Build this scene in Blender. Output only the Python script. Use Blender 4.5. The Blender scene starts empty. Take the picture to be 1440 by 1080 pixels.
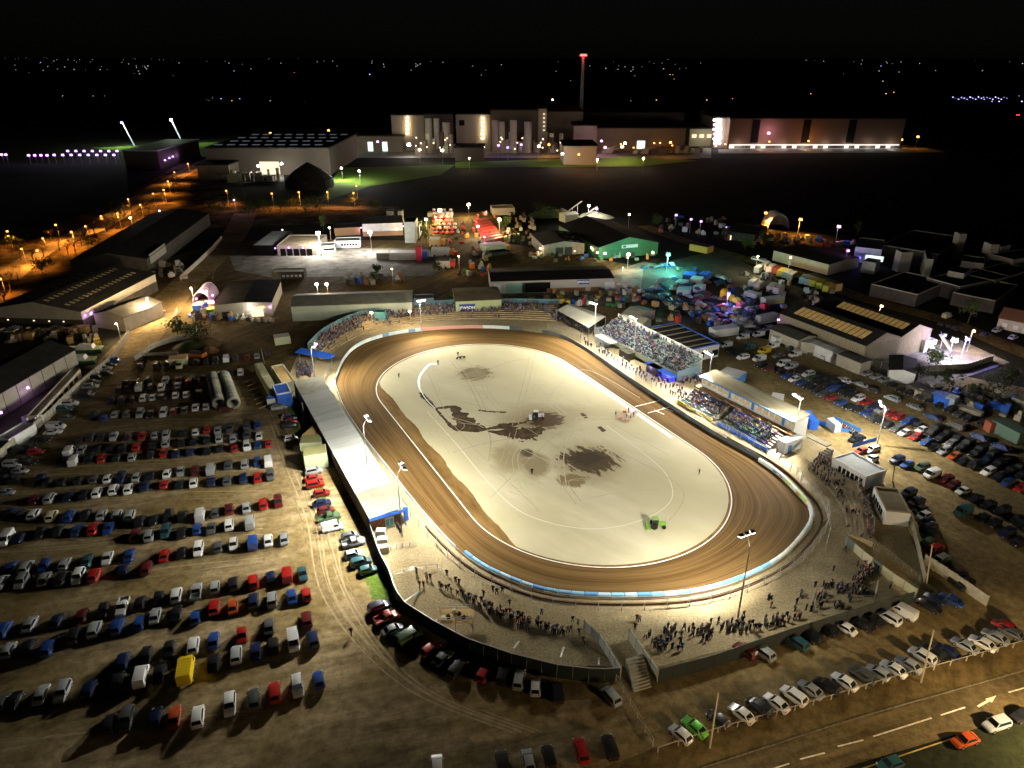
import bpy, bmesh, math, random
from mathutils import Vector, Matrix
random.seed(11)
R = math.radians
scene = bpy.context.scene
col = scene.collection
# ---------------------------------------------------------------- camera, sky, exposure
HC, FPX = 92.0, 1000.0
TH = math.atan(462.0 / FPX)
cam_d = bpy.data.cameras.new('camera'); cam = bpy.data.objects.new('camera', cam_d); col.objects.link(cam)
cam.location = (0, 0, HC); cam.rotation_euler = (math.pi / 2 - TH, 0, 0)
cam_d.sensor_width = 36; cam_d.lens = FPX / 1440 * 36; cam_d.clip_start = 0.5; cam_d.clip_end = 40000
scene.camera = cam
world = bpy.data.worlds.new('World'); scene.world = world; world.use_nodes = True
wn = world.node_tree.nodes; wl = world.node_tree.links
bg = wn['Background']
sky = wn.new('ShaderNodeTexSky'); sky.sky_type = 'NISHITA'; sky.sun_disc = False
sky.sun_elevation = R(25); sky.sun_rotation = R(200)
wl.new(sky.outputs[0], bg.inputs[0]); bg.inputs[1].default_value = 0.00022
sun_d = bpy.data.lights.new('dim_fill_sun', 'SUN'); sun_d.energy = 0.004; sun_d.angle = R(2); sun_d.color = (.8, .88, 1)  # faint sun lamp added to lift the dark, not a known moon
sun = bpy.data.objects.new('dim_fill_sun', sun_d); col.objects.link(sun); sun.rotation_euler = (R(50), 0, R(20))
scene.view_settings.view_transform = 'Standard'; scene.view_settings.look = 'None'
scene.view_settings.exposure = 0.3; scene.view_settings.gamma = 1.0
scene.render.engine = 'CYCLES'
scene.cycles.max_bounces = 4; scene.cycles.diffuse_bounces = 2; scene.cycles.glossy_bounces = 2
scene.cycles.transmission_bounces = 2; scene.cycles.use_denoising = True
scene.cycles.sample_clamp_indirect = 4.0; scene.cycles.use_light_tree = True
scene.cycles.caustics_reflective = False; scene.cycles.caustics_refractive = False

# ---------------------------------------------------------------- survey: plan positions read off the aerial view
CT, ST = math.cos(TH), math.sin(TH)
def g(px, py, z=0.0):
    cx = (px - 720) / FPX; cy = -(py - 540) / FPX
    dx, dy, dz = cx, CT + cy * ST, -ST + cy * CT
    t = (HC - z) / (-dz)
    return Vector((dx * t, dy * t, z))
UA = Vector((.46, -.888, 0)).normalized(); VA = Vector((.888, .46, 0)).normalized()
OC = UA * (-150.9) + VA * 83.5            # centre of the infield
def S(u, v, z=0.0): return OC + UA * u + VA * v + Vector((0, 0, z))
def catmull(P, n=8, closed=True):
    out = []; m = len(P)
    for i in range(m if closed else m - 1):
        if closed: a, b, c, d = P[i - 1], P[i], P[(i + 1) % m], P[(i + 2) % m]
        else: a, b, c, d = P[max(i - 1, 0)], P[i], P[i + 1], P[min(i + 2, m - 1)]
        for k in range(n):
            t = k / n
            out.append(0.5 * ((2 * b) + (c - a) * t + (2 * a - 5 * b + 4 * c - d) * t * t + (3 * b - a - 3 * c + d) * t ** 3))
    if not closed: out.append(P[-1].copy())
    return out
def resample(P, step, closed=False):
    Q = P + ([P[0]] if closed else [])
    L = [0]
    for i in range(1, len(Q)): L.append(L[-1] + (Q[i] - Q[i - 1]).length)
    n = max(1, round(L[-1] / step)); out = []; j = 0
    for k in range(n if closed else n + 1):
        s = L[-1] * k / n
        while j < len(L) - 2 and L[j + 1] < s: j += 1
        f = (s - L[j]) / max(1e-6, L[j + 1] - L[j]); out.append(Q[j].lerp(Q[j + 1], f))
    return out
def offset_loop(P, d):
    out = []; n = len(P)
    for i in range(n):
        t = (P[(i + 1) % n] - P[i - 1]); t.z = 0; t.normalize()
        out.append(P[i] + Vector((t.y, -t.x, 0)) * d)
    return out

# ---------------------------------------------------------------- materials
MATS = {}
def mat(name, c, rough=.8, metal=0., c2=None, scale=1., detail=4, bump=0., stretch=None, emit=None, es=0., src=None, lo=.35, hi=.65, coat=0., big=None, fine=0.):
    if name in MATS: return MATS[name]
    m = bpy.data.materials.new(name); m.use_nodes = True; nt = m.node_tree; N = nt.nodes; Lk = nt.links
    b = N['Principled BSDF']; b.inputs['Roughness'].default_value = rough; b.inputs['Metallic'].default_value = metal
    b.inputs['Base Color'].default_value = (*c, 1)
    if rough >= .69 and not emit: b.inputs['Specular IOR Level'].default_value = .12
    if coat: b.inputs['Coat Weight'].default_value = coat
    base = None
    if src == 'obj':
        oi = N.new('ShaderNodeObjectInfo'); base = oi.outputs['Color']
    elif src == 'tint':
        at = N.new('ShaderNodeAttribute'); at.attribute_name = 'tint'; base = at.outputs['Color']
    if base: Lk.new(base, b.inputs['Base Color'])
    if c2 is not None or bump:
        ge = N.new('ShaderNodeNewGeometry'); mp = N.new('ShaderNodeMapping')
        Lk.new(ge.outputs['Position'], mp.inputs['Vector'])
        if stretch:
            mp.vector_type = 'TEXTURE'; mp.inputs['Rotation'].default_value = (0, 0, stretch[0]); mp.inputs['Scale'].default_value = (stretch[1], 1, 1)
        no = N.new('ShaderNodeTexNoise'); no.inputs['Scale'].default_value = scale; no.inputs['Detail'].default_value = detail
        no.inputs['Roughness'].default_value = .65
        Lk.new(mp.outputs[0], no.inputs['Vector'])
        if c2 is not None:
            cr = N.new('ShaderNodeValToRGB'); cr.color_ramp.elements[0].position = lo; cr.color_ramp.elements[1].position = hi
            cr.color_ramp.elements[0].color = (*c, 1); cr.color_ramp.elements[1].color = (*c2, 1)
            Lk.new(no.outputs['Fac'], cr.inputs['Fac']); outc = cr.outputs['Color']
            if big:
                n2 = N.new('ShaderNodeTexNoise'); n2.inputs['Scale'].default_value = big[0]; n2.inputs['Detail'].default_value = 6
                Lk.new(ge.outputs['Position'], n2.inputs['Vector'])
                r2 = N.new('ShaderNodeValToRGB'); r2.color_ramp.elements[0].position = .4; r2.color_ramp.elements[1].position = .62
                Lk.new(n2.outputs['Fac'], r2.inputs['Fac'])
                mx = N.new('ShaderNodeMix'); mx.data_type = 'RGBA'; mx.blend_type = 'MIX'
                Lk.new(r2.outputs['Color'], mx.inputs[0]); Lk.new(outc, mx.inputs[6]); mx.inputs[7].default_value = (*big[1], 1)
                outc = mx.outputs[2]
            if fine:
                n3 = N.new('ShaderNodeTexNoise'); n3.inputs['Scale'].default_value = fine; n3.inputs['Detail'].default_value = 5; n3.inputs['Roughness'].default_value = .75
                Lk.new(ge.outputs['Position'], n3.inputs['Vector'])
                r3 = N.new('ShaderNodeValToRGB'); r3.color_ramp.elements[0].position = .36; r3.color_ramp.elements[1].position = .66
                r3.color_ramp.elements[0].color = (.62, .60, .56, 1); r3.color_ramp.elements[1].color = (1.25, 1.25, 1.25, 1)
                Lk.new(n3.outputs['Fac'], r3.inputs['Fac'])
                m3 = N.new('ShaderNodeMix'); m3.data_type = 'RGBA'; m3.blend_type = 'MULTIPLY'; m3.inputs[0].default_value = 1.
                Lk.new(outc, m3.inputs[6]); Lk.new(r3.outputs['Color'], m3.inputs[7]); outc = m3.outputs[2]
            Lk.new(outc, b.inputs['Base Color'])
        if bump:
            bm_ = N.new('ShaderNodeBump'); bm_.inputs['Strength'].default_value = bump; bm_.inputs['Distance'].default_value = .1
            Lk.new(no.outputs['Fac'], bm_.inputs['Height']); Lk.new(bm_.outputs[0], b.inputs['Normal'])
    if emit:
        b.inputs['Emission Color'].default_value = (*emit, 1); b.inputs['Emission Strength'].default_value = es
    MATS[name] = m
    return m
def emat(name, c, s): return mat(name, (0, 0, 0), 1, emit=c, es=s)
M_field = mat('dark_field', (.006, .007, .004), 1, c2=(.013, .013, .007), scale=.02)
M_lot = mat('dry_dirt', (.165, .122, .062), .95, c2=(.385, .30, .175), scale=.35, detail=10, bump=.5, stretch=(R(16), 6.0), lo=.37, hi=.62, big=(.06, (.19, .14, .055)), fine=.55)
M_asph = mat('worn_asphalt', (.19, .14, .06), .9, c2=(.35, .27, .13), scale=.3, detail=8, bump=.25, stretch=(R(-61), 3.), big=(.05, (.16, .12, .055)), fine=.7)
M_conc = mat('pale_concourse', (.34, .28, .165), .9, c2=(.46, .39, .25), scale=.35, detail=8, bump=.2, big=(.05, (.33, .265, .15)), fine=2.4)
M_infield = mat('pale_concrete_infield', (.43, .40, .27), .85, c2=(.56, .53, .39), scale=.14, detail=10, bump=.15, stretch=(R(-40), 3.5), big=(.03, (.42, .385, .25)))
M_road = mat('road_tarmac', (.045, .033, .013), .75, c2=(.20, .15, .065), scale=.30, detail=9, stretch=(R(17), 12), big=(.05, (.09, .07, .035)), lo=.3, hi=.72, fine=.8)
M_verge = mat('verge_soil', (.065, .045, .016), .95, c2=(.16, .115, .045), scale=.25, detail=9, bump=.3, stretch=(R(60), 4), fine=.5)
M_yard = mat('yard_concrete', (.11, .10, .085), .85, c2=(.25, .24, .20), scale=.2, detail=8)
M_drk = mat('dark_yard', (.05, .045, .035), .9, c2=(.09, .08, .06), scale=.2, detail=7)
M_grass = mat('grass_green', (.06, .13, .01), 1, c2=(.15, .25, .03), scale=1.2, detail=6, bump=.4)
M_wet = mat('wet_shale', (.03, .017, .006), .75, c2=(.13, .08, .03), scale=.55, detail=10, lo=.42, hi=.75, fine=1.4)
M_damp = mat('damp_patch', (.15, .115, .05), .9, c2=(.36, .315, .18), scale=.8, detail=10, stretch=(R(-35), 5), fine=1.2)
M_ochre = mat('loose_shale_strip', (.10, .055, .014), .95, c2=(.235, .145, .05), scale=.3, detail=9, stretch=(R(-62), 4))
M_line = mat('white_line', (.74, .74, .70), .6, c2=(.5, .49, .43), scale=.9, lo=.5, hi=.75)
M_rline = mat('road_paint', (.7, .68, .58), .6, c2=(.4, .36, .25), scale=1.5)
M_paint = mat('car_paint', (1, 1, 1), .32, .1, src='obj', coat=1.)
M_tintp = mat('tinted_paint', (1, 1, 1), .5, 0, src='tint')
M_cloth = mat('cloth', (1, 1, 1), .9, 0, src='obj')
M_trou = mat('dark_trousers', (.02, .022, .035), .9)
M_skin = mat('skin', (.45, .27, .19), .6)
M_hair = mat('hair', (.05, .035, .02), .8)
M_glass = mat('car_glass', (.012, .016, .02), .12, .0, coat=.3)
M_tyre = mat('tyre_rubber', (.015, .015, .015), .85)
M_rim = mat('wheel_rim', (.3, .3, .3), .35, .7)
M_hl = mat('lamp_glass', (.7, .72, .75), .15)
M_tl = mat('tail_lamp', (.4, .02, .02), .3)
M_wroof = mat('white_metal_roof', (.40, .425, .42), .7, c2=(.54, .56, .55), scale=.5, detail=8, stretch=(R(27), 8))
M_groof = mat('grey_green_roof', (.22, .22, .17), .7, c2=(.32, .32, .25), scale=.4, detail=6)
M_dkroof = mat('dark_roof', (.018, .017, .016), .8, c2=(.035, .032, .03), scale=.3)
M_dkroof2 = mat('charcoal_roof', (.06, .058, .052), .8, c2=(.10, .095, .08), scale=.4)
M_wall = mat('cladding_wall', (.30, .28, .22), .8, c2=(.38, .36, .29), scale=.5)
M_wallb = mat('beige_wall', (.40, .36, .27), .8, c2=(.48, .44, .34), scale=.4)
M_walld = mat('dark_wall', (.06, .055, .045), .85, c2=(.09, .08, .065), scale=.4)
M_wallw = mat('white_wall', (.66, .68, .68), .7, c2=(.55, .57, .57), scale=.4)
M_brick = mat('brick_wall', (.22, .10, .05), .9, c2=(.30, .15, .08), scale=2)
M_green = mat('green_sheet', (.03, .12, .045), .6, c2=(.04, .16, .06), scale=.4)
M_metal = mat('galvanised_steel', (.42, .43, .42), .45, .6)
M_pole = mat('rusty_pole', (.16, .11, .07), .7, .3, c2=(.28, .24, .2), scale=2)
M_wood = mat('timber', (.50, .33, .14), .85, c2=(.62, .44, .2), scale=3)
M_wpole = mat('old_wood', (.28, .25, .19), .9, c2=(.38, .34, .26), scale=3)
M_concw = mat('concrete_panel', (.27, .26, .21), .9, c2=(.38, .36, .29), scale=1.2, detail=6)
M_blue = mat('blue_sheet', (.02, .10, .55), .5, c2=(.03, .16, .70), scale=.8)
M_blue2 = mat('banner_blue', (.03, .16, .50), .5, c2=(.06, .25, .62), scale=.8)
M_navy = mat('navy_board', (.03, .04, .055), .6, c2=(.09, .10, .11), scale=.6, stretch=(R(-62), 3))
M_yel = mat('yellow_paint', (.75, .55, .02), .5)
M_red = mat('red_paint', (.55, .03, .025), .5, c2=(.65, .08, .04), scale=1.)
M_orange = mat('orange_paint', (.65, .22, .03), .5)
M_cream = mat('cream_paint', (.55, .58, .38), .6, c2=(.45, .48, .3), scale=.8)
M_leaf = mat('leaves', (.04, .07, .015), .8, c2=(.09, .13, .03), scale=.8)
M_leafd = mat('leaves_unlit', (.03, .045, .014), .8, c2=(.05, .07, .025), scale=.6)  # darker leaf copy: lack of light put into the colour
M_bark = mat('bark', (.07, .05, .03), .9)
M_black = mat('black_void', (.006, .006, .006), .9)
M_sky = mat('skylight_sheet', (.32, .28, .16), .5)
M_skyl = mat('lit_skylight', (.22, .15, .05), .5, emit=(1., .62, .2), es=.13, c2=(.42, .31, .12), scale=.6)
M_obj = mat('object_tinted', (1, 1, 1), .6, 0, src='obj')
E_fl = emat('floodlight_glow', (1, .97, .9), 14)
E_or = emat('sodium_glow', (1, .33, .06), 7)
E_wm = emat('warm_glow', (1, .72, .38), 34)
E_wh = emat('white_glow', (1, .95, .9), 40)
E_pu = emat('violet_glow', (.62, .28, 1), 4.5)
E_bl = emat('blue_glow', (.2, .16, 1), 5)
E_te = emat('teal_glow', (.1, .9, .75), 6)
E_rd = emat('red_glow', (1, .03, .03), 14)
E_pk = emat('pink_glow', (1, .45, .85), 5)
E_win = emat('lit_window', (.75, 1, .9), 1.3)
E_winw = emat('lit_window_warm', (1, .8, .5), 1.2)
E_town = emat('town_lamp', (1, .92, .8), 1.5)
E_townb = emat('town_lamp_blue', (.45, .4, 1), 5)
E_townr = emat('town_lamp_amber', (1, .45, .15), 4)

# ---------------------------------------------------------------- mesh builder and tagging
ORG = {}
def tag(o, label=None, cat=None, group=None, kind=None):
    if label: o['label'] = label
    if cat: o['category'] = cat
    if group: o['group'] = group
    if kind: o['kind'] = kind
    return o
def thing(name, label, cat, loc, group=None):
    o = bpy.data.objects.new(name, None); o.empty_display_size = .3; col.objects.link(o)
    o.location = loc; ORG[o.name] = Vector(loc)
    return tag(o, label, cat, group)
class MB:
    def __init__(s): s.v = []; s.f = []; s.m = []; s.t = []; s.cur = 0; s.tint = None
    def face(s, pts, mi=None):
        n = len(s.v); s.v += [tuple(p) for p in pts]; s.f.append(tuple(range(n, n + len(pts)))); s.m.append(s.cur if mi is None else mi); s.t.append(s.tint)
    def raw(s, verts, faces, mi=None):
        n = len(s.v); s.v += [tuple(p) for p in verts]
        for f in faces: s.f.append(tuple(i + n for i in f)); s.m.append(s.cur if mi is None else mi); s.t.append(s.tint)
    def hexa(s, b, t, mi=None):   # 4 bottom, 4 top points
        s.raw(list(b) + list(t), [(3, 2, 1, 0), (4, 5, 6, 7), (0, 1, 5, 4), (1, 2, 6, 5), (2, 3, 7, 6), (3, 0, 4, 7)], mi)
    def box(s, c, sx, sy, sz, ang=0., mi=None):   # c = centre of base
        c = Vector(c); x = Vector((math.cos(ang), math.sin(ang), 0)) * sx / 2; y = Vector((-math.sin(ang), math.cos(ang), 0)) * sy / 2
        b = [c - x - y, c + x - y, c + x + y, c - x + y]; s.hexa(b, [p + Vector((0, 0, sz)) for p in b], mi)
    def prism(s, poly, z0, z1, mi=None):
        n = len(poly); B = [Vector((p[0], p[1], z0)) for p in poly]; T = [Vector((p[0], p[1], z1)) for p in poly]
        s.raw(B + T, [tuple(reversed(range(n))), tuple(range(n, 2 * n))] + [(i, (i + 1) % n, n + (i + 1) % n, n + i) for i in range(n)], mi)
    def beam(s, a, b, w, h=None, mi=None):
        a = Vector(a); b = Vector(b); h = h or w; d = (b - a)
        if d.length < 1e-6: return
        d.normalize(); up = Vector((0, 0, 1)) if abs(d.z) < .95 else Vector((1, 0, 0))
        x = d.cross(up).normalized() * w / 2; y = d.cross(x).normalized() * h / 2
        s.hexa([a - x - y, a + x - y, a + x + y, a - x + y], [b - x - y, b + x - y, b + x + y, b - x + y], mi)
    def tube(s, a, b, r0, r1=None, n=8, mi=None, caps=True):
        a = Vector(a); b = Vector(b); r1 = r0 if r1 is None else r1; d = (b - a).normalized()
        up = Vector((0, 0, 1)) if abs(d.z) < .95 else Vector((1, 0, 0)); x = d.cross(up).normalized(); y = d.cross(x)
        V = [a + (x * math.cos(2 * math.pi * k / n) + y * math.sin(2 * math.pi * k / n)) * r0 for k in range(n)]
        V += [b + (x * math.cos(2 * math.pi * k / n) + y * math.sin(2 * math.pi * k / n)) * r1 for k in range(n)]
        F = [(k, (k + 1) % n, n + (k + 1) % n, n + k) for k in range(n)]
        if caps: F += [tuple(reversed(range(n))), tuple(range(n, 2 * n))]
        s.raw(V, F, mi)
    def mesh(s, name, mats):
        me = bpy.data.meshes.new(name); me.from_pydata(s.v, [], s.f); me.update()
        for m in (mats if isinstance(mats, (list, tuple)) else [mats]): me.materials.append(m)
        if len(me.materials) > 1: me.polygons.foreach_set('material_index', s.m)
        if any(t is not None for t in s.t):
            at = me.color_attributes.new('tint', 'FLOAT_COLOR', 'CORNER'); arr = []
            for f, t in zip(s.f, s.t):
                t = t or (1, 1, 1); arr += [t[0], t[1], t[2], 1.] * len(f)
            at.data.foreach_set('color', arr)
        return me
    def build(s, name, mats, parent=None, org=None, smooth=False):
        if not s.v: s.v = [(0, 0, 0)]
        if parent is not None: off = ORG[parent.name]
        else:
            if org is None:
                xs = [p[0] for p in s.v]; ys = [p[1] for p in s.v]; zs = [p[2] for p in s.v]
                org = ((min(xs) + max(xs)) / 2, (min(ys) + max(ys)) / 2, min(zs))
            off = Vector(org)
        s.v = [(p[0] - off.x, p[1] - off.y, p[2] - off.z) for p in s.v]
        me = s.mesh(name, mats); o = bpy.data.objects.new(name, me); col.objects.link(o)
        if parent is not None: o.parent = parent
        else: o.location = off
        ORG[o.name] = off
        if smooth:
            me.polygons.foreach_set('use_smooth', [True] * len(me.polygons)); me.set_sharp_from_angle(angle=R(40))
        return o
def place(me, name, loc, rotz=0, parent=None, color=None, scale=None):
    o = bpy.data.objects.new(name, me); col.objects.link(o)
    if parent is not None:
        o.parent = parent; o.location = Vector(loc) - ORG[parent.name]; ORG[o.name] = ORG[parent.name]
    else: o.location = loc; ORG[o.name] = Vector(loc)
    o.rotation_euler = (0, 0, rotz)
    if color: o.color = (*color, 1)
    if scale: o.scale = scale
    return o
def sheet(name, pts, z, m, kind='structure', px=True, jag=0., parent=None, smooth=0):
    P = [g(*p) if px else Vector(p) for p in pts]
    if smooth: P = catmull(P, smooth)
    if jag:
        P = resample(P, jag * 1.6, True); P = [p + Vector((random.uniform(-1, 1), random.uniform(-1, 1), 0)) * jag for p in P]
    bm = bmesh.new(); vs = [bm.verts.new((p.x, p.y, z)) for p in P]
    f = bm.faces.new(vs)
    if f.normal.z < 0 or True:
        bm.normal_update()
        if f.normal.z < 0: f.normal_flip()
    bmesh.ops.triangulate(bm, faces=[f])
    me = bpy.data.meshes.new(name); bm.to_mesh(me); bm.free(); me.materials.append(m)
    o = bpy.data.objects.new(name, me); col.objects.link(o); o['kind'] = kind
    if parent is not None: o.parent = parent; del o['kind']
    ORG[o.name] = Vector((0, 0, 0))
    return o
LIGHTS = []
def lamp_light(name, loc, e, c, r=.3, kind='POINT', target=None, size=R(150), parent=None):
    l = bpy.data.lights.new(name, kind); l.energy = e; l.color = c; l.shadow_soft_size = r
    o = bpy.data.objects.new(name, l); col.objects.link(o); o.location = loc
    if kind == 'SPOT':
        l.spot_size = size; l.spot_blend = .6
        o.rotation_euler = (Vector(target) - Vector(loc)).to_track_quat('-Z', 'Y').to_euler()
    LIGHTS.append(o)
    return o
ORD = ['first', 'second', 'third', 'fourth', 'fifth', 'sixth', 'seventh', 'eighth', 'ninth', 'tenth', 'eleventh', 'twelfth', 'thirteenth', 'fourteenth', 'fifteenth', 'sixteenth', 'seventeenth', 'eighteenth', 'nineteenth', 'twentieth']
TENS = ['', '', 'twenty', 'thirty', 'forty', 'fifty', 'sixty']
def ordn(i):
    if i < 20: return ORD[i]
    t, u = divmod(i + 1, 10)
    return (TENS[t][:-1] + 'ieth') if u == 0 else TENS[t] + '-' + ORD[u - 1]
# ================================================================ GROUND AND TRACK
def ground_sheet():
    bm = bmesh.new(); s = 26000; vs = [bm.verts.new(p) for p in ((-s, -600, -.06), (s, -600, -.06), (s, 30000, -.06), (-s, 30000, -.06))]
    bm.faces.new(vs); me = bpy.data.meshes.new('ground'); bm.to_mesh(me); bm.free(); me.materials.append(M_field)
    o = bpy.data.objects.new('ground', me); col.objects.link(o); o['kind'] = 'structure'
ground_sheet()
sheet('car_park_dirt', [(-330, 1500), (-420, 800), (-130, 760), (150, 470), (300, 455), (420, 455), (430, 530), (470, 640), (560, 830), (720, 920), (870, 945), (955, 1058), (900, 1500)], 0.0, M_lot)
sheet('east_car_park', [(760, 425), (900, 425), (1040, 470), (1200, 500), (1520, 560), (1700, 700), (1600, 870), (1440, 895), (925, 1058), (870, 940), (925, 930), (1290, 800), (1150, 620), (985, 525)], 0.012, M_asph)
sheet('dirt_forecourt', [(120, 500), (215, 372), (300, 340), (420, 336), (700, 340), (960, 385), (1040, 470), (850, 430), (560, 445), (430, 480), (430, 530), (120, 520)], 0.022, M_verge)
conc = [(405, 532), (418, 500), (455, 468), (505, 450), (560, 438), (650, 432), (790, 430), (860, 468), (990, 530), (1150, 615), (1245, 680), (1300, 800), (1290, 838), (1100, 892), (925, 938), (873, 938), (800, 936), (700, 917), (620, 880), (560, 845), (545, 800), (518, 733)]
sheet('concourse_paving', conc, 0.034, M_conc)
ZS = [.04]
for nm, P, m in [
    ('lit_freight_yard', [(318, 347), (390, 349), (600, 350), (640, 372), (604, 388), (380, 390), (330, 380)], M_yard),
    ('merchant_yard', [(690, 395), (865, 380), (905, 368), (965, 378), (940, 415), (860, 430), (690, 432)], M_yard),
    ('hire_yard', [(590, 345), (600, 300), (700, 298), (720, 350), (690, 375)], M_verge),
    ('scrap_yard_ground', [(905, 375), (1010, 352), (1100, 395), (1215, 440), (1100, 432), (1060, 470), (960, 455), (900, 420)], M_drk),
    ('unit_yard', [(-60, 500), (0, 470), (140, 462), (180, 450), (215, 470), (110, 540), (30, 640), (-60, 700)], M_drk),
    ('depot_yard', [(1200, 500), (1290, 478), (1350, 478), (1420, 510), (1330, 540), (1260, 540)], M_yard),
    ('factory_yard', [(480, 222), (800, 222), (830, 232), (1000, 222), (1000, 208), (760, 208), (480, 214)], M_yard),
    ('loading_apron', [(1010, 216), (1330, 214), (1300, 208), (1010, 210)], M_yard),
    ('warehouse_apron', [(320, 258), (400, 255), (398, 240), (350, 236)], M_yard),
    ('works_lawn', [(450, 285), (478, 236), (640, 232), (620, 246), (520, 262)], M_grass),
    ('factory_lawn', [(640, 236), (900, 234), (980, 226), (900, 221), (640, 228)], M_grass),
    ('sports_field', [(130, 208), (300, 200), (420, 196), (330, 204), (190, 216)], M_grass),
    ]:
    ZS[0] += .006; sheet(nm, P, ZS[0], m)
sheet('scrub_verge', [(-60, 480), (-60, 330), (60, 318), (150, 292), (250, 232), (330, 215), (350, 290), (560, 290), (560, 312), (300, 320), (110, 372)], .03, mat('patchy_scrub', (.018, .014, .006), 1, c2=(.20, .13, .05), scale=.07, detail=10, lo=.42, hi=.66, fine=.3))
# roads
def road(name, pts, w, z, m):
    P = [Vector((*g(*p).xy, 0)) for p in pts]; P = catmull(P, 6, False); mb = MB(); L = []; Rr = []
    for i, p in enumerate(P):
        t = (P[min(i + 1, len(P) - 1)] - P[max(i - 1, 0)]).normalized(); n = Vector((-t.y, t.x, 0)) * w / 2
        L.append(p + n + Vector((0, 0, z))); Rr.append(p - n + Vector((0, 0, z)))
    for i in range(len(P) - 1): mb.face([Rr[i], Rr[i + 1], L[i + 1], L[i]])
    o = mb.build(name, m, org=(0, 0, 0)); o['kind'] = 'structure'; return P
road('industrial_road', [(120, 560), (205, 468), (250, 410), (300, 362), (330, 330), (345, 300)], 14, .13, M_lot)
road('sodium_lit_road', [(0, 395), (60, 350), (130, 322), (190, 285), (245, 250), (300, 224), (345, 205), (380, 196)], 16, .13, mat('pale_tarmac', (.16, .14, .10), .9, c2=(.30, .26, .2), scale=.1, detail=8, stretch=(R(60), 6)))
road('side_road', [(0, 372), (50, 345), (110, 330)], 9, .142, M_road)
road('works_road', [(150, 330), (300, 300), (420, 293), (560, 296)], 9, .15, M_road)
road('estate_road', [(905, 318), (960, 338), (1040, 362), (1120, 385), (1215, 420), (1330, 452), (1440, 497), (1600, 560)], 9, .16, M_verge)
# the trunk road at the bottom right
sheet('verge', [(700, 1140), (930, 1048), (1440, 900), (1700, 830), (1700, 880), (1440, 945), (980, 1083), (820, 1150)], 0.03, M_verge)
sheet('trunk_road', [(820, 1150), (980, 1080), (1440, 945), (1750, 870), (1750, 940), (1440, 1005), (1180, 1082), (1000, 1150)], 0.045, M_road)
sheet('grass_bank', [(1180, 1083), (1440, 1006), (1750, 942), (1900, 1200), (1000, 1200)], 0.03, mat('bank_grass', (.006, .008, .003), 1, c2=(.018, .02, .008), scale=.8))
def strip(a, b, w, z, mb):
    a = g(*a); b = g(*b); t = (b - a).normalized(); n = Vector((-t.y, t.x, 0)) * w / 2; k = Vector((0, 0, z))
    mb.face([a - n + k, b - n + k, b + n + k, a + n + k])
mk = thing('road_markings', 'dashed white centre line and turn arrow painted on the trunk road', 'road marking', g(1200, 1022))
mk['kind'] = 'structure'
for a, b in [((1125, 1068), (1160, 1059)), ((1178, 1050), (1214, 1041)), ((1228, 1036), (1310, 1010)), ((1323, 1006), (1357, 995)), ((1418, 974), (1450, 965)), ((1085, 1082), (1110, 1074))]:
    mb = MB(); strip(a, b, .22, .06, mb); mb.build('lane_dash', M_rline, mk)
mb = MB(); strip((1375, 994), (1391, 985), .35, .06, mb); mb.face([g(1385.5, 983, .062), g(1395, 988, .062), g(1401, 978, .062)]); mb.build('lane_arrow', M_rline, mk)
mb = MB(); strip((1210, 1082), (1345, 1037), .2, .06, mb); mb.build('edge_line', mat('yellow_line', (.26, .19, .06), .8, c2=(.4, .3, .09), scale=1.2), mk)
mb = MB()
for a, b in [((985, 1081), (1200, 1011)), ((1200, 1011), (1440, 943)), ((1440, 943), (1600, 905))]:
    A, B = g(*a), g(*b); mb.beam(A + Vector((0, 0, .05)), B + Vector((0, 0, .05)), .2, .22)
mb.build('kerb', mat('worn_kerb', (.07, .06, .04), .9, c2=(.16, .14, .1), scale=1.5), org=(0, 0, 0))['kind'] = 'structure'

# ---- track
OUTPX = [(474, 530), (478, 560), (500, 600), (550, 665), (600, 728), (650, 780), (700, 812), (780, 838), (900, 843), (1000, 832), (1090, 795), (1135, 750), (1143, 720), (1120, 690), (1080, 655), (1000, 610), (900, 546), (800, 480), (740, 466), (660, 462), (560, 470), (500, 490)]
OUT = resample(catmull([Vector((*g(*p).xy, 0)) for p in OUTPX], 10), 2.5, True)
NO = len(OUT)
def stadium(hl, hw, n=220, shift=0.):
    r = hw; c = hl - hw; per = 4 * c + 2 * math.pi * r; P = []
    for i in range(n):
        s = per * i / n
        if s < 2 * c: P.append((c - s, -r))
        elif s < 2 * c + math.pi * r:
            a = (s - 2 * c) / r; P.append((-c - r * math.sin(a), -r * math.cos(a)))
        elif s < 4 * c + math.pi * r: P.append((-c + (s - 2 * c - math.pi * r), r))
        else:
            a = (s - 4 * c - math.pi * r) / r; P.append((c + r * math.sin(a), r * math.cos(a)))
    return P
INN = [S(u, v) for u, v in stadium(63.5, 31.8)]
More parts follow.
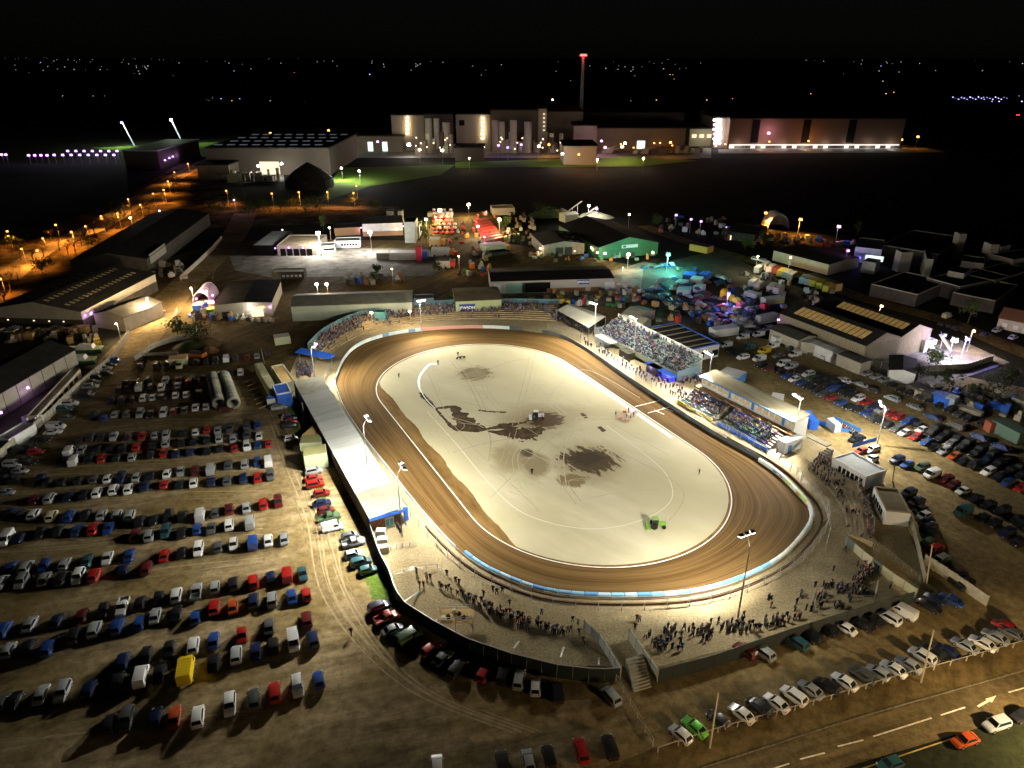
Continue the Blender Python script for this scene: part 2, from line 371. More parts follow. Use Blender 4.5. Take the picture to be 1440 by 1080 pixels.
# the inner edge pairs with the closest outer point direction: build the shale strip with its own coordinates
def track_mesh():
    # match each inner point to an outer one by angle round the stadium
    import bisect
    n = 240; per_in = resample(INN, 300 / n, True)
    n = len(per_in)
    def cast(p, d):
        best = None
        for i in range(NO):
            a, b = OUT[i], OUT[(i + 1) % NO]; e = b - a; den = d.x * e.y - d.y * e.x
            if abs(den) < 1e-9: continue
            w = a - p; t = (w.x * e.y - w.y * e.x) / den; s = (w.x * d.y - w.y * d.x) / den
            if 0 <= s <= 1 and t > 0 and (best is None or t < best): best = t
        return best or 10
    ins = []; outs = []
    for i, p in enumerate(per_in):
        t = (per_in[(i + 1) % n] - per_in[i - 1]).normalized(); d = Vector((t.y, -t.x, 0))
        if (p + d - OC).length < (p - OC).length: d = -d
        ins.append(p - d * .4); outs.append(p + d * (cast(p, d) + .1))
    K = 10; V = []; F = []; UV = []
    for i in range(n + 1):
        a = ins[i % n]; b = outs[i % n]
        for k in range(K + 1):
            q = a.lerp(b, k / K); V.append((q.x, q.y, .05))
    for i in range(n):
        for k in range(K): F.append((i * (K + 1) + k, (i + 1) * (K + 1) + k, (i + 1) * (K + 1) + k + 1, i * (K + 1) + k + 1))
    me = bpy.data.meshes.new('shale_track'); me.from_pydata(V, [], F)
    uvl = me.uv_layers.new(name='lap')
    for poly in me.polygons:
        for li in poly.loop_indices:
            vi = me.loops[li].vertex_index; i, k = divmod(vi, K + 1); uvl.data[li].uv = (i / n, k / K)
    m = bpy.data.materials.new('racing_shale'); m.use_nodes = True; N = m.node_tree.nodes; L = m.node_tree.links; b = N['Principled BSDF']
    b.inputs['Roughness'].default_value = .85; b.inputs['Specular IOR Level'].default_value = .1
    uv = N.new('ShaderNodeUVMap'); uv.uv_map = 'lap'
    def noise(sx, sy, det, off=0):
        mp = N.new('ShaderNodeMapping'); mp.inputs['Scale'].default_value = (sx, sy, 1); mp.inputs['Location'].default_value = (off, off, 0)
        L.new(uv.outputs[0], mp.inputs['Vector']); no = N.new('ShaderNodeTexNoise'); no.inputs['Scale'].default_value = 1; no.inputs['Detail'].default_value = det; no.inputs['Roughness'].default_value = .6
        L.new(mp.outputs[0], no.inputs['Vector']); return no
    n1 = noise(9, 34, 6); n2 = noise(5, 5, 3, 4.3); n3 = noise(60, 90, 8, 9.)
    def ramp(no, stops):
        r = N.new('ShaderNodeValToRGB'); e = r.color_ramp.elements
        e[0].position = stops[0][0]; e[0].color = (*stops[0][1], 1); e[1].position = stops[-1][0]; e[1].color = (*stops[-1][1], 1)
        for p, c in stops[1:-1]: x = e.new(p); x.color = (*c, 1)
        L.new(no.outputs['Fac'], r.inputs['Fac']); return r
    r1 = ramp(n1, [(.32, (.035, .018, .005)), (.5, (.105, .058, .015)), (.70, (.21, .128, .046))])
    r2 = ramp(n2, [(.38, (.08, .044, .013)), (.62, (.19, .118, .045))]); r3 = ramp(n3, [(.3, (.72,) * 3), (.7, (1.15,) * 3)])
    def mix(a, c, f, bt='MIX'):
        x = N.new('ShaderNodeMix'); x.data_type = 'RGBA'; x.blend_type = bt; x.inputs[0].default_value = f; L.new(a, x.inputs[6]); L.new(c, x.inputs[7]); return x.outputs[2]
    c = mix(r1.outputs[0], r2.outputs[0], .45); c = mix(c, r3.outputs[0], .8, 'MULTIPLY'); L.new(c, b.inputs['Base Color'])
    bp = N.new('ShaderNodeBump'); bp.inputs['Strength'].default_value = .5; bp.inputs['Distance'].default_value = .15
    L.new(n1.outputs['Fac'], bp.inputs['Height']); L.new(bp.outputs[0], b.inputs['Normal'])
    me.materials.append(m); o = bpy.data.objects.new('shale_track', me); col.objects.link(o); o['kind'] = 'structure'
track_mesh()
inn2 = [S(u, v) for u, v in stadium(63.5, 31.8)]
sheet('loose_shale_strip', inn2, .062, M_ochre, px=False)
pal = []
for u, v in stadium(63.0, 31.4):
    if v < -24: v = max(v, -28.2 + .5 * math.sin(u * .35) * .6 + random.uniform(-.12, .12))
    pal.append(S(u * .995, v))
sheet('infield', pal, .074, M_infield, px=False)
def loop_ribbon(name, P, w, z, m, closed=True, h=None):
    mb = MB(); n = len(P); rng = n if closed else n - 1; A = []; B = []
    for i in range(n):
        t = (P[(i + 1) % n if closed else min(i + 1, n - 1)] - P[i - 1 if closed else max(i - 1, 0)]); t.normalize(); q = Vector((-t.y, t.x, 0)) * w / 2
        A.append(P[i] + q + Vector((0, 0, z))); B.append(P[i] - q + Vector((0, 0, z)))
    for i in range(rng):
        j = (i + 1) % n
        mb.face([B[i], B[j], A[j], A[i]])
    o = mb.build(name, m, org=(0, 0, 0)); return o
loop_ribbon('white_track_line', INN, .28, .09, M_line)['kind'] = 'structure'
# broad white concrete strip on the home straight, inner dotted arc line
P = [S(u, 31.3 - .9 - (abs(u + 5) * .01)) for u in range(-36, 28, 4)]
loop_ribbon('white_concrete_edge', P, 1.25, .088, M_line, False)['kind'] = 'structure'
arc = catmull([S(u, v) for u, v in [(-20, -22), (0, -22), (20, -22.5), (36, -21), (47, -12), (50, 0), (47, 11), (38, 17), (26, 18.5), (10, 18.5)]], 8, False)
loop_ribbon('faint_infield_arc', arc, .22, .084, mat('faded_line', (.62, .61, .52), .8), False)['kind'] = 'structure'
for a, b in [((893, 572), (942, 560)), ((911, 581), (952, 570))]:
    mb = MB(); strip(a, b, .3, .07, mb); mb.build('start_line', M_line)['kind'] = 'structure'
mb = MB(); strip((920, 577), (934, 583), .3, .072, mb); strip((932, 573), (947, 579), .25, .072, mb); mb.build('grid_marks', M_line)['kind'] = 'structure'
def crop(o, s, pts): return [(o[0] + x / s, o[1] + y / s) for x, y in pts]
O8 = (580, 540)
def stain(nt, px0, py0, px1, py1, c, amp=.5, edge=.25, sc=.35, den=1., st=None):
    # a dirt mark worn into the concrete: noisy ellipse in plan coordinates
    N = nt.nodes; L = nt.links; ce = g((px0 + px1) / 2, (py0 + py1) / 2); a = (g(px1, (py0 + py1) / 2) - g(px0, (py0 + py1) / 2)).length / 2; b_ = (g(ce.x and (px0 + px1) / 2, py0) - g((px0 + px1) / 2, py1)).length / 2
    ge = N.new('ShaderNodeNewGeometry'); s = N.new('ShaderNodeVectorMath'); s.operation = 'SUBTRACT'; L.new(ge.outputs['Position'], s.inputs[0]); s.inputs[1].default_value = (ce.x, ce.y, .074)
    d = N.new('ShaderNodeVectorMath'); d.operation = 'DIVIDE'; L.new(s.outputs[0], d.inputs[0]); d.inputs[1].default_value = (a, b_, 1)
    le = N.new('ShaderNodeVectorMath'); le.operation = 'LENGTH'; L.new(d.outputs[0], le.inputs[0])
    mp = N.new('ShaderNodeMapping'); L.new(ge.outputs['Position'], mp.inputs['Vector'])
    if st: mp.vector_type = 'TEXTURE'; mp.inputs['Rotation'].default_value = (0, 0, st[0]); mp.inputs['Scale'].default_value = (st[1], 1, 1)
    no = N.new('ShaderNodeTexNoise'); no.inputs['Scale'].default_value = sc; no.inputs['Detail'].default_value = 10; no.inputs['Roughness'].default_value = .72; L.new(mp.outputs[0], no.inputs['Vector'])
    m1 = N.new('ShaderNodeMath'); m1.operation = 'MULTIPLY_ADD'; L.new(no.outputs['Fac'], m1.inputs[0]); m1.inputs[1].default_value = amp * 3; L.new(le.outputs['Value'], m1.inputs[2])
    mr = N.new('ShaderNodeMapRange'); L.new(m1.outputs[0], mr.inputs[0]); k = 1 + amp * 1.5; mr.inputs[1].default_value = k - edge - .15; mr.inputs[2].default_value = k + edge - .15; mr.inputs[3].default_value = den; mr.inputs[4].default_value = 0
    b = N['Principled BSDF']; src = b.inputs['Base Color'].links[0].from_socket; mx = N.new('ShaderNodeMix'); mx.data_type = 'RGBA'; L.new(mr.outputs[0], mx.inputs[0]); L.new(src, mx.inputs[6]); mx.inputs[7].default_value = (*c, 1); L.new(mx.outputs[2], b.inputs['Base Color'])
nt_ = M_infield.node_tree
for a_ in [(690, 505, 800, 600, (.40, .37, .24), .6, .5, .06, .6, (R(-20), 3)), (600, 500, 1000, 620, (.42, .39, .26), .8, .6, .03, .5, (R(10), 2)), (700, 568, 812, 612, (.24, .19, .10), .5, .5, .15, .75, (R(25), 3)), (770, 570, 850, 590, (.26, .21, .12), .5, .5, .2, .6, (R(25), 5)), (738, 578, 796, 604, (.06, .034, .012), .7, .12, .9, .95, (R(20), 2.5)),
           (774, 618, 882, 680, (.27, .22, .12), .35, .35, .3, .8, (R(-50), 3)), (784, 627, 874, 668, (.05, .030, .010), .85, .10, .8, .96, (R(-60), 3.5)), (800, 634, 850, 656, (.03, .018, .006), .8, .12, 1.1, .9, (R(30), 3)), (780, 665, 828, 686, (.17, .12, .05), .55, .12, .8, .9, (R(-60), 3)), (642, 515, 694, 536, (.045, .027, .010), .8, .12, .9, .97, (R(10), 4)),
           (640, 512, 700, 540, (.34, .30, .18), .8, .5, .4, .6, (R(20), 6)), (728, 630, 752, 645, (.06, .04, .018), .4, .15, .6, .95, (R(-40), 2)), (690, 620, 742, 668, (.25, .20, .11), .5, .25, .35, .75, (R(-35), 6)), (732, 636, 776, 674, (.20, .155, .08), .45, .2, .35, .8, (R(-55), 4)),
           (560, 595, 700, 740, (.44, .40, .26), .7, .5, .1, .5, (R(-60), 5)), (880, 640, 1040, 780, (.46, .42, .28), .7, .5, .08, .5, (R(-50), 3)), (800, 560, 960, 600, (.38, .34, .21), .8, .5, .12, .5, (R(28), 6))]: stain(nt_, *a_)
wet = [
 crop(O8, 6, [(550, 215), (640, 228), (700, 232), (800, 236), (790, 246), (690, 242), (620, 240), (560, 230)]),
 crop(O8, 6, [(765, 430), (810, 432), (800, 442), (770, 440)]), crop(O8, 6, [(900, 482), (940, 486), (930, 494), (905, 490)]), crop(O8, 6, [(995, 462), (1040, 462), (1060, 480), (1035, 478)]),
 crop((480, 360), 3, [(1005, 665), (1020, 662), (1040, 680), (1028, 688)]), crop((480, 360), 3, [(1078, 722), (1095, 720), (1118, 738), (1100, 744)]),
]
for i, w in enumerate(wet): sheet('wet_patch', w, .082 + .002 * (i % 3), M_wet, kind='stuff', jag=.2)
def stroke(pts, ws, z):
    P = []; W = []
    Q = catmull([Vector((*g(*q).xy, 0)) for q in crop(O8, 6, pts)], 8, False); n = len(Q)
    mb = MB(); A = []; B = []
    for i, q in enumerate(Q):
        f = i / (n - 1) * (len(ws) - 1); j = min(int(f), len(ws) - 2); w = ws[j] + (ws[j + 1] - ws[j]) * (f - j); t = Q[min(i + 1, n - 1)] - Q[max(i - 1, 0)]; t.normalize(); nn = Vector((-t.y, t.x, 0))
        ja = .6 * (ja if i else 1) + .4 * random.uniform(.3, 1.9); jb = .6 * (jb if i else 1) + .4 * random.uniform(.3, 1.9)
        A.append(q + nn * w * .8 * ja + Vector((0, 0, z))); B.append(q - nn * w * .8 * jb + Vector((0, 0, z)))
    for i in range(n - 1): mb.face([B[i], B[i + 1], A[i + 1], A[i]])
    mb.build('wet_patch', M_wet, org=(0, 0, 0))['kind'] = 'stuff'
stroke([(60, 75), (105, 115), (150, 165), (200, 215), (260, 285), (330, 360), (385, 400)], [.5, 1.3, .7, .4, .5, .7, .6], .082)
stroke([(200, 207), (280, 200), (345, 197), (372, 240), (415, 285), (465, 340), (540, 375), (620, 388)], [.4, .7, 1.3, 1.8, 2.6, 3.6, 2.4, 1.0], .084)
stroke([(340, 355), (400, 375), (470, 395), (560, 395)], [.5, 1.2, 1.0, .5], .086)
stroke([(560, 385), (640, 380), (720, 366), (800, 352), (880, 338), (960, 325)], [.8, .7, 1.3, 1.6, .8, .4], .0862)
stroke([(640, 398), (720, 412), (800, 415), (870, 418), (950, 415), (1030, 400), (1100, 372)], [.5, .9, 2.2, 3.8, 3.6, 2.6, 1.2], .0864)
stroke([(800, 360), (820, 385), (850, 405)], [1.4, 2.2, 2.0], .0866)
# tyre lines across the infield
M_tl2 = mat('tyre_mark', (.27, .245, .16), .85, c2=(.42, .39, .28), scale=1.)
for a, c, b in [((700, 660), (720, 600), (745, 500)), ((708, 660), (728, 600), (752, 500)), ((620, 560), (700, 580), (800, 640)), ((690, 700), (800, 600), (880, 590)), ((600, 520), (640, 600), (760, 720)), ((760, 540), (850, 590), (940, 640)), ((880, 640), (960, 690), (930, 745)), ((770, 560), (820, 520), (900, 560))]:
    P = catmull([Vector((*g(*p).xy, 0)) for p in (a, c, b)], 10, False); loop_ribbon('tyre_mark', P, .16, .0865, M_tl2, False)['kind'] = 'structure'

M_sc = mat('scuff_mark', (.36, .33, .21), .9, c2=(.47, .44, .31), scale=1.)
for k in range(26):
    u0 = random.uniform(-50, 50); v0 = random.uniform(-24, 26); a = random.choice([0, 0, 1.2, 2.4]) + random.uniform(-.5, .5); L_ = random.uniform(8, 40); bend = random.uniform(-8, 8)
    P = []
    for s in (0, .5, 1): P.append(S(max(-56, min(56, u0 + math.cos(a) * L_ * (s - .5) - math.sin(a) * bend * (s == .5))), max(-26, min(27, v0 + math.sin(a) * L_ * (s - .5) + math.cos(a) * bend * (s == .5)))))
    if any(abs(rel_[0]) > 48 and abs(rel_[1]) > 14 for rel_ in [((q - OC).dot(UA), (q - OC).dot(VA)) for q in P]): continue
    for off in ((0, 1.5) if k % 2 else (0,)):
        Q = [q + VA * off for q in catmull(P, 8, False)]; loop_ribbon('tyre_mark', Q, random.uniform(.12, .3), .0856 + .0001 * (k % 7), M_sc if k % 3 else M_tl2, False)['kind'] = 'structure'
M_rut = mat('wheel_rut', (.13, .095, .045), .95, c2=(.27, .205, .115), scale=.7, detail=8)
M_rut2 = mat('dusty_rut', (.24, .185, .10), .95, c2=(.38, .30, .17), scale=.7, detail=8)
for k, (y0, y1) in enumerate([(1045, 985), (905, 835), (830, 780), (775, 735), (705, 690), (668, 655), (655, 640), (597, 590), (570, 560), (520, 515)]):
    for j in range(4):
        P = [Vector((*g(-20 + 130 * i, y0 + (y1 - y0) * i / 3.6 + random.uniform(-5, 5) + j * 2.5).xy, 0)) for i in range(4)]; Q = catmull(P, 8, False); loop_ribbon('wheel_rut', Q, random.uniform(.22, .4), .006 + .0006 * j, M_rut if j % 2 else M_rut2, False)['kind'] = 'structure'
for k in range(10):
    P = [Vector((*g(x + k * 5, y).xy, 0)) for x, y in [(365, 560), (395, 640 + k), (425, 730), (455, 840), (560, 960), (720, 1030)]]; loop_ribbon('wheel_rut', catmull([q + Vector((random.uniform(-1, 1), 0, 0)) for q in P], 8, False), random.uniform(.2, .4), .0085 + .0006 * (k % 5), M_rut2 if k % 3 else M_rut, False)['kind'] = 'structure'

# ---- boundary wall round the track
wall = thing('track_wall', 'continuous board wall round the outside of the shale track', 'wall', OUT[0])
def rel(p): d = p - OC; return d.dot(UA), d.dot(VA)
pm = {}
def panel_mesh(L, th, h, key):
    if key not in pm:
        mb = MB(); mb.box((0, 0, 0), L, th, h); pm[key] = mb.mesh('panel', M_obj)
    return pm[key]
rnd = random.Random(4)
air = None
for i in range(NO):
    a, b = OUT[i], OUT[(i + 1) % NO]; mid = (a + b) / 2; u, v = rel(mid); L = (b - a).length; ang = math.atan2(b.y - a.y, b.x - a.x)
    if -66 < u < -60 and v > 20: continue
    if v > 30 and u < 46: c = (.07, .085, .10) if rnd.random() < .75 else (.10, .12, .13); h = 1.25
    elif u > 40 or (v > 30): c = rnd.choice([(.30, .24, .15), (.24, .19, .12), (.34, .30, .22)]); h = .75
    elif v < -30 and u > -50: c = rnd.choice([(.58, .64, .68), (.52, .58, .62), (.62, .64, .6)]); h = 1.0
    else:
        c = rnd.choice([(.62, .70, .68), (.55, .66, .66), (.16, .30, .5), (.7, .74, .7), (.5, .62, .6)]); h = 1.3
        if 0 < v < 22 and u < -70: c = (.62, .30, .24)
    t = Vector((math.cos(ang), math.sin(ang), 0)); out = Vector((t.y, -t.x, 0))
    if (mid + out - OC).length < (mid - OC).length: out = -out
    place(panel_mesh(2.46, .14, h, (2.46, h)), 'board_panel', mid + out * .12, ang, wall, c)
AF = thing('air_fence', 'pale blue inflatable air fence lining the bottom bend of the track', 'safety barrier', OUT[40])
mb = MB()
prof = [(-.35, .05), (-.42, .5), (-.3, 1.0), (0, 1.12), (.3, 1.0), (.36, .5), (.3, .05)]
V = []; F = []
for x in (-1.2, -1.1, 1.1, 1.2):
    s = .88 if abs(x) > 1.15 else 1
    V += [(x, y * s, z * s) for y, z in prof]
n7 = 7
for k in range(3):
    for j in range(6): F.append((k * n7 + j, (k + 1) * n7 + j, (k + 1) * n7 + j + 1, k * n7 + j + 1))
F += [tuple(range(7)), tuple(range(27, 20, -1))]
mb.raw(V, F); afm = mb.mesh('air_cushion', M_obj)
for i in range(NO):
    a, b = OUT[i], OUT[(i + 1) % NO]; mid = (a + b) / 2; u, v = rel(mid)
    if not (u > 43): continue
    ang = math.atan2(b.y - a.y, b.x - a.x); inn = (OC + UA * 32 - mid).normalized()
    c = rnd.choice([(.16, .42, .72), (.22, .50, .78), (.42, .62, .78), (.10, .32, .66)]) if v < 15 else rnd.choice([(.62, .74, .80), (.70, .78, .80), (.48, .64, .74), (.75, .8, .8)])
    if 38 < v and u < 62: c = rnd.choice([(.5, .62, .3), (.7, .75, .7), (.5, .6, .55)])
    place(afm, 'air_cushion', mid + inn * .5, ang, AF, c)
    if rnd.random() < .45 and v > 10:
        lm = MB(); lm.box((0, 0, 0), rnd.uniform(.6, 1.4), .06, .35); q = place(lm.mesh('advert_patch', M_obj), 'advert_patch', mid + inn * .93 + Vector((0, 0, .35)), ang, AF, rnd.choice([(.05, .1, .35), (.5, .08, .08), (.04, .25, .5)]))
# ---- catch fence: posts and cables outside the wall
cf = thing('catch_fence', 'post and cable safety fence standing behind the track wall', 'fence', OUT[0] + Vector((0, 0, 0)))
FEN = offset_loop(OUT, 3.0)
if (FEN[0] - OC).length < (OUT[0] - OC).length: FEN = offset_loop(OUT, -3.0)
FEN = resample([p for p in FEN], 4.2, True)
mb = MB(); mb.box((0, 0, 0), .09, .09, 2.9); mb.beam((0, 0, 2.0), (.0, 1.1, 0), .06); postm = mb.mesh('post', M_metal)
rails = MB(); NF = len(FEN)
for i, p in enumerate(FEN):
    u, v = rel(p)
    if u < -62: continue
    q = FEN[(i + 1) % NF]; ang = math.atan2(q.y - p.y, q.x - p.x)
    place(postm, 'post', p + Vector((0, 0, .03)), ang - math.pi * (0 if True else 1), cf)
    uq, vq = rel(q)
    if uq < -62: continue
    for z in (.55, 1.15, 1.75, 2.35, 2.85): rails.beam(p + Vector((0, 0, z)), q + Vector((0, 0, z)), .05 if z > 2.7 else .035)
rails.build('fence_cables', M_metal, cf)
# timber kerb rail behind the air fence
K2 = [p for p in offset_loop(OUT, 1.7 if (offset_loop(OUT, 1.7)[0] - OC).length > (OUT[0] - OC).length else -1.7)]
tr = MB()
for i in range(NO):
    if rel(K2[i])[0] > 30 and rel(K2[(i + 1) % NO])[0] > 30: tr.beam(K2[i] + Vector((0, 0, .35)), K2[(i + 1) % NO] + Vector((0, 0, .35)), .3, .6)
tag(tr.build('sleeper_rail', mat('dark_sleeper', (.09, .05, .03), .9), org=(OUT[60])), 'dark timber sleeper rail behind the air fence on the bottom bend', 'rail')

# ================================================================ FLOODLIGHT MASTS
FLC = (1.0, .94, .80)
MASTS = [  # head px, height, energy, wording
 ((517, 588), 17, 62000, 'floodlight mast over the long white roof, nearer its far end'),
 ((566, 655), 17, 70000, 'floodlight mast over the long white roof, nearer its canteen end'),
 ((1050, 751), 17.5, 50000, 'tall rusty floodlight mast behind the bottom bend air fence'),
 ((1240, 567), 12, 34000, 'floodlight mast standing alone on the east car park edge'),
 ((1122, 557), 13, 60000, 'white floodlight mast behind the near end of the glazed stand'),
 ((997, 496), 13, 60000, 'white floodlight mast between open grandstand and glazed stand'),
 ((891, 446), 15, 50000, 'floodlight mast rising through the middle of the open grandstand'),
 ((835, 426), 15, 50000, 'floodlight mast at the corner of the white marquee'),
 ((592, 422), 13, 45000, 'floodlight mast on the packed terrace before the dark shed'),
 ((442, 485), 12, 34000, 'floodlight mast by the blue entrance canopy'),
]
for (hx, hy), h, en, lab in MASTS:
    top = g(hx, hy, h); base = Vector((top.x, top.y, 0)); inn = (OC + UA * max(-32, min(32, (top - OC).dot(UA))) - base); inn.z = 0; inn.normalize()
    if hx == 1240: inn = Vector((-.8, .2, 0)).normalized()
    base = base - inn * 1.2; t = thing('floodlight_mast', lab, 'floodlight', base, 'floodlight masts round the stadium')
    mb = MB(); mb.tube(base, base + Vector((0, 0, h * .9)), .17, .1, 8); mb.tube(base + Vector((0, 0, h * .9)), base + Vector((0, 0, h)) + inn * 1.0, .08, .06, 6); mb.build('pole', M_pole if hx == 1050 else M_metal, t)
    side = Vector((-inn.y, inn.x, 0)); hc = base + Vector((0, 0, h)) + inn * 1.1
    mb = MB(); mb.beam(hc - side * 1.5, hc + side * 1.5, .1); mb.build('crossarm', M_metal, t)
    for k in (-1.2, 0, 1.2):
        c = hc + side * k; mb = MB(); mb.hexa([c - side * .42 - inn * .3 + Vector((0, 0, .05)), c + side * .42 - inn * .3 + Vector((0, 0, .05)), c + side * .42 + inn * .45 + Vector((0, 0, -.2)), c - side * .42 + inn * .45 + Vector((0, 0, -.2))],
            [c - side * .42 - inn * .3 + Vector((0, 0, .3)), c + side * .42 - inn * .3 + Vector((0, 0, .3)), c + side * .42 + inn * .45 + Vector((0, 0, .28)), c - side * .42 + inn * .45 + Vector((0, 0, .28))])
        o = mb.build('lamp_head', M_pole if hx == 1050 else M_metal, t)
        mb = MB(); mb.hexa([c - side * .38 - inn * .28 + Vector((0, 0, -.06)), c + side * .38 - inn * .28 + Vector((0, 0, -.06)), c + side * .38 + inn * .5 + Vector((0, 0, -.32)), c - side * .38 + inn * .5 + Vector((0, 0, -.32))],
            [c - side * .38 - inn * .28 + Vector((0, 0, .04)), c + side * .38 - inn * .28 + Vector((0, 0, .04)), c + side * .38 + inn * .47 + Vector((0, 0, -.21)), c - side * .38 + inn * .47 + Vector((0, 0, -.21))])
        mb.build('lens', E_fl, o)
    lp = hc + inn * .9 + Vector((0, 0, -.6))
    if hx in (517, 566):
        lamp_light('floodlight_beam', lp, en * .3, FLC, .22, 'SPOT', base + inn * 30, R(135))
        lamp_light('floodlight_spill_fill', lp, en * .36, FLC, .22)
        lamp_light('floodlight_beam', lp - inn * 2.4, en * .75, FLC, .22, 'SPOT', base - inn * 36, R(126))
    elif hx == 1240: lamp_light('floodlight_beam', lp, en * .8, FLC, .22)
    else: lamp_light('floodlight_beam', lp, en * 1.1, FLC, .22, 'SPOT', base + inn * 24, R(122)); lamp_light('floodlight_spill_fill', lp, en * (.20 if hx == 1050 else .30 if hx in (592, 442, 835, 891) else .10), FLC, .22)  # omni fill added to brighten terraces and concourse behind the directional heads
# ================================================================ BUILDINGS
class Fr:
    """local frame of a building: origin at the ground under its front-left eave corner"""
    def __init__(s, A, B, C, h):
        a = g(*A, h); b = g(*B, h); c = g(*C, h); a.z = b.z = c.z = 0
        s.o = a; s.W = (b - a).length; s.x = (b - a).normalized(); y = Vector((-s.x.y, s.x.x, 0)); d = (c - b).dot(y)
        s.D = abs(d); s.y = y if d > 0 else -y; s.h = h; s.ang = math.atan2(s.x.y, s.x.x)
    def __call__(s, x, y, z): return s.o + s.x * x + s.y * y + Vector((0, 0, z))
def fbox(F, x0, x1, y0, y1, z0, z1, mb): mb.hexa([F(x0, y0, z0), F(x1, y0, z0), F(x1, y1, z0), F(x0, y1, z0)], [F(x0, y0, z1), F(x1, y0, z1), F(x1, y1, z1), F(x0, y1, z1)])
def fpart(F, name, m, root, x0, x1, y0, y1, z0, z1): mb = MB(); fbox(F, x0, x1, y0, y1, z0, z1, mb); return mb.build(name, m, root)
def shed(name, label, A, B, C, h, rise=0, ridge='d', wm=M_wall, rm=M_dkroof, cat='building', oh=.35, base=None, ribs=0, group=None, minD=0, parapet=None):
    F = Fr(A, B, C, h)
    if minD: F.D = max(F.D, minD)
    W, D = F.W, F.D; t = thing(name, label, cat, F(W / 2, D / 2, 0), group)
    mb = MB()
    if rise and ridge == 'd':
        for y0, y1 in ((0, .25), (D - .25, D)):
            mb.hexa([F(0, y0, 0), F(W, y0, 0), F(W, y1, 0), F(0, y1, 0)], [F(0, y0, h), F(W, y0, h), F(W, y1, h), F(0, y1, h)])
            mb.raw([F(0, y0, h), F(W, y0, h), F(W / 2, y0, h + rise), F(0, y1, h), F(W, y1, h), F(W / 2, y1, h + rise)], [(0, 1, 2), (5, 4, 3), (1, 4, 5, 2), (0, 2, 5, 3)])
        fbox(F, 0, .25, .25, D - .25, 0, h, mb); fbox(F, W - .25, W, .25, D - .25, 0, h, mb)
    elif rise:
        fbox(F, 0, W, 0, .25, 0, h, mb); fbox(F, 0, W, D - .25, D, 0, h, mb)
        for x0, x1 in ((0, .25), (W - .25, W)):
            fbox(F, x0, x1, .25, D - .25, 0, h, mb); mb.raw([F(x0, 0, h), F(x0, D, h), F(x0, D / 2, h + rise), F(x1, 0, h), F(x1, D, h), F(x1, D / 2, h + rise)], [(0, 2, 1), (3, 4, 5), (0, 3, 5, 2), (1, 2, 5, 4)])
    else: fbox(F, 0, W, 0, D, 0, h, mb)
    mb.build('wall', wm, t)
    if base is not None: fpart(F, 'brick_base', base, t, -.03, W + .03, -.03, D + .03, 0, h * .38)
    def slab(p, q, r, s, th=.14): m_ = MB(); k = Vector((0, 0, th)); j = Vector((0, 0, .02)); m_.hexa([p + j, q + j, r + j, s + j], [p + k, q + k, r + k, s + k]); return m_
    if rise and ridge == 'd':
        e = rise * oh / (W / 2)
        slab(F(-oh, -oh, h - e), F(W / 2, -oh, h + rise), F(W / 2, D + oh, h + rise), F(-oh, D + oh, h - e)).build('roof', rm, t)
        slab(F(W / 2, -oh, h + rise), F(W + oh, -oh, h - e), F(W + oh, D + oh, h - e), F(W / 2, D + oh, h + rise)).build('roof', rm, t)
    elif rise:
        e = rise * oh / (D / 2)
        slab(F(-oh, -oh, h - e), F(W + oh, -oh, h - e), F(W + oh, D / 2, h + rise), F(-oh, D / 2, h + rise)).build('roof', rm, t)
        slab(F(-oh, D / 2, h + rise), F(W + oh, D / 2, h + rise), F(W + oh, D + oh, h - e), F(-oh, D + oh, h - e)).build('roof', rm, t)
    else:
        fpart(F, 'roof', rm, t, .3, W - .3, .3, D - .3, h + .002, h + .06)
        m_ = MB()
        for a in ((0, W, 0, .3), (0, W, D - .3, D), (0, .3, .3, D - .3), (W - .3, W, .3, D - .3)): fbox(F, *a, h + .002, h + .35, m_)
        m_.build('parapet', parapet or wm, t)
    F.rise = rise; F.ridge = ridge; F.t = t
    def roofz(x, y):
        if not rise: return h + .08
        return h + rise * (1 - abs(x - W / 2) / (W / 2)) if ridge == 'd' else h + rise * (1 - abs(y - D / 2) / (D / 2))
    F.rz = roofz
    if ribs:
        m_ = MB(); x = ribs
        while x < W: fbox(F, x, x + .12, -.08, -.002, .1, h - .1, m_); x += ribs
        m_.build('cladding_rib', wm, t)
    return F
def roof_lights(F, xs, y0, y1, n, w, l, m, name='skylight'):
    for x in xs:
        for i in range(n):
            y = y0 + (y1 - y0) * i / max(1, n - 1); a = [(x, y), (x + w, y), (x + w, y + l), (x, y + l)]
            mb = MB(); mb.hexa([F(p[0], p[1], F.rz(*p) + .13) for p in a], [F(p[0], p[1], F.rz(*p) + .2) for p in a]); mb.build(name, m, F.t)
def doors(F, items, y=0):   # x, w, z0, z1, material, name
    for x, w, z0, z1, m, nm in items: fpart(F, nm, m, F.t, x, x + w, -.09, -.003, z0, z1)
WL = {'or': (E_or, (1, .36, .05)), 'wm': (E_wm, (1, .72, .38)), 'wh': (E_wh, (1, .95, .88)), 'pu': (E_pu, (.75, .42, 1)), 'bl': (E_bl, (.3, .25, 1)), 'te': (E_te, (.15, .9, .8)), 'pk': (E_pk, (1, .5, .85))}
def bulb(c, r): mb = MB(); mb.tube(c + Vector((0, 0, -r * .7)), c + Vector((0, 0, r * .5)), r, r * .75, 10); return mb  # bulbs oversized so their shape stands in for lamp glare
def wall_lamp(px, py, z, c, e, t, r=.45, off=(0, -1.2, -.8)):
    P = g(px, py, z); bulb(P, r).build('wall_light', WL[c][0], t)
    lamp_light('wall_light_beam', P + Vector(off), e * {'pu': .3, 'bl': .5}.get(c, 1), WL[c][1], .3)
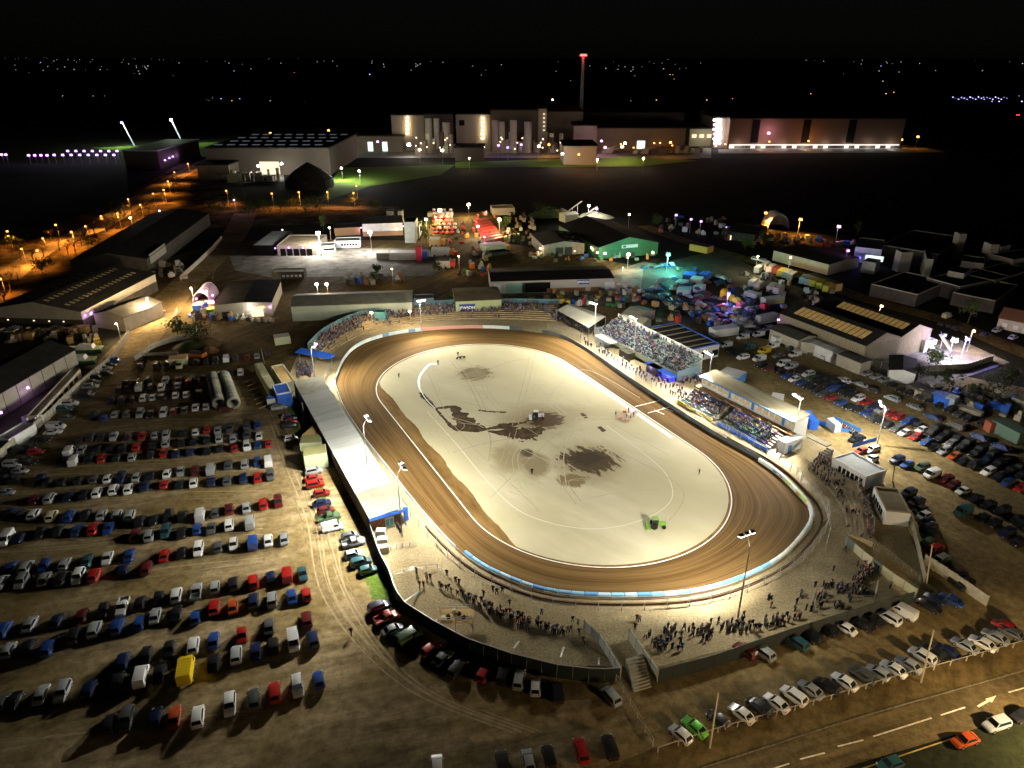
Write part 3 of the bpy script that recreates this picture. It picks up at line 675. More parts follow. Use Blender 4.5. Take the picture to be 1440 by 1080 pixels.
def street(px, py, h, c, e, lab, r=.5, name='street_lamp', cat='street lamp', group=None, arm=(0, 0)):
    e *= {'or': 3.2, 'pu': .1, 'pk': .4}.get(c, 1.9)
    P = g(px, py, h); base = Vector((P.x - arm[0], P.y - arm[1] + .7, 0)); t = thing(name, lab, cat, base, group)
    mb = MB(); mb.tube(base, base + Vector((0, 0, h + .3)), .12, .07, 6); mb.beam(base + Vector((0, 0, h + .3)), P + Vector((0, 0, .35)), .08); mb.build('pole', M_metal, t)
    mb = MB(); mb.box(P + Vector((0, 0, r * .5 + .02)), r * 1.5, r * 2, .18); mb.build('lamp_hood', M_metal, t)
    bulb(P, r).build('lamp_head', WL[c][0], t); 
    if c == 'or': lamp_light('street_lamp_beam', P + Vector((0, -.3, -r - .3)), e * 2.2, WL[c][1], .3, 'SPOT', P + Vector((0, -2, -9)), R(142))
    else: lamp_light('street_lamp_beam', P + Vector((0, -.3, -r - .5)), e, WL[c][1], .3)
    return t

# ---- trade units on the left
F = shed('warehouse', 'big dark-roofed warehouse with roof-light rows and violet lamps along its side', (-14, 434), (113, 438), (190, 384), 7.5, 3.2, 'd', M_wallb, M_dkroof, oh=.5)
fpart(F, 'brick_base', M_walld, F.t, -.05, F.W + .05, -.06, F.D + .05, 0, 4.2)
roof_lights(F, (F.W * .56, F.W * .78), F.D * .05, F.D * .9, 17, 1.9, 1.1, M_sky); roof_lights(F, (F.W * .22, F.W * .36), F.D * .1, F.D * .8, 9, 1.5, .8, M_sky)
for x, y in [(119, 443), (126, 438), (133, 432), (143, 424), (150, 418), (156, 413), (162, 408), (168, 403)]: wall_lamp(x, y, 5.5, 'pu', 420, F.t, .42, (1.2, -.6, -.6))
for x in (.16, .45, .62, .78): fpart(F, 'small_light', E_winw, F.t, F.W * x, F.W * x + .5, -.3, -.07, 3.2, 3.6)
F = shed('side_unit', 'low annex unit with pale front beside the violet-lit warehouse', (131, 441), (173, 447), (200, 422), 5.5, 1.8, 'd', M_wallb, M_dkroof2)
F = shed('long_dark_warehouse', 'long unlit warehouse stretching away behind the roof-light warehouse', (98, 367), (206, 364), (290, 300), 7, 3, 'd', M_walld, M_dkroof)
fpart(F, 'pale_panel', M_wall, F.t, F.W - .2, F.W + .05, 4, 26, 3.5, 8)
F = shed('corner_warehouse', 'dark-roofed unit at the far left with corrugated grey side wall', (-95, 560), (-18, 563), (72, 490), 7, 2.6, 'd', M_walld, M_dkroof)
m_ = MB()
for i in range(7): y = F.D * (i + .5) / 7; fbox(F, F.W + .002, F.W + .05, y - F.D / 14 + .15, y + F.D / 14 - .15, .4, 6.6, m_)
m_.build('side_cladding', M_wall, F.t)
for x, y in [(73, 515), (39, 545), (1, 580)]: wall_lamp(x, y, 5, 'pu', 650, F.t, .42, (1.5, 0, -.4))
F = shed('cabin_row', 'long low row of windowed cabins behind the concrete boundary wall', (52, 586), (113, 520), (110, 516), 3, 0, 'd', M_wallb, M_cream, minD=2.8)
for i in range(22): fpart(F, 'window', M_black if i % 3 else M_wallw, F.t, 1.2 + i * (F.W - 3) / 22, 1.2 + i * (F.W - 3) / 22 + 1.1, -.08, -.003, 1.2, 2.4)
for k, (x, y) in enumerate([(-8, 618), (30, 588), (42, 587)]): shed('site_box', ['white storage cabin at the left edge below the cabin row', 'small white hut at the lower end of the cabin row', 'second small hut at the lower end of the cabin row'][k], (x, y), (x + (20 if k == 0 else 7), y + 2), (x + (24 if k == 0 else 9), y - (24 if k == 0 else 5)), 2.6, 0, 'd', M_wallw, M_cream)
# timber packs and boats in the yard
tp = [(9, 473, 'w'), (19, 474, 'w'), (24, 469, 'w2'), (27, 478, 'o'), (44, 477, 'o'), (59, 472, 'p'), (68, 472, 'p'), (78, 472, 'd'), (82, 468, 'w2'), (92, 472, 'o2'), (102, 471, 'o2'), (110, 468, 'o2'), (118, 468, 'o2')]
for k, (x, y, c) in enumerate(tp):
    P = g(x, y, 0); cc = {'w': (.55, .5, .42), 'w2': (.5, .5, .45), 'o': (.62, .36, .12), 'p': (.5, .4, .26), 'd': (.12, .11, .1), 'o2': (.42, .28, .12)}[c]
    t = thing('timber_pack', f"{ {'w':'pale','w2':'whitish','o':'orange-lit','p':'tan','d':'dark','o2':'brown'}[c] } wrapped timber stack, {ordn(k)} from the left in the yard below the warehouse", 'timber stack', P, 'timber stacks in the yard')
    nb = 5 if c in 'oo2' else 3
    for j in range(nb):
        mb = MB(); mb.box((0, 0, 0), 3.6 / nb - .1, 3.0, 2.6 + rnd.uniform(-.3, .3)); place(mb.mesh('board_bundle', M_obj), 'board_bundle', P + Vector((-1.8 + 3.6 / nb * (j + .5), 0, 0)), 0, t, tuple(q * rnd.uniform(.85, 1.1) for q in cc))
def boat(x, y, L, lab, ang):
    P = g(x, y, 0); t = thing('boat', lab, 'boat', P, 'boats laid up in the yard'); X = Vector((math.cos(ang), math.sin(ang), 0)); Y = Vector((-X.y, X.x, 0)); k = Vector((0, 0, 1))
    def ring(x, w, z0, z1): return [P + X * x - Y * w * .5 + k * z0, P + X * x - Y * w + k * z1, P + X * x + Y * w + k * z1, P + X * x + Y * w * .5 + k * z0]
    V = []; st = [(-L / 2, .3, 1.6, 3.1), (-L * .38, 1.3, .8, 2.9), (-L * .1, 1.8, .6, 2.7), (L * .3, 1.8, .6, 2.6), (L / 2, 1.5, .8, 2.6)]
    for s in st: V += ring(*s)
    F = [(0, 1, 2, 3), (19, 18, 17, 16)]
    for i in range(4):
        for j in range(4): F.append((i * 4 + j, (i + 1) * 4 + j, (i + 1) * 4 + (j + 1) % 4, i * 4 + (j + 1) % 4))
    mb = MB(); mb.raw(V, F); mb.build('hull', M_green, t)
    mb = MB(); V = []
    for s in st: V += [P + X * s[0] - Y * (s[1] + .05) + k * s[3], P + X * s[0] - Y * (s[1] + .05) + k * (s[3] + .25), P + X * s[0] + Y * (s[1] + .05) + k * (s[3] + .25), P + X * s[0] + Y * (s[1] + .05) + k * s[3]]
    mb.raw(V, F); mb.build('deck', M_cream, t)
    mb = MB(); mb.hexa([P + X * a + Y * b + k * 2.9 for a, b in ((-L * .2, -1.2), (L * .3, -1.3), (L * .3, 1.3), (-L * .2, 1.2))], [P + X * a + Y * b + k * 4.1 for a, b in ((-L * .1, -.95), (L * .27, -1.05), (L * .27, 1.05), (-L * .1, .95))]); mb.build('cabin', M_wallw, t)
boat(107, 516, 13, 'green-hulled boat with pale deck, nearer of two by the wall', .12); boat(120, 500, 12, 'green-hulled boat with white cabin, farther of two by the wall', .10)
def forklift(x, y, lab, s=1., m=M_yel, ang=0):
    P = g(x, y, 0); t = thing('forklift', lab, 'forklift', P); X = Vector((math.cos(ang), math.sin(ang), 0)) * s; Y = Vector((-X.y, X.x, 0)); k = Vector((0, 0, s))
    def bx(a0, a1, b0, b1, c0, c1, nm, mm): mb = MB(); mb.hexa([P + X * a + Y * b + k * c0 for a, b in ((a0, b0), (a1, b0), (a1, b1), (a0, b1))], [P + X * a + Y * b + k * c1 for a, b in ((a0, b0), (a1, b0), (a1, b1), (a0, b1))]); mb.build(nm, mm, t)
    bx(-1.2, .8, -.6, .6, .4, 1.3, 'body', m); bx(-.8, .6, -.55, .55, 2.2, 2.3, 'cab_roof', m)
    for a in (-.75, .5):
        for b in (-.5, .45): bx(a, a + .07, b, b + .07, 1.3, 2.2, 'cab_post', m)
    bx(.9, 1.0, -.45, -.3, .1, 2.9, 'mast', M_tyre); bx(.9, 1.0, .3, .45, .1, 2.9, 'mast', M_tyre); bx(1.0, 2.1, -.4, -.28, .1, .16, 'fork', M_tyre); bx(1.0, 2.1, .28, .4, .1, .16, 'fork', M_tyre)
    for a in (-.8, .5):
        for b in (-.68, .62): mb = MB(); mb.tube(P + X * a + Y * b + k * .35, P + X * a + Y * (b + .12) + k * .35, .35 * s, n=10); mb.build('wheel', M_tyre, t)
forklift(139, 487, 'yellow forklift standing beyond the boats by the wall', 1.3, M_yel, .4)
# boundary walls
def panel_wall(name, lab, pts, h, m, step=3., th=.18, post=True, cat='wall', px=True, ztop=False, z0=0, mats=None, part='concrete_panel'):
    P = [g(*p, h if ztop else 0) for p in pts]
    for p in P: p.z = 0
    t = thing(name, lab, cat, P[0]); Q = resample(P, step); pmb = {}
    for i in range(len(Q) - 1):
        a, b = Q[i], Q[i + 1]; L = (b - a).length; ang = math.atan2((b - a).y, (b - a).x); key = round(L, 1)
        if key not in pmb: mb = MB(); mb.box((0, 0, 0), L - .08, th, h); pmb[key] = mb.mesh(part, m if not mats else M_obj)
        place(pmb[key], part, (a + b) / 2 + Vector((0, 0, z0)), ang, t, rnd.choice(mats) if mats else None)
    if post:
        mb = MB(); mb.box((0, 0, 0), .16, th + .12, h + .12); pme = mb.mesh('post', M_concw)
        for q in Q: place(pme, 'post', q + Vector((0, 0, z0)), ang, t)
    return t, Q
panel_wall('boundary_wall', 'long grey concrete wall between the trade units and the car park', [(-10, 655), (70, 590), (110, 550), (160, 508), (183, 472)], 2.6, M_concw, 3)
panel_wall('road_wall', 'pale low wall along the left side of the industrial road', [(254, 395), (300, 352), (312, 337)], 2.2, M_wallb, 4)
panel_wall('bank_wall', 'curved grey wall looping round the earth bank by the road end', [(190, 508), (215, 490), (245, 480), (265, 477), (280, 463), (255, 461), (243, 452), (250, 438)], 1.8, M_wallb, 2.5)
panel_wall('kerb_blocks', 'line of low white blocks along the top of the dirt forecourt', [(250, 500), (205, 500), (192, 503)], 1.0, M_wallb, 2.5, post=False)
# rubble heaps and skips
def heap(x, y, r, h, m, lab, name='soil_heap', cat='soil heap'):
    P = g(x, y, 0); mb = MB(); n = 14; V = [P + Vector((0, 0, h))]; 
    for k, (rr, hh) in enumerate(((.45, .7), (.8, .3), (1.05, -.1))):
        for i in range(n): a = 6.283 * i / n; q = rr * rnd.uniform(.85, 1.15); V.append(P + Vector((math.cos(a) * r * q * 1.3, math.sin(a) * r * q, h * hh * rnd.uniform(.8, 1.2) if hh > 0 else -.1)))
    F = [(0, 1 + i, 1 + (i + 1) % n) for i in range(n)]
    for k in range(2):
        for i in range(n): F.append((1 + k * n + i, 1 + (k + 1) * n + i, 1 + (k + 1) * n + (i + 1) % n, 1 + k * n + (i + 1) % n))
    mb.raw(V, F); o = mb.build(name, m, org=P, smooth=True); tag(o, lab, cat)
heap(292, 485, 4, 3, M_verge, 'brown earth heap beside the curved bank wall'); heap(296, 494, 2.5, 2, mat('rust_heap', (.18, .09, .04), .95), 'rusty scrap heap in front of the earth bank', 'scrap_heap', 'scrap heap'); heap(275, 486, 6, 2.2, M_leafd, 'scrub-covered mound behind the orange skip', 'mound', 'mound')
def container(name, lab, A, B, C, h, m, rm=None, cat='container', group=None, ribs=True):
    F = Fr(A, B, C, h); t = thing(name, lab, cat, F(F.W / 2, F.D / 2, 0), group); W, D = F.W, F.D
    mb = MB(); fbox(F, 0, W, 0, D, .12, h, mb)
    mb.build('shell', m, t); 
    if rm: fpart(F, 'roof', rm, t, .05, W - .05, .05, D - .05, h + .002, h + .07)
    if ribs:
        mb = MB(); x = .4
        while x < W - .2: fbox(F, x, x + .1, -.05, -.002, .2, h - .1, mb); x += .55
        mb.build('side_rib', m, t)
    F.t = t; return F
container('skip', 'rusty orange skip at the left of the topmost car row', (262, 497), (283, 499), (285, 494), 1.6, mat('skip_orange', (.4, .12, .03), .8), M_black, 'skip')
container('site_trailer', 'white box trailer alone on the forecourt with a long dark shadow', (386, 476), (408, 473), (404, 468), 2.8, M_cream, M_wallw, 'trailer')
container('earth_wagon', 'cream flat wagon parked beside the skip in the topmost row', (236, 507), (262, 504), (260, 498), 2.2, M_cream, M_wood, 'wagon')
container('roadside_stall', 'dark blue stall front beneath the pink-lit arched tent', (270, 430), (284, 430), (286, 424), 3, M_blue, M_navy, 'stall')
container('lime_crate', 'lime green crate beside the pink-lit tent', (287, 436), (300, 435), (300, 431), 1.8, mat('lime', (.35, .6, .05), .6), None, 'crate')
# pink-lit arched tent
def arch(name, lab, A, B, L, r, m, cat='tent', lights=None, n=10, hh=1.):
    a = g(*A, 0); b = g(*B, 0); x = (b - a).normalized(); W = (b - a).length; y = Vector((-x.y, x.x, 0)); t = thing(name, lab, cat, a + x * W / 2)
    V = []; K = 7
    for j in range(K):
        for i in range(n + 1): q = math.pi * i / n; V.append(a + x * (W / 2 - math.cos(q) * W / 2) + y * (L * j / (K - 1)) + Vector((0, 0, math.sin(q) * r)))
    F = [(j * (n + 1) + i, (j + 1) * (n + 1) + i, (j + 1) * (n + 1) + i + 1, j * (n + 1) + i + 1) for j in range(K - 1) for i in range(n)] + [tuple(range((K - 1) * (n + 1), K * (n + 1)))]
    mb = MB(); mb.raw(V, F); mb.build('canopy', m, t)
    mb = MB()
    for j in range(K):
        for i in range(n): mb.beam(V[j * (n + 1) + i] * 1, V[j * (n + 1) + i + 1], .18)
    mb.build('hoop', M_wallw, t); return t
t = arch('arched_tent', 'arched white tent glowing pink beside the industrial road', (271, 428), (296, 427), 14, 5, mat('pink_lit_canvas', (.75, .5, .65), .6), lights=1)  # pink lamplight put into the colour of the white canvas
for x, y in [(276, 420), (290, 410), (299, 415)]: wall_lamp(x, y, 5.2, 'pk', 900, t, .4, (0, -1, 1.5))
fpart(Fr((271, 428), (296, 427), (300, 415), 0), 'lit_front', E_pk, t, 5, 8.5, -.2, -.1, .2, 1.4)
# sheds between the track and the freight yard
F = shed('flat_roof_unit', 'black flat-roofed unit with warm-lit doorway left of the long green shed', (302, 429), (381, 425), (394, 394), 5.5, .6, 'd', M_wallb, M_dkroof)
doors(F, [(F.W * .62, 4.5, 0, 3.2, E_winw, 'lit_doorway'), (F.W * .1, 3, 0, 2.6, M_walld, 'door')])
for x, y, c, e in [(352, 432, 'wh', 500), (370, 428, 'wm', 900), (381, 428, 'pu', 300)]: wall_lamp(x, y, 4.4, c, e, F.t, .38)
for k in range(12): x = 346 + k * 3.2; tag(container('pallet_stack', f'pallet stack, {ordn(k)} from the left before the warm-lit doorway', (x, 447 + k % 3), (x + 2.4, 447 + k % 3), (x + 2.6, 445 + k % 3), 1.4, rnd.choice([M_wood, M_wallw, M_walld]), None, 'pallets', 'pallet stacks before the flat-roofed unit', False).t)
F = shed('long_green_shed', 'long shed with grey-green roof and pale wall behind the packed terrace', (409, 431), (579, 425), (583, 408), 6, 1.6, 'w', mat('mint_wall', (.38, .42, .32), .8, c2=(.45, .48, .38), scale=.4), M_groof)
F2 = shed('switch_cabin', 'dark blue-grey square cabin standing on the terrace edge beneath a floodlight', (582, 421), (610, 420), (611, 414), 5, 0, 'd', mat('slate_sheet', (.10, .13, .16), .6), M_dkroof2, cat='cabin')
F3 = shed('race_control_box', 'small teal lookout box above the crowd at the left terrace', (525, 440), (541, 440), (542, 436), 4.4, 0, 'd', mat('teal_sheet', (.06, .22, .24), .6), M_dkroof2, cat='lookout box')
F = shed('merchant_shed', 'short shed with blue merchant sign on its pale green wall', (641, 424), (705, 421), (702, 403), 5.5, 1.2, 'w', mat('lime_wall', (.36, .42, .2), .8, c2=(.42, .47, .26), scale=.4), mat('brown_roof', (.13, .10, .06), .85, c2=(.18, .14, .09), scale=.3))
def sign(F, x0, x1, z0, z1, txt, t, bm=M_blue2):
    mb = MB(); fbox(F, x0, x1, -.22, -.09, z0, z1, mb); o = mb.build('sign_board', mat('sign_navy', (.02, .045, .22), .5) if bm is None else bm, t)
    cu = bpy.data.curves.new('lettering', 'FONT'); cu.body = txt; cu.size = (z1 - z0) * .95; cu.align_x = 'CENTER'; cu.align_y = 'CENTER'; cu.extrude = .02; cu.offset = .03; cu.size = min(cu.size, (x1 - x0) / (len(txt) * .66))
    cu.materials.append(mat('sign_white', (.85, .85, .85), .5, emit=(1, 1, 1), es=.12)); tmp = bpy.data.objects.new('tmp', cu); col.objects.link(tmp); me = bpy.data.meshes.new_from_object(tmp.evaluated_get(bpy.context.evaluated_depsgraph_get())); bpy.data.objects.remove(tmp); q = bpy.data.objects.new('lettering', me); col.objects.link(q); q.parent = o
    q.location = F((x0 + x1) / 2, -.25, (z0 + z1) / 2) - ORG[t.name]; q.rotation_euler = (math.pi / 2, 0, F.ang)
    return o
sign(F, F.W * .07, F.W * .42, 1.2, 4.3, 'JEWSON', F.t, None)
F = shed('merchant_warehouse', 'long black-roofed builders merchant shed with blue sign and brick base', (691, 396), (863, 391), (856, 374), 5.5, 1.2, 'w', mat('pale_rib_wall', (.42, .40, .36), .8), M_dkroof, ribs=1.4)
sign(F, F.W * .70, F.W * .80, 3.2, 5.2, 'JEWSON', F.t, None)
doors(F, [(F.W * .02, 3, .2, 4.4, M_wallw, 'roller_door'), (F.W * .12, 8, .2, 4.6, mat('shelf_green', (.2, .35, .28), .7), 'open_rack'), (F.W * .25, 12, .2, 4.6, M_black, 'open_bay'), (F.W * .45, F.W * .45, 0, 1.8, M_brick, 'brick_panel'), (F.W * .93, 4, .2, 3.8, M_wallw, 'end_sign')])
wall_lamp(751, 394, 4.8, 'wh', 350, F.t, .35)
yk = 0
for x, y, w in [(745, 428, 9), (755, 428, 8), (765, 425, 8), (773, 424, 8), (783, 423, 8), (791, 421, 7), (799, 423, 7), (749, 421, 8), (770, 419, 8), (788, 417, 8)]:
    container('brick_pallet', f'yellow-wrapped brick pallet stack, {ordn(yk)} in the merchant yard row', (x - w / 2, y), (x + w / 2, y - .3), (x + w / 2, y - 4), 2.2, mat('yellow_wrap', (.62, .45, .05), .5, c2=(.5, .36, .06), scale=1), None, 'brick pallets', 'yellow-wrapped pallets in the merchant yard', False); yk += 1
for k in range(46):
    x = rnd.uniform(700, 880); y = rnd.uniform(402, 428) if x > 812 else rnd.choice([rnd.uniform(400, 410), rnd.uniform(428, 432)])
    w = rnd.uniform(4, 8); container('stock_pile', f'building stock pile, {ordn(k)} counted across the merchant yard', (x, y), (x + w, y - .2), (x + w, y - 3), rnd.uniform(.8, 2.2), rnd.choice([M_walld, M_brick, M_wood, M_concw, M_dkroof2, M_green, M_wallb]), None, 'stock pile', 'stock piles in the merchant yard', False)
F = shed('grey_gable_unit', 'grey gable-fronted unit with white roof lights and double doors', (764, 345), (822, 342), (813, 326), 5.5, 1.6, 'd', M_wall, M_dkroof2)
doors(F, [(F.W * .3, 4, 0, 4, M_walld, 'roller_door'), (F.W * .52, 4, 0, 4, M_walld, 'roller_door'), (F.W * .74, 1.2, 1.2, 2.2, E_winw, 'lit_window')])
roof_lights(F, (F.W * .66, F.W * .82), 2, F.D * .8, 3, 2.2, 1.6, mat('pale_rooflight', (.6, .62, .62), .5))
for x, y in [(760, 349), (824, 341)]: wall_lamp(x, y, 4, 'wm', 500, F.t, .4)
F = shed('green_gable_unit', 'large dark gabled shed with green front and white name board', (842, 348), (926, 341), (893, 309), 6, 4, 'd', M_green, M_dkroof)
fpart(F, 'sign_board', M_wallw, F.t, F.W * .38, F.W * .65, -.2, -.05, 4.6, 6.2); fpart(F, 'sign_emblem', M_green, F.t, F.W * .40, F.W * .45, -.24, -.21, 4.9, 5.9)
for x, y, c in [(832, 348, 'wm'), (840, 355, 'wm'), (918, 355, 'wm'), (851, 356, 'wh')]: wall_lamp(x, y, 4, c, 450, F.t, .45)
# freight yard
F = shed('canopy_workshop', 'dark open-fronted workshop with pale sloping roof', (354, 346), (384, 346), (392, 325), 5, 0, 'd', M_black, M_wroof)
F = shed('lit_depot', 'flat tan-roofed depot with violet lamps over dark open bays', (389, 346), (444, 346), (447, 331), 5, 0, 'd', M_wallb, mat('tan_roof', (.30, .24, .15), .8, c2=(.36, .30, .2), scale=.3))
doors(F, [(1.5 + i * (F.W - 3) / 5, (F.W - 3) / 5 - .6, 0, 3.6, M_black, 'dark_bay_panel') for i in range(5)])  # flat black panels paint the darkness inside the open bays
for x, y, c, e in [(387, 349, 'pu', 300), (406, 348, 'pu', 500), (426, 348, 'pu', 500), (397, 323, 'pk', 300)]: wall_lamp(x, y, 4.3, c, e, F.t, .42)
F = shed('white_office', 'white two-storey office with dark roof and tan brick base', (509, 315), (566, 313), (562, 303), 7, .8, 'w', M_wallw, M_dkroof2, base=mat('tan_brick', (.32, .2, .12), .9))
for x, y, c in [(519, 325, 'pk'), (558, 322, 'wm'), (567, 318, 'pk'), (508, 320, 'pk')]: wall_lamp(x, y, 4, c, 350, F.t, .4)
F = shed('low_wing', 'low brown wing attached left of the white office', (470, 321), (506, 319), (505, 312), 4.5, .6, 'w', mat('tan_brick2', (.3, .19, .11), .9), M_dkroof)
for k, (a, b, c, h) in enumerate([((449, 347), (471, 346), (472, 341), 3.2), ((470, 340), (506, 339), (506, 334), 3.4)]):
    F = shed('white_cabin', ['plain white cabin right of the violet-lit depot', 'long white cabin with a row of small windows'][k], a, b, c, h, 0, 'd', M_wallw, M_dkroof2, cat='cabin')
    for i in range(6): fpart(F, 'window', M_black, F.t, F.W * (.25 + i * .11), F.W * (.25 + i * .11) + 1.1, -.07, -.003, 1.2, 2.2)
F = shed('long_hut', 'green-sided long hut with round windows on the freight yard edge', (382, 384), (427, 383), (427, 378), 3, 0, 'd', M_walld, M_cream, cat='cabin')
for i in range(5): fpart(F, 'window', M_wallw, F.t, F.W * (.32 + i * .13), F.W * (.32 + i * .13) + 1.1, -.07, -.003, 1, 2)
C_ = container('curtain_trailer', 'long white ribbed trailer parked across the freight yard', (547, 356), (584, 356), (584, 352), 3.6, M_wallw, M_wallw, 'trailer'); container('curtain_trailer', 'grey flat trailer left of the long white ribbed trailer', (529, 356), (546, 356), (546, 352), 3.2, M_wall, None, 'trailer')
container('tall_red_container', 'tall bright red container standing on end in the freight yard', (584, 348), (592, 348), (592, 345), 7, mat('crimson', (.6, .02, .08), .5), M_red, 'container', None, False); container('blue_container', 'blue container beside the tall red one', (593, 354), (600, 354), (600, 351), 3.6, M_blue, M_blue, 'container')
for k, (a, b, c, m, w) in enumerate([((606, 351), (631, 351), (630, 347), M_wallw, 'white box lorry with orange cab, upper of two facing right'), ((613, 367), (632, 367), (632, 362), M_wallw, 'white box lorry with dark roof, lower of two facing right'), ((683, 347), (712, 344), (715, 338), M_cream, 'cream lorry parked at the foot of the red machines'), ((603, 337), (618, 337), (618, 333), M_wood, 'small tan lorry body above the two box lorries')]):
    C_ = container('freight_lorry', w, a, b, c, 3.6, m, M_wallw if k != 1 else M_dkroof2, 'lorry', 'lorries in the freight yard', False)
    fpart(C_, 'cab', M_orange if k != 1 else M_red, C_.t, C_.W + .2, C_.W + 2.3, .1, C_.D - .1, .4, 3.0)
    for x in (1.5, C_.W - 2, C_.W + 1.2):
        mb = MB(); mb.tube(C_(x, -.05, .5), C_(x, .3, .5), .5, n=10); mb.build('wheel', M_tyre, C_.t)
container('flatbed_lorry', 'dark flatbed lorry with red rear beside the cream lorry', (694, 356), (716, 353), (717, 349), 1.8, M_walld, M_black, 'lorry')
def clutter(name, cat, phrase, grp, x0, x1, y0, y1, n, pal, wr=(3, 8), hr=(.7, 2.6), slope=0.):
    for k in range(n):
        x = rnd.uniform(x0, x1); y = rnd.uniform(y0, y1) + (x - x0) * slope; w = rnd.uniform(*wr); P = g(x, y); h = rnd.uniform(*hr); pxm = FPX / math.hypot(P.y, 92); a = rnd.choice([0, 0, .5, -1.06]) + rnd.uniform(-.1, .1)
        mb = MB(); mb.box(P, w / pxm, rnd.uniform(1.6, 3.0), h, a)
        if rnd.random() < .5: mb.box(P + Vector((rnd.uniform(-.5, .5), 0, h + .005)), w / pxm * .5, 1.2, rnd.uniform(.3, 1.2), a + .2)
        o = mb.build(name, rnd.choice(pal)); tag(o, f'{phrase}, {ordn(k)} counted across that yard', cat, grp)
MIX = [M_walld, M_wallb, M_wood, M_concw, M_wallw, M_blue, M_red, M_green, M_dkroof2, M_brick, M_orange, M_cream]
clutter('goods_stack', 'goods stack', 'goods stacked along the south side of the freight yard', 'goods round the freight yard', 485, 568, 391, 400, 30, [M_walld, M_concw, M_blue, M_brick, M_dkroof2], (3, 7))
clutter('goods_stack', 'goods stack', 'goods between the hire yard lorries and merchant warehouse', 'goods round the hire yard', 640, 690, 352, 392, 24, MIX, (3, 7))
clutter('plant_item', 'plant item', 'small plant item on the hire yard ground', 'plant in the hire yard', 632, 700, 300, 345, 34, [M_red, M_red, M_orange, M_wallw, M_walld, M_dkroof2], (2, 5), (.8, 2.5))
clutter('goods_stack', 'goods stack', 'goods before the gabled sheds', 'goods before the gabled sheds', 745, 925, 358, 368, 30, MIX, (2, 6), (.6, 1.8))
clutter('goods_stack', 'goods stack', 'goods in the row behind the marquee and grandstand', 'goods behind the grandstand', 800, 905, 404, 432, 40, MIX, (3, 7))
clutter('goods_stack', 'goods stack', 'goods across the lower scrap yard', 'goods in the scrap yard', 905, 1060, 425, 450, 46, MIX, (3, 8), (.6, 2.4), .08)
clutter('goods_stack', 'goods stack', 'goods on the far works strip', 'goods on the far works strip', 1010, 1200, 322, 340, 36, MIX, (3, 7), (.6, 2.4), .1)
clutter('goods_stack', 'goods stack', 'goods by the violet lamps beyond the estate road', 'goods beyond the estate road', 925, 1030, 306, 330, 26, MIX, (2, 6))
clutter('goods_stack', 'goods stack', 'goods in scrub beyond the east car park', 'goods beyond the east car park', 1290, 1440, 535, 560, 40, [M_walld, M_concw, M_dkroof2, M_blue, M_wallb], (4, 10), (.6, 2.4), .22)
clutter('goods_stack', 'goods stack', 'goods round the lorry park', 'goods round the lorry park', 1040, 1180, 385, 425, 40, [M_walld, M_wallw, M_wallb, M_dkroof2, M_concw], (3, 7), (.7, 2.4), .12)
clutter('goods_stack', 'goods stack', 'goods left of the flat-roofed unit', 'goods by the arched tent', 262, 345, 436, 452, 24, [M_walld, M_wallb, M_concw, M_blue, M_wood], (3, 7))
clutter('goods_stack', 'goods stack', 'goods in the dark side yard', 'goods in the side yard', 205, 262, 372, 392, 22, [M_walld, M_wallw, M_concw], (4, 9))
clutter('goods_stack', 'goods stack', 'goods in the timber yard', 'goods in the timber yard', -10, 140, 466, 482, 30, [M_walld, M_wood, M_wallb, M_concw], (4, 9))
# concrete works tower boxes
for k, (a, b, c, h) in enumerate([((568, 313), (583, 313), (583, 306), 11), ((571, 320), (589, 320), (590, 312), 6), ((543, 298), (553, 298), (553, 295), 7), ((559, 298), (565, 298), (565, 295), 7)]):
    shed('batching_block', ['tall stepped grey batching tower right of the white office', 'lower grey block at the foot of the batching tower', 'grey tank block above the white office roof', 'narrow grey tank block beside the batching tower'][k], a, b, c, h, 0, 'd', mat('grey_block', (.30, .32, .28), .8, c2=(.38, .4, .35), scale=.4), M_wall, cat='works block')
# red hire machinery
def boom_lift(x, y, lab, m=M_red, ang=0.):
    P = g(x, y, 0); t = thing('boom_lift', lab, 'access platform', P, 'red access platforms in the hire yard'); X = Vector((math.cos(ang), math.sin(ang), 0)); Y = Vector((-X.y, X.x, 0)); k = Vector((0, 0, 1))
    mb = MB(); mb.box(P + k * .5, 3, 1.8, .8, ang); mb.build('chassis', m, t); mb = MB(); mb.beam(P + k * 1.5 - X, P + k * 3 + X * 3.5, .4); mb.build('boom', m, t); mb = MB(); mb.box(P + X * 3.8 + k * 2.4, 1, 1.8, 1.1, ang); mb.build('basket', M_wallw, t)
    for a in (-1, 1): mb = MB(); mb.tube(P + X * a - Y * 1.05 + k * .5, P + X * a + Y * 1.05 + k * .5, .5, n=8); mb.build('wheel', M_tyre, t)
bi = 0
for r_ in range(6):
    for c_ in range(4):
        boom_lift(608 + c_ * 7.4 + r_ * 1.2 + rnd.uniform(-1, 1), 303 + r_ * 5.2, f'red boom lift, {ordn(c_)} from the left in the {ordn(r_)} row of the floodlit hire yard', rnd.choice([M_red, M_red, M_orange]), 1.3 + rnd.uniform(-.2, .2)); bi += 1
for k in range(9): container('red_skip', f'long red skip, {ordn(k)} from the back in the slanting red stack', (671 + k * 1.8, 310 + k * 3.6), (688 + k * 2.5, 307 + k * 3.3), (689 + k * 2.5, 304.5 + k * 3.3), 2.2, M_red, mat('red_dark', (.3, .02, .02), .6), 'skip', 'red skips stacked in the hire yard', False)
for k in range(4): container('loading_rack', f'white panelled rack, {ordn(k)} of those behind the boom lifts', (601 + k * 9, 300), (609 + k * 9, 300), (609 + k * 9, 297), 2.5, M_wallw if k > 1 else M_wallb, None, 'rack', 'racks behind the boom lifts', False)
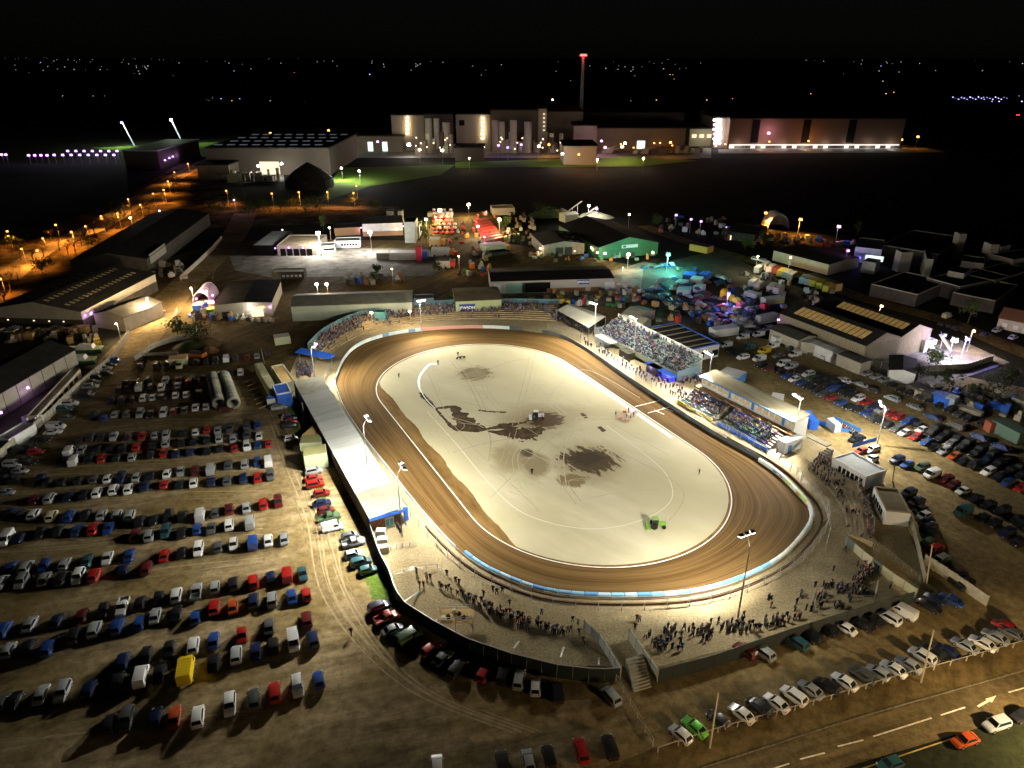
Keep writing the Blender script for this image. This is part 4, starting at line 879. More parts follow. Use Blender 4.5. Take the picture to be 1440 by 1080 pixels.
F = shed('container_office', 'pale low office block behind the scrap piles', (693, 294), (724, 293), (725, 288), 4, 0, 'd', M_wallb, M_wallb, cat='office')
for k in range(60):
    x = rnd.uniform(705, 752); y = 292 + (x - 705) * .25 + rnd.uniform(0, 42); w = rnd.uniform(2.5, 5)
    container('scrap_bale', f'scrap pile piece, {ordn(k)} counted among the piles right of the red skips', (x, y), (x + w, y), (x + w, y - 1.6), rnd.uniform(.8, 2.4), rnd.choice([M_wallb, M_wood, M_concw, M_walld, M_cream, M_verge]), None, 'scrap pile', 'scrap piles right of the red skips', False)
# conveyors at the recycling works
for k, (a, za, b, zb) in enumerate([((812, 311), 1, (840, 290), 10), ((800, 296), 2, (818, 283), 9), ((790, 293), 3, (870, 332), 3)]):
    A = g(*a, za); B = g(*b, zb); A2 = Vector((A.x, A.y, 0)); t = thing('conveyor', ['steep lit conveyor at the recycling works', 'shorter conveyor at the back of the recycling works', 'long low conveyor running beside the green-fronted shed'][k], 'conveyor', A2)
    mb = MB(); mb.beam(A, B, 1.2, .5); mb.build('belt', M_cream if k < 2 else M_wallb, t); mb = MB()
    for f in (.3, .7): q = A.lerp(B, f); mb.beam(Vector((q.x, q.y, 0)), q, .3)
    mb.build('leg', M_metal, t)
F = shed('works_hopper', 'round-topped pale hopper block between the works conveyors', (795, 303), (813, 301), (814, 297), 4.5, 1, 'w', M_cream, M_cream, cat='hopper')
for k, (x, y, r, h) in enumerate([(785, 300, 6, 2.5), (835, 304, 7, 3), (848, 306, 5, 2.5), (768, 303, 9, 3.5)]): heap(x, y, r, h, [M_yel, M_cream, M_cream, M_leafd][k] if k else mat('sand_heap', (.4, .38, .12), .9), ['yellow-green sand heap by the works conveyor', 'pale gravel heap under the violet works lamp', 'small tan gravel heap at the edge of the works', 'dark scrub mound left of the works'][k], 'gravel_heap' if k < 3 else 'mound', 'gravel heap' if k < 3 else 'mound')

# ---- east side
AE, BE = (1097, 440), (1218, 486)
F = shed('twin_gable_warehouse', 'nearer bay of the timber-clad twin-gabled shed with glowing roof strips', AE, BE, (1268, 474), 7.5, 3, 'w', mat('timber_clad', (.17, .14, .09), .85, c2=(.26, .22, .15), scale=.5, stretch=(0, .2)), M_dkroof)
def strips(F, y0, y1, n, x0, x1):
    for i in range(n):
        a = x0 + (x1 - x0) * i / n; b = a + (x1 - x0) / n - .35; P = [(a, y0), (b, y0), (b, y1), (a, y1)]
        mb = MB(); mb.hexa([F(*p, F.rz(*p) + .13) for p in P], [F(*p, F.rz(*p) + .2) for p in P]); mb.build('skylight', M_skyl, F.t)
strips(F, F.D * .12, F.D * .38, 14, F.W * .12, F.W * .92)
m_ = MB()
for i in range(26): fbox(F, F.W + .002, F.W + .07, F.D * i / 26, F.D * i / 26 + .3, 0, 7.3, m_)
for i in range(50): fbox(F, F.W * i / 50, F.W * i / 50 + .35, -.08, -.002, 0, 7.3, m_)
m_.build('cladding_board', mat('pale_clad', (.26, .235, .17), .85), F.t)
Wn = F
F2 = Fr(AE, BE, (1268, 474), 7.5)
a0 = F(0, F.D + .05, 0); F3 = Fr(AE, BE, (1268, 474), 7.5)
def shed_frame(name, label, o, like, W, D, h, rise, wm, rm):
    global Fr
    class G2(Fr):
        def __init__(s, *a): s.o = o; s.W = W; s.x = like.x; s.y = like.y; s.D = D; s.h = h; s.ang = like.ang
    old = Fr; Fr = G2
    try: r = shed(name, label, None, None, None, h, rise, 'w', wm, rm)
    finally: Fr = old
    return r
F = shed_frame('twin_gable_warehouse', 'farther bay of the timber-clad twin-gabled shed with amber roof strips', a0, Wn, Wn.W, Wn.D * .95, 7.5, 3, MATS['timber_clad'], M_dkroof)
strips(F, F.D * .2, F.D * .42, 14, F.W * .2, F.W * .95)
F = shed_frame('lean_to', 'grey lean-to building against the side of the twin-gabled shed', Wn(Wn.W * .13, -9, 0), Wn, Wn.W * .35, 8.9, 4.5, 1., M_wall, M_dkroof2)
for k, f in enumerate((.55, .8)): C_ = shed_frame('store_container', ['white flat-topped store by the east shed side', 'grey flat-topped store by the east shed corner'][k], Wn(Wn.W * f, -6, 0), Wn, 11, 5, 4, .3, M_wallw if k == 0 else M_wall, M_wroof if k == 0 else M_dkroof2)
F = shed('loading_block', 'floodlit white loading block with stair at the east depot', (1270, 473), (1300, 469), (1312, 462), 6, 0, 'd', M_wallw, M_wallw)
doors(F, [(F.W * .62, 3, 0, 4, M_brick, 'brick_door'), (F.W * .85, 2.4, 0, 3.6, M_walld, 'door')])
F = shed('low_office', 'low white office right of the loading block', (1302, 481), (1318, 479), (1322, 474), 4, 0, 'd', M_wallw, M_wallb, cat='office')
A = g(1322, 470, 4.5); B = g(1337, 494, 0); t = thing('metal_stair', 'steep metal stair down from the loading block', 'stair', B); mb = MB(); mb.beam(A, B, 1.4, .2); mb.build('flight', M_metal, t); mb = MB(); mb.beam(A + Vector((0, 0, 1)), B + Vector((0, 0, 1)), .1); mb.build('handrail', M_metal, t)
F = shed('depot_shed', 'small black-roofed shed with pale end wall beside the east car park', (1251, 520), (1288, 526), (1303, 508), 3.8, .8, 'd', M_wallw, M_dkroof)
for k, (A, B, C, h) in enumerate([((1088, 352), (1166, 372), (1200, 360), 5), ((1203, 348), (1240, 352), (1262, 340), 7), ((1213, 368), (1232, 371), (1240, 366), 5)]):
    F = shed('trade_unit', ['low dark unit with long pale side wall beyond the parked lorries', 'pale-roofed unit lit blue-white at the estate corner', 'small white office below the blue-lit unit'][k], A, B, C, h, 0 if k else .8, 'w' if k == 0 else 'd', M_wallw if k else M_wallb, M_dkroof if k == 0 else M_wroof)
    if k == 0: wall_lamp(1147, 367, 4.5, 'wm', 300, F.t, .4)
    if k == 1: [fpart(F, 'window', E_win, F.t, F.W * (.45 + .14 * i), F.W * (.45 + .14 * i) + 3, -.1, -.003, 1.5, 4) for i in range(4)]
    if k == 2: wall_lamp(1209, 362, 4.5, 'bl', 1500, F.t, .5)
DR = [((1225, 400), (1290, 415), (1330, 395), 5, 'lowest dark flat-roofed factory with broken pale eave band'), ((1303, 391), (1350, 404), (1400, 384), 6, 'dark factory roof edged by two pale strips'), ((1240, 345), (1320, 358), (1380, 338), 7, 'broad black factory roof behind the blue-lit unit'), ((1333, 382), (1356, 386), (1366, 378), 8, 'pair of pale grey plant towers on the dark factory'), ((1356, 386), (1400, 396), (1440, 376), 6, 'dark block with greenish eave right of the plant towers'), ((1352, 368), (1384, 372), (1392, 364), 8, 'pale stepped block behind the plant towers'), ((1392, 358), (1425, 366), (1470, 352), 8, 'grey-walled factory at the right edge'), ((1350, 330), (1360, 330), (1362, 327), 12, 'small square tower catching light on the dark skyline'), ((1394, 345), (1406, 345), (1408, 341), 12, 'stacked grey tower left of the lit block'), ((1408, 348), (1422, 345), (1424, 341), 10, 'small tan lit block near the right edge'), ((1300, 352), (1303, 365), (1312, 362), 9, 'narrow pale wall panel in the middle of the dark factory'), ((1260, 352), (1268, 356), (1272, 350), 9, 'bright narrow panel tower above the blue lamp'), ((1340, 412), (1400, 424), (1450, 405), 5, 'near dark roof at the right above the lone tree')]
for A, B, C, h, lab in DR:
    F = shed('factory_block', lab, A, B, C, h, 0, 'd', M_wall if h > 7 else M_walld, M_dkroof, parapet=M_wallb)
F = shed('brick_house', 'brown-roofed house by the parked cars at the right edge', (1405, 447), (1450, 456), (1440, 440), 4, 2.5, 'w', M_wallb, M_brick, cat='house'); doors(F, [(1.5, 1.6, 1, 2.4, M_wallw, 'window'), (5, 1.6, 1, 2.4, M_wallw, 'window'), (8, 1.2, 0, 2.2, M_wallw, 'door')])
t = arch('hoop_barn', 'round-topped hoop barn lit orange behind the estate road', (1080, 322), (1109, 322), 12, 8.5, mat('hoop_skin', (.42, .38, .34), .7), 'barn')
F = shed('low_barn', 'black low-roofed barn with lit door left of the hoop barn', (1022, 325), (1062, 330), (1075, 318), 4.5, 1.5, 'w', M_walld, M_dkroof); fpart(F, 'lit_doorway', E_winw, F.t, 1, 3, -.1, -.003, 0, 2.5)
container('road_trailer', 'long lorry with lit orange side standing on the estate road', (970, 343), (995, 348), (998, 344), 3.4, mat('amber_curtain', (.5, .3, .05), .6), M_walld, 'lorry', None, False)
# the lorry park
LP = [(1066, 384, 's', 7), (1075, 380, 'w', 5), (1083, 383, 'w', 5), (1091, 385, 'm', 5), (1098, 389, 'y', 4), (1105, 391, 's', 5), (1112, 394, 's', 5), (1129, 399, 't2', 5), (1137, 401, 's', 5), (1144, 403, 'y', 5), (1153, 406, 'y', 5), (1162, 410, 'y', 5), (1058, 404, 'w', 6), (1066, 408, 'w', 6), (1084, 411, 'w', 6), (1093, 413, 'w', 7)]
for k, (x, y, c, w) in enumerate(LP):
    cc = dict(s=(.45, .5, .5), w=(.6, .6, .58), m=(.3, .05, .05), y=(.55, .5, .05), t2=(.3, .55, .6))[c]; P = g(x, y, 0); ang = R(55)
    t = thing('parked_lorry', f"{dict(s='silver', w='white', m='dark red', y='yellow', t2='pale blue')[c]} lorry back, {ordn(k)} counted along the lorry park rows", 'lorry', P, 'lorries in the lorry park')
    mb = MB(); mb.box((0, 0, .9), 7, 2.4, 2.6); place(mb.mesh('cargo_box', M_obj), 'cargo_box', P, ang, t, cc); mb = MB(); mb.box((4.7, 0, .5), 2, 2.3, 2.3); place(mb.mesh('cab', M_obj), 'cab', P, ang, t, cc)
    mb = MB(); [mb.tube((a, -1.15, .5), (a, 1.15, .5), .5, n=8) for a in (-2.5, -1.3, 4.4)]; place(mb.mesh('wheels', M_tyre), 'wheel', P, ang, t)
for k, (x, y, lab, c) in enumerate([(1075, 392, 'white lorry cab facing the yard, upper of the parked cabs', (.6, .62, .62)), (1133, 414, 'pale blue lorry cab in front of the yellow lorries', (.5, .65, .68)), (1074, 436, 'bright red lorry cab with silver trailer by the timber shed', (.6, .03, .02)), (1027, 424, 'yellow excavator cab in the scrap yard', (.75, .5, .02)), (1035, 428, 'second yellow machine in the scrap yard beside a red truck', (.7, .6, .05)), (1041, 434, 'small red truck beside the yellow machines', (.6, .08, .06)), (1017, 421, 'tall yellow scrap crane cab at the yard lamp', (.85, .5, .01))]):
    P = g(x, y, 0); t = thing('yard_machine', lab, 'yard vehicle', P); h = 4.5 if k == 6 else 2.8
    mb = MB(); mb.box((0, 0, .5), 3, 2.3, h - 1.2); mb.hexa([(-1.3, -1.1, h - .7), (1.2, -1.1, h - .7), (1.2, 1.1, h - .7), (-1.3, 1.1, h - .7)], [(-1.1, -.95, h), (.7, -.95, h), (.7, .95, h), (-1.1, .95, h)]); place(mb.mesh('cab', M_obj), 'cab', P, rnd.uniform(-2.2, -1), t, c)
    mb = MB(); [mb.tube((a, -1.2, .5), (a, 1.2, .5), .5, n=8) for a in (-1, 1)]; place(mb.mesh('wheels', M_tyre), 'wheel', P, -1.6, t)
for k, (a, b, c, m, h, lab) in enumerate([((1046, 410), (1064, 415), (1066, 411), M_cream, 2.6, 'tan tanker trailer left of the white cabs'), ((1077, 421), (1104, 418), (1103, 414), M_cream, 2.6, 'tan tipper trailer behind the white van'), ((1070, 446), (1095, 441), (1094, 437), M_wallw, 3.2, 'long white trailer against the timber shed corner'), ((1136, 385), (1176, 400), (1178, 396), M_wood, 3.4, 'long dark curtain trailer with yellow roof edge'), ((1006, 465), (1040, 460), (1040, 454), M_wallw, 3., 'white motorhome beside the junk yard fence'), ((1092, 476), (1110, 474), (1110, 469), M_wallw, 3., 'white trailer with red end in the parking jumble'), ((1127, 481), (1178, 490), (1180, 483), M_wall, 4, 'long grey container block below the timber shed')]):
    container('long_trailer', lab, a, b, c, h, m, M_wallw if k != 3 else M_dkroof2, 'trailer', None, False)
# scrap yard: each piece its own heap of boxes
scr = [(.03, .06, .12), (.02, .02, .02), (.1, .1, .1), (.2, .22, .22), (.25, .05, .03), (.05, .12, .1), (.3, .3, .28), (.15, .1, .05), (.03, .1, .3), (.12, .35, .35), (.45, .5, .5)]
mb0 = MB(); mb0.box((0, 0, .3), 4.2, 1.7, .6); mb0.hexa([(-1.4, -.8, .9), (1.2, -.8, .9), (1.2, .8, .9), (-1.4, .8, .9)], [(-.9, -.65, 1.4), (.6, -.65, 1.4), (.6, .65, 1.4), (-.9, .65, 1.4)]); wreck = mb0.mesh('wreck', M_obj)
k = 0
while k < 150:
    x = rnd.uniform(905, 1065); y = rnd.uniform(372, 475)
    if not (372 + max(0, x - 960) * .35 < y < 418 + (x - 905) * .36) or (x < 945 and 378 < y < 398): continue
    if 1000 < x < 1060 and 405 < y < 432 and abs((y - 405) - (x - 1000) * .5) < 7: continue
    o = place(wreck, 'scrap_vehicle', g(x, y, 0) + Vector((0, 0, rnd.choice([0, 0, 1.3]) if rnd.random() < .4 else 0)), rnd.uniform(0, 3.1), None, rnd.choice(scr)); tag(o, f'scrapped vehicle shell, {ordn(k % 50)} in the {["nearer", "middle", "farther"][k // 50]} heaps of the scrap yard', 'scrap vehicle', 'scrapped vehicles in the scrap yard'); k += 1
for k, (x, y, w) in enumerate([(950, 396, 14), (970, 392, 16), (982, 385, 12), (952, 406, 18), (975, 402, 12), (960, 386, 16)]):
    container('steel_rack', f'teal-lit steel rack, {ordn(k)} beneath the blue-green lamp', (x, y), (x + w, y + 2), (x + w + 2, y - 3), 2.8, [mat('pale_teal', (.4, .55, .55), .6), M_wallw, M_blue][k % 3], None, 'rack', 'steel racks by the teal lamp', False)
F = shed('hip_shed', 'pale-roofed hut with a warm lamp behind the grandstand', (875, 441), (898, 447), (905, 432), 3.6, 1.2, 'w', M_wallb, M_groof); wall_lamp(905, 436, 4, 'wm', 1400, F.t, .6)
F = shed('hip_shed', 'small cream hut below the warm lamp behind the grandstand', (890, 450), (905, 454), (910, 447), 3, .8, 'w', M_cream, M_wallb)
F = shed('club_building', 'blue-edged white building with striped black roof at the grandstand end', (964, 494), (1012, 484), (960, 452), 4.5, 0, 'd', M_wallw, M_dkroof, parapet=M_blue)
for i in range(6): fpart(F, 'roof_rib', mat('roof_rib', (.2, .18, .12), .8), F.t, .5, F.W - .5, F.D * (i + .5) / 6, F.D * (i + .5) / 6 + .5, 4.57, 4.85)
doors(F, [(F.W * .45, 1.6, .8, 2.8, M_black, 'window'), (F.W * .8, 2.6, .8, 2.8, M_black, 'window')])
# fence east with concrete
panel_wall('scrub_fence', 'grey panel fence between the east car park and the trade depot', [(1120, 475), (1200, 505), (1290, 535)], 2.4, M_walld, 3, th=.1)
panel_wall('depot_wall', 'pale block wall round the floodlit east depot yard', [(1305, 523), (1360, 520), (1395, 508)], 2.2, M_wallb, 2)
for k, (a, b, c, h, m) in enumerate([((1310, 552), (1335, 562), (1340, 555), 3, M_blue), ((1330, 558), (1343, 562), (1346, 556), 3.4, mat('pale_bin', (.3, .42, .5), .6)), ((1345, 570), (1380, 582), (1382, 578), 1.2, M_wallb), ((1386, 590), (1395, 596), (1398, 590), 3, mat('rusty_unit', (.3, .1, .06), .8)), ((1395, 590), (1435, 610), (1440, 600), 3.4, mat('dull_green', (.1, .16, .13), .8)), ((1385, 540), (1412, 553), (1420, 545), 3, M_wallb), ((1423, 558), (1450, 570), (1455, 560), 2.5, M_wall), ((1275, 540), (1310, 556), (1316, 548), 2.6, M_walld)]):
    container('storage_unit', ['blue storage unit', 'pale blue storage unit', 'flat pale trailer', 'rusty red storage unit', 'dull green storage unit', 'tan low unit', 'grey low unit', 'dark storage unit'][k] + ' in the scrub beyond the east car park fence', a, b, c, h, m, None, 'container')

# ---- cabins, stands and stadium buildings
F = shed('white_cabin_long', 'long white cabin with grey roof and six dark windows by the side terrace', (1171, 645), (1218, 672), (1237, 657), 3.4, 0, 'd', M_wallw, mat('cool_roof', (.42, .46, .48), .7, c2=(.36, .4, .42), scale=.5), cat='cabin', parapet=M_wallw)
for i in range(6): q = fpart(F, 'window', M_black, F.t, F.W * (.22 + i * .125), F.W * (.22 + i * .125) + F.W * .08, -.1, -.003, 1.1, 2.6)
F = shed('brown_roof_cabin', 'white-ended cabin with brown felt roof beside the side terrace', (1229, 685), (1246, 719), (1277, 715), 3.4, 0, 'd', M_wallw, mat('brown_felt', (.17, .13, .08), .9, c2=(.22, .17, .1), scale=.7), cat='cabin', parapet=mat('brown_trim', (.25, .2, .13), .8))
for i in range(5): fpart(F, 'window', M_black, F.t, F.W * (.12 + i * .15), F.W * (.12 + i * .15) + .9, -.08, -.003, 1, 2.4)
# long home roof on the left
RH = 4.6
A, B = g(413, 536, RH), g(519, 728, RH); X = (B - A).normalized(); Lr = (B - A).length; Y = Vector((-X.y, X.x, 0)); C2 = g(572, 716, RH); Wr = abs((C2 - B).dot(Y)); 
if (C2 - B).dot(Y) < 0: Y = -Y
A.z = B.z = 0
t = thing('covered_stand', 'long covered stand with bright white roof beside the left straight', 'stand', A + X * Lr / 2 + Y * Wr / 2)
def qf(x, y, z): return A + X * x + Y * y + Vector((0, 0, z))
def qbox(x0, x1, y0, y1, z0, z1, nm, m, par, dz=0): mb = MB(); mb.hexa([qf(x0, y0, z0), qf(x1, y0, z0), qf(x1, y1, z0 + dz), qf(x0, y1, z0 + dz)], [qf(x0, y0, z1), qf(x1, y0, z1), qf(x1, y1, z1 + dz), qf(x0, y1, z1 + dz)]); return mb.build(nm, m, par)
n = 22
for i in range(n):
    a = Lr * i / n; b = Lr * (i + 1) / n - .03; m = M_groof if (i < 3 or i >= n - 3) else M_wroof
    qbox(a, b, 0, Wr, RH - .35, RH - .22, 'roof_sheet', m, t, .5)
qbox(0, Lr, -.0, .15, 0, RH - .4, 'back_wall', M_walld, t)
for i in range(15): qbox(Lr * i / 14.02, Lr * i / 14.02 + .15, Wr - .3, Wr - .15, 0, RH + .1, 'column', M_blue, t)
for i in range(4): qbox(1, Lr - 14, .4 + i * .9, 1.3 + i * .9, 0, 1.6 - i * .35, 'terrace_step', M_concw, t)
qbox(Lr - .02, Lr + .14, 0, Wr, RH - .9, RH - .2, 'fascia', M_blue, t)
qbox(Lr - 12, Lr - 1.2, .5, Wr - 2.5, 0, RH - .6, 'canteen', M_brick, t)
dr = qbox(Lr - 1.18, Lr - 1.08, Wr * .45, Wr * .45 + 1.9, .1, 2.5, 'double_door', M_wallw, t)
for s in (.15, 1.05): qbox(Lr - 1.06, Lr - 1.02, Wr * .45 + s, Wr * .45 + s + .7, .5, 2.2, 'pane', mat('teal_glass', (.1, .3, .3), .2), dr)
for k in range(3): tb = container('stall_table', ['white catering unit nearest the canteen door', 'white catering unit in the middle of the row', 'red-topped catering unit at the ramp end'][k], (528 + k * 2, 748 + k * 12), (541 + k * 3, 748 + k * 11), (537 + k * 3, 742 + k * 11), 1.5, M_wallw if k < 2 else M_cream, M_cream if k < 2 else mat('soft_red', (.6, .15, .12), .6), 'catering unit', None, False)
mb = MB(); L0 = qf(Lr - 2, Wr + .5, 0); mb.box(L0, .8, .8, 3.4, .5); o = mb.build('blue_kiosk', M_blue, org=L0); tag(o, 'narrow blue kiosk post at the corner of the long roof', 'kiosk')
# containers behind the covered stand
container('tan_container', 'tan-topped container above the two green ones', (421, 615), (440, 618), (433, 592), 2.8, M_cream, mat('tan_top', (.52, .36, .15), .8), 'container')
container('green_container', 'pale green container, upper of the two behind the long roof', (421, 624), (452, 622), (447, 611), 3.4, mat('pale_green', (.46, .52, .34), .7), mat('olive_top', (.22, .22, .1), .8), 'container')
container('green_container', 'pale green container, lower of the two behind the long roof', (427, 642), (460, 637), (453, 625), 4.2, mat('pale_green', (.46, .52, .34), .7), mat('olive_top', (.22, .22, .1), .8), 'container')
F = Fr((358, 512), (379, 550), (389, 545), 3.2); t = thing('roofed_walkway', 'pair of cream rooftop units in line by the entrance', 'long cabin', F(F.W / 2, F.D / 2, 0))
fpart(F, 'wall', M_cream, t, 0, F.W, 0, F.D, 0, 3.2); fpart(F, 'roof', mat('mottled_roof', (.3, .28, .15), .8, c2=(.5, .48, .32), scale=1.2), t, .2, F.W * .48, .2, F.D - .2, 3.202, 3.4); fpart(F, 'roof', MATS['mottled_roof'], t, F.W * .52, F.W - .2, .2, F.D - .2, 3.202, 3.4)
F = shed('turnstile_building', 'tan flat-roofed turnstile block beside the entrance', (381, 516), (397, 540), (412, 533), 3.2, 0, 'd', M_cream, mat('tan_top', (.52, .36, .15), .8))
F = shed('entrance_block', 'bright blue open-topped entrance box below the turnstile block', (389, 556), (410, 552), (408, 538), 4.2, 0, 'd', M_blue, M_blue, parapet=M_wallw)
F = shed('ticket_hatch', 'white and blue ticket hatch in front of the blue entrance box', (375, 562), (397, 559), (396, 555), 2.6, 0, 'd', M_wallw, M_wallw, parapet=M_blue)
P0, P1 = g(415, 496, 3), g(463, 505, 3); t = thing('entrance_canopy', 'long bright blue canopy over the entrance path', 'canopy', Vector((*P0.xy, 0)))
x = (P1 - P0).normalized(); y = Vector((-x.y, x.x, 0)); mb = MB(); L_ = (P1 - P0).length; mb.hexa([P0, P0 + x * L_, P0 + x * L_ + y * 3, P0 + y * 3], [P0 + Vector((0, 0, .2)), P0 + x * L_ + Vector((0, 0, .2)), P0 + x * L_ + y * 3 + Vector((0, 0, .6)), P0 + y * 3 + Vector((0, 0, .6))]); mb.build('canopy_roof', M_blue, t)
for f in (.02, .5, .98): q = P0 + x * L_ * f + y * 1.5; mb = MB(); mb.beam(Vector((q.x, q.y, 0)), q + Vector((0, 0, .1)), .15); mb.build('column', M_metal, t)
container('white_awning_van', 'white long van beside the turnstile block', (393, 514), (403, 529), (409, 527), 2.6, M_wallw, M_wallw, 'van', None, False)
# tyre tubes
mb = MB(); V = []; n, k_ = 18, 6; Rt, rt = 1.55, .42
for i in range(n):
    for j in range(k_): a, b = 6.2832 * i / n, 6.2832 * j / k_; V.append(((rt * math.sin(b)), (Rt + rt * math.cos(b)) * math.cos(a), (Rt + rt * math.cos(b)) * math.sin(a) + Rt + rt))
mb.raw(V, [(i * k_ + j, ((i + 1) % n) * k_ + j, ((i + 1) % n) * k_ + (j + 1) % k_, i * k_ + (j + 1) % k_) for i in range(n) for j in range(k_)]); rim = mb.mesh('tyre', M_obj)
for nm, a, b in [('left-hand', (300, 532), (309, 572)), ('right-hand', (315, 531), (330, 572))]:
    A_, B_ = g(*a, 1.5), g(*b, 1.5); A_.z = B_.z = 0; t = thing('tyre_tube', f'{nm} long tube of giant standing tyres in the dirt car park', 'tyre stack', A_); nt = int((B_ - A_).length / .95); dd = (B_ - A_).normalized()
    for i in range(nt): q = A_ + dd * (.95 * i); place(rim, 'tyre', q, math.atan2(dd.y, dd.x) + rnd.uniform(-.06, .06), t, rnd.choice([(.26, .26, .2), (.34, .34, .26), (.20, .21, .18), (.38, .36, .24)]))
mb = MB(); 
for i in range(7): mb.box(g(350 + i * 3.4, 535 + i * 6.2, 0), 3, .25, .2, .9)
o = mb.build('timber_edging', M_wood, None); tag(o, 'diagonal line of timber baulks edging the entrance path', 'timber edging')

# marquee, grandstand and glazed stand
ma = [g(783, 436, 4), g(828, 461, 4), g(852, 445, 4), g(806, 428, 4)]; t = thing('marquee', 'cream tent-roofed marquee left of the open grandstand', 'marquee', Vector((*sum(ma, Vector()).xy / 4, 0)) if False else Vector(((ma[0].x + ma[2].x) / 2, (ma[0].y + ma[2].y) / 2, 0)))
rz = Vector((0, 0, 1.6)); m1 = (ma[0] + ma[3]) / 2 + rz + (ma[1] - ma[0]) * .08; m2 = (ma[1] + ma[2]) / 2 + rz - (ma[1] - ma[0]) * .08
mb = MB(); mb.raw(ma + [m1, m2], [(0, 1, 5, 4), (1, 2, 5), (2, 3, 4, 5), (3, 0, 4)]); mb.build('canopy', mat('tent_cream', (.50, .50, .40), .7, c2=(.58, .57, .47), scale=.3), t)
for p in ma: mb = MB(); mb.beam(Vector((p.x, p.y, 0)), p, .15); mb.build('pole', M_metal, t)
GA, GB = g(838, 466, 2.2), g(952, 528, 2.2); GA.z = GB.z = 0; GX = (GB - GA).normalized(); GL = (GB - GA).length; GY = Vector((-GX.y, GX.x, 0))
if GY.dot(VA) < 0: GY = -GY
def gq(x, y, z): return GA + GX * x + GY * y + Vector((0, 0, z))
def gbox(x0, x1, y0, y1, z0, z1, nm, m, par): mb = MB(); mb.hexa([gq(x0, y0, z0), gq(x1, y0, z0), gq(x1, y1, z0), gq(x0, y1, z0)], [gq(x0, y0, z1), gq(x1, y0, z1), gq(x1, y1, z1), gq(x0, y1, z1)]); return mb.build(nm, m, par)
t = thing('grandstand', 'open grandstand of stepped rows packed with people above the straight', 'grandstand', gq(GL / 2, 5, 0))
NR = 10; RD = .95; RS = .45
seatm = mat('tier_green', (.10, .18, .17), .8, c2=(.2, .28, .26), scale=.5)
for i in range(NR): gbox(0, GL, i * RD, (i + 1) * RD - .01, 1.4 + i * RS, 1.4 + (i + 1) * RS, 'seat_tier', seatm, t); gbox(0, GL, i * RD + .02, i * RD + .3, 1.402 + (i + 1) * RS, 1.402 + (i + 1) * RS + .08, 'bench', mat('bench_slat', (.35, .42, .4), .7), t)
gbox(0, GL, -.25, -.02, 1.2, 2.9, 'front_rail', mat('front_board', (.25, .27, .2), .7), t); gbox(-.2, GL + .2, NR * RD, NR * RD + .15, 1.2, 1.4 + NR * RS + 1.5, 'back_panel', mat('back_board', (.5, .55, .5), .6), t)
for x in (-.2, GL): gbox(x, x + .15, 0, NR * RD, .2, 3.6, 'end_panel', mat('end_board', (.16, .24, .3), .6), t)
for i in range(14): gbox(GL * i / 13.1, GL * i / 13.1 + .2, .3, .5, 0, 1.4, 'column', M_metal, t)
for f in (.1, .42, .75): gbox(GL * f, GL * f + 5, -3.2, -.4, 0, 2.5, 'underbox', M_walld if f != .1 else M_wallw, t)
gbox(GL * .1 - .5, GL * .1 + 9, -3.5, -.5, 2.55, 2.75, 'booth_roof', M_wallw, t)
lt = gbox(GL * .72, GL * 1.02, -3.0, -.5, 2.3, 2.5, 'bar_canopy', M_blue, t)
q = thing('blue_bar_counter', 'violet-blue lit bar counter under the open grandstand', 'bar counter', gq(GL * .87, -2.2, 0)); gbox(GL * .74, GL * 1.0, -2.6, -2.2, 0, 1.1, 'counter', E_bl if False else M_blue, q); gbox(GL * .74, GL * 1.0, -.9, -.8, .1, 2.1, 'lit_screen', emat('bar_blue', (.08, .05, 1), 1.6), q)
lamp_light('bar_light', gq(GL * .8, -3.4, 2.2), 350, (.25, .2, 1), .3); lamp_light('bar_light', gq(GL * .98, -3.6, 2.2), 350, (.5, .3, 1), .3)
# glazed stand
SA, SB = g(985, 528, 7.2), g(1116, 592, 7.2); SA.z = SB.z = 0; SX = (SB - SA).normalized(); SL = (SB - SA).length; SY = Vector((-SX.y, SX.x, 0))
if SY.dot(VA) < 0: SY = -SY
def sq(x, y, z): return SA + SX * x + SY * y + Vector((0, 0, z))
def sbox(x0, x1, y0, y1, z0, z1, nm, m, par, dz=0): mb = MB(); mb.hexa([sq(x0, y0, z0), sq(x1, y0, z0), sq(x1, y1, z0 + dz), sq(x0, y1, z0 + dz)], [sq(x0, y0, z1), sq(x1, y0, z1), sq(x1, y1, z1 + dz), sq(x0, y1, z1 + dz)]); return mb.build(nm, m, par)
t = thing('glazed_stand', 'two-storey glazed stand with long tan roof and seats below', 'stand', sq(SL / 2, 4, 0))
sbox(0, SL, .8, 6, 0, 6.7, 'wall', mat('stand_white', (.62, .63, .6), .6), t); sbox(-.3, SL + .3, -.2, 6.4, 6.9, 7.1, 'roof', mat('stand_roof', (.20, .18, .12), .8, c2=(.30, .27, .19), scale=.5, detail=8, stretch=(R(-62), 5)), t, .5)
sbox(-.35, SL + .35, -.35, -.22, 6.75, 7.12, 'roof_edge', M_blue2, t)
nw = 16
for i in range(nw):
    a = SL * (i + .12) / nw; w = SL / nw * .76
    if i in (5, 9, 14): sbox(a, a + w * .5, .7, .79, 4.2, 6.3, 'door', M_blue2, t)
    else: f = sbox(a, a + w, .7, .79, 4.7, 6.2, 'window', M_wallw, t); sbox(a + .12, a + w - .12, .64, .69, 4.85, 6.05, 'pane', mat('warm_glass', (.06, .05, .03), .15, emit=(1, .7, .3), es=.10 if i % 3 else .35), f)
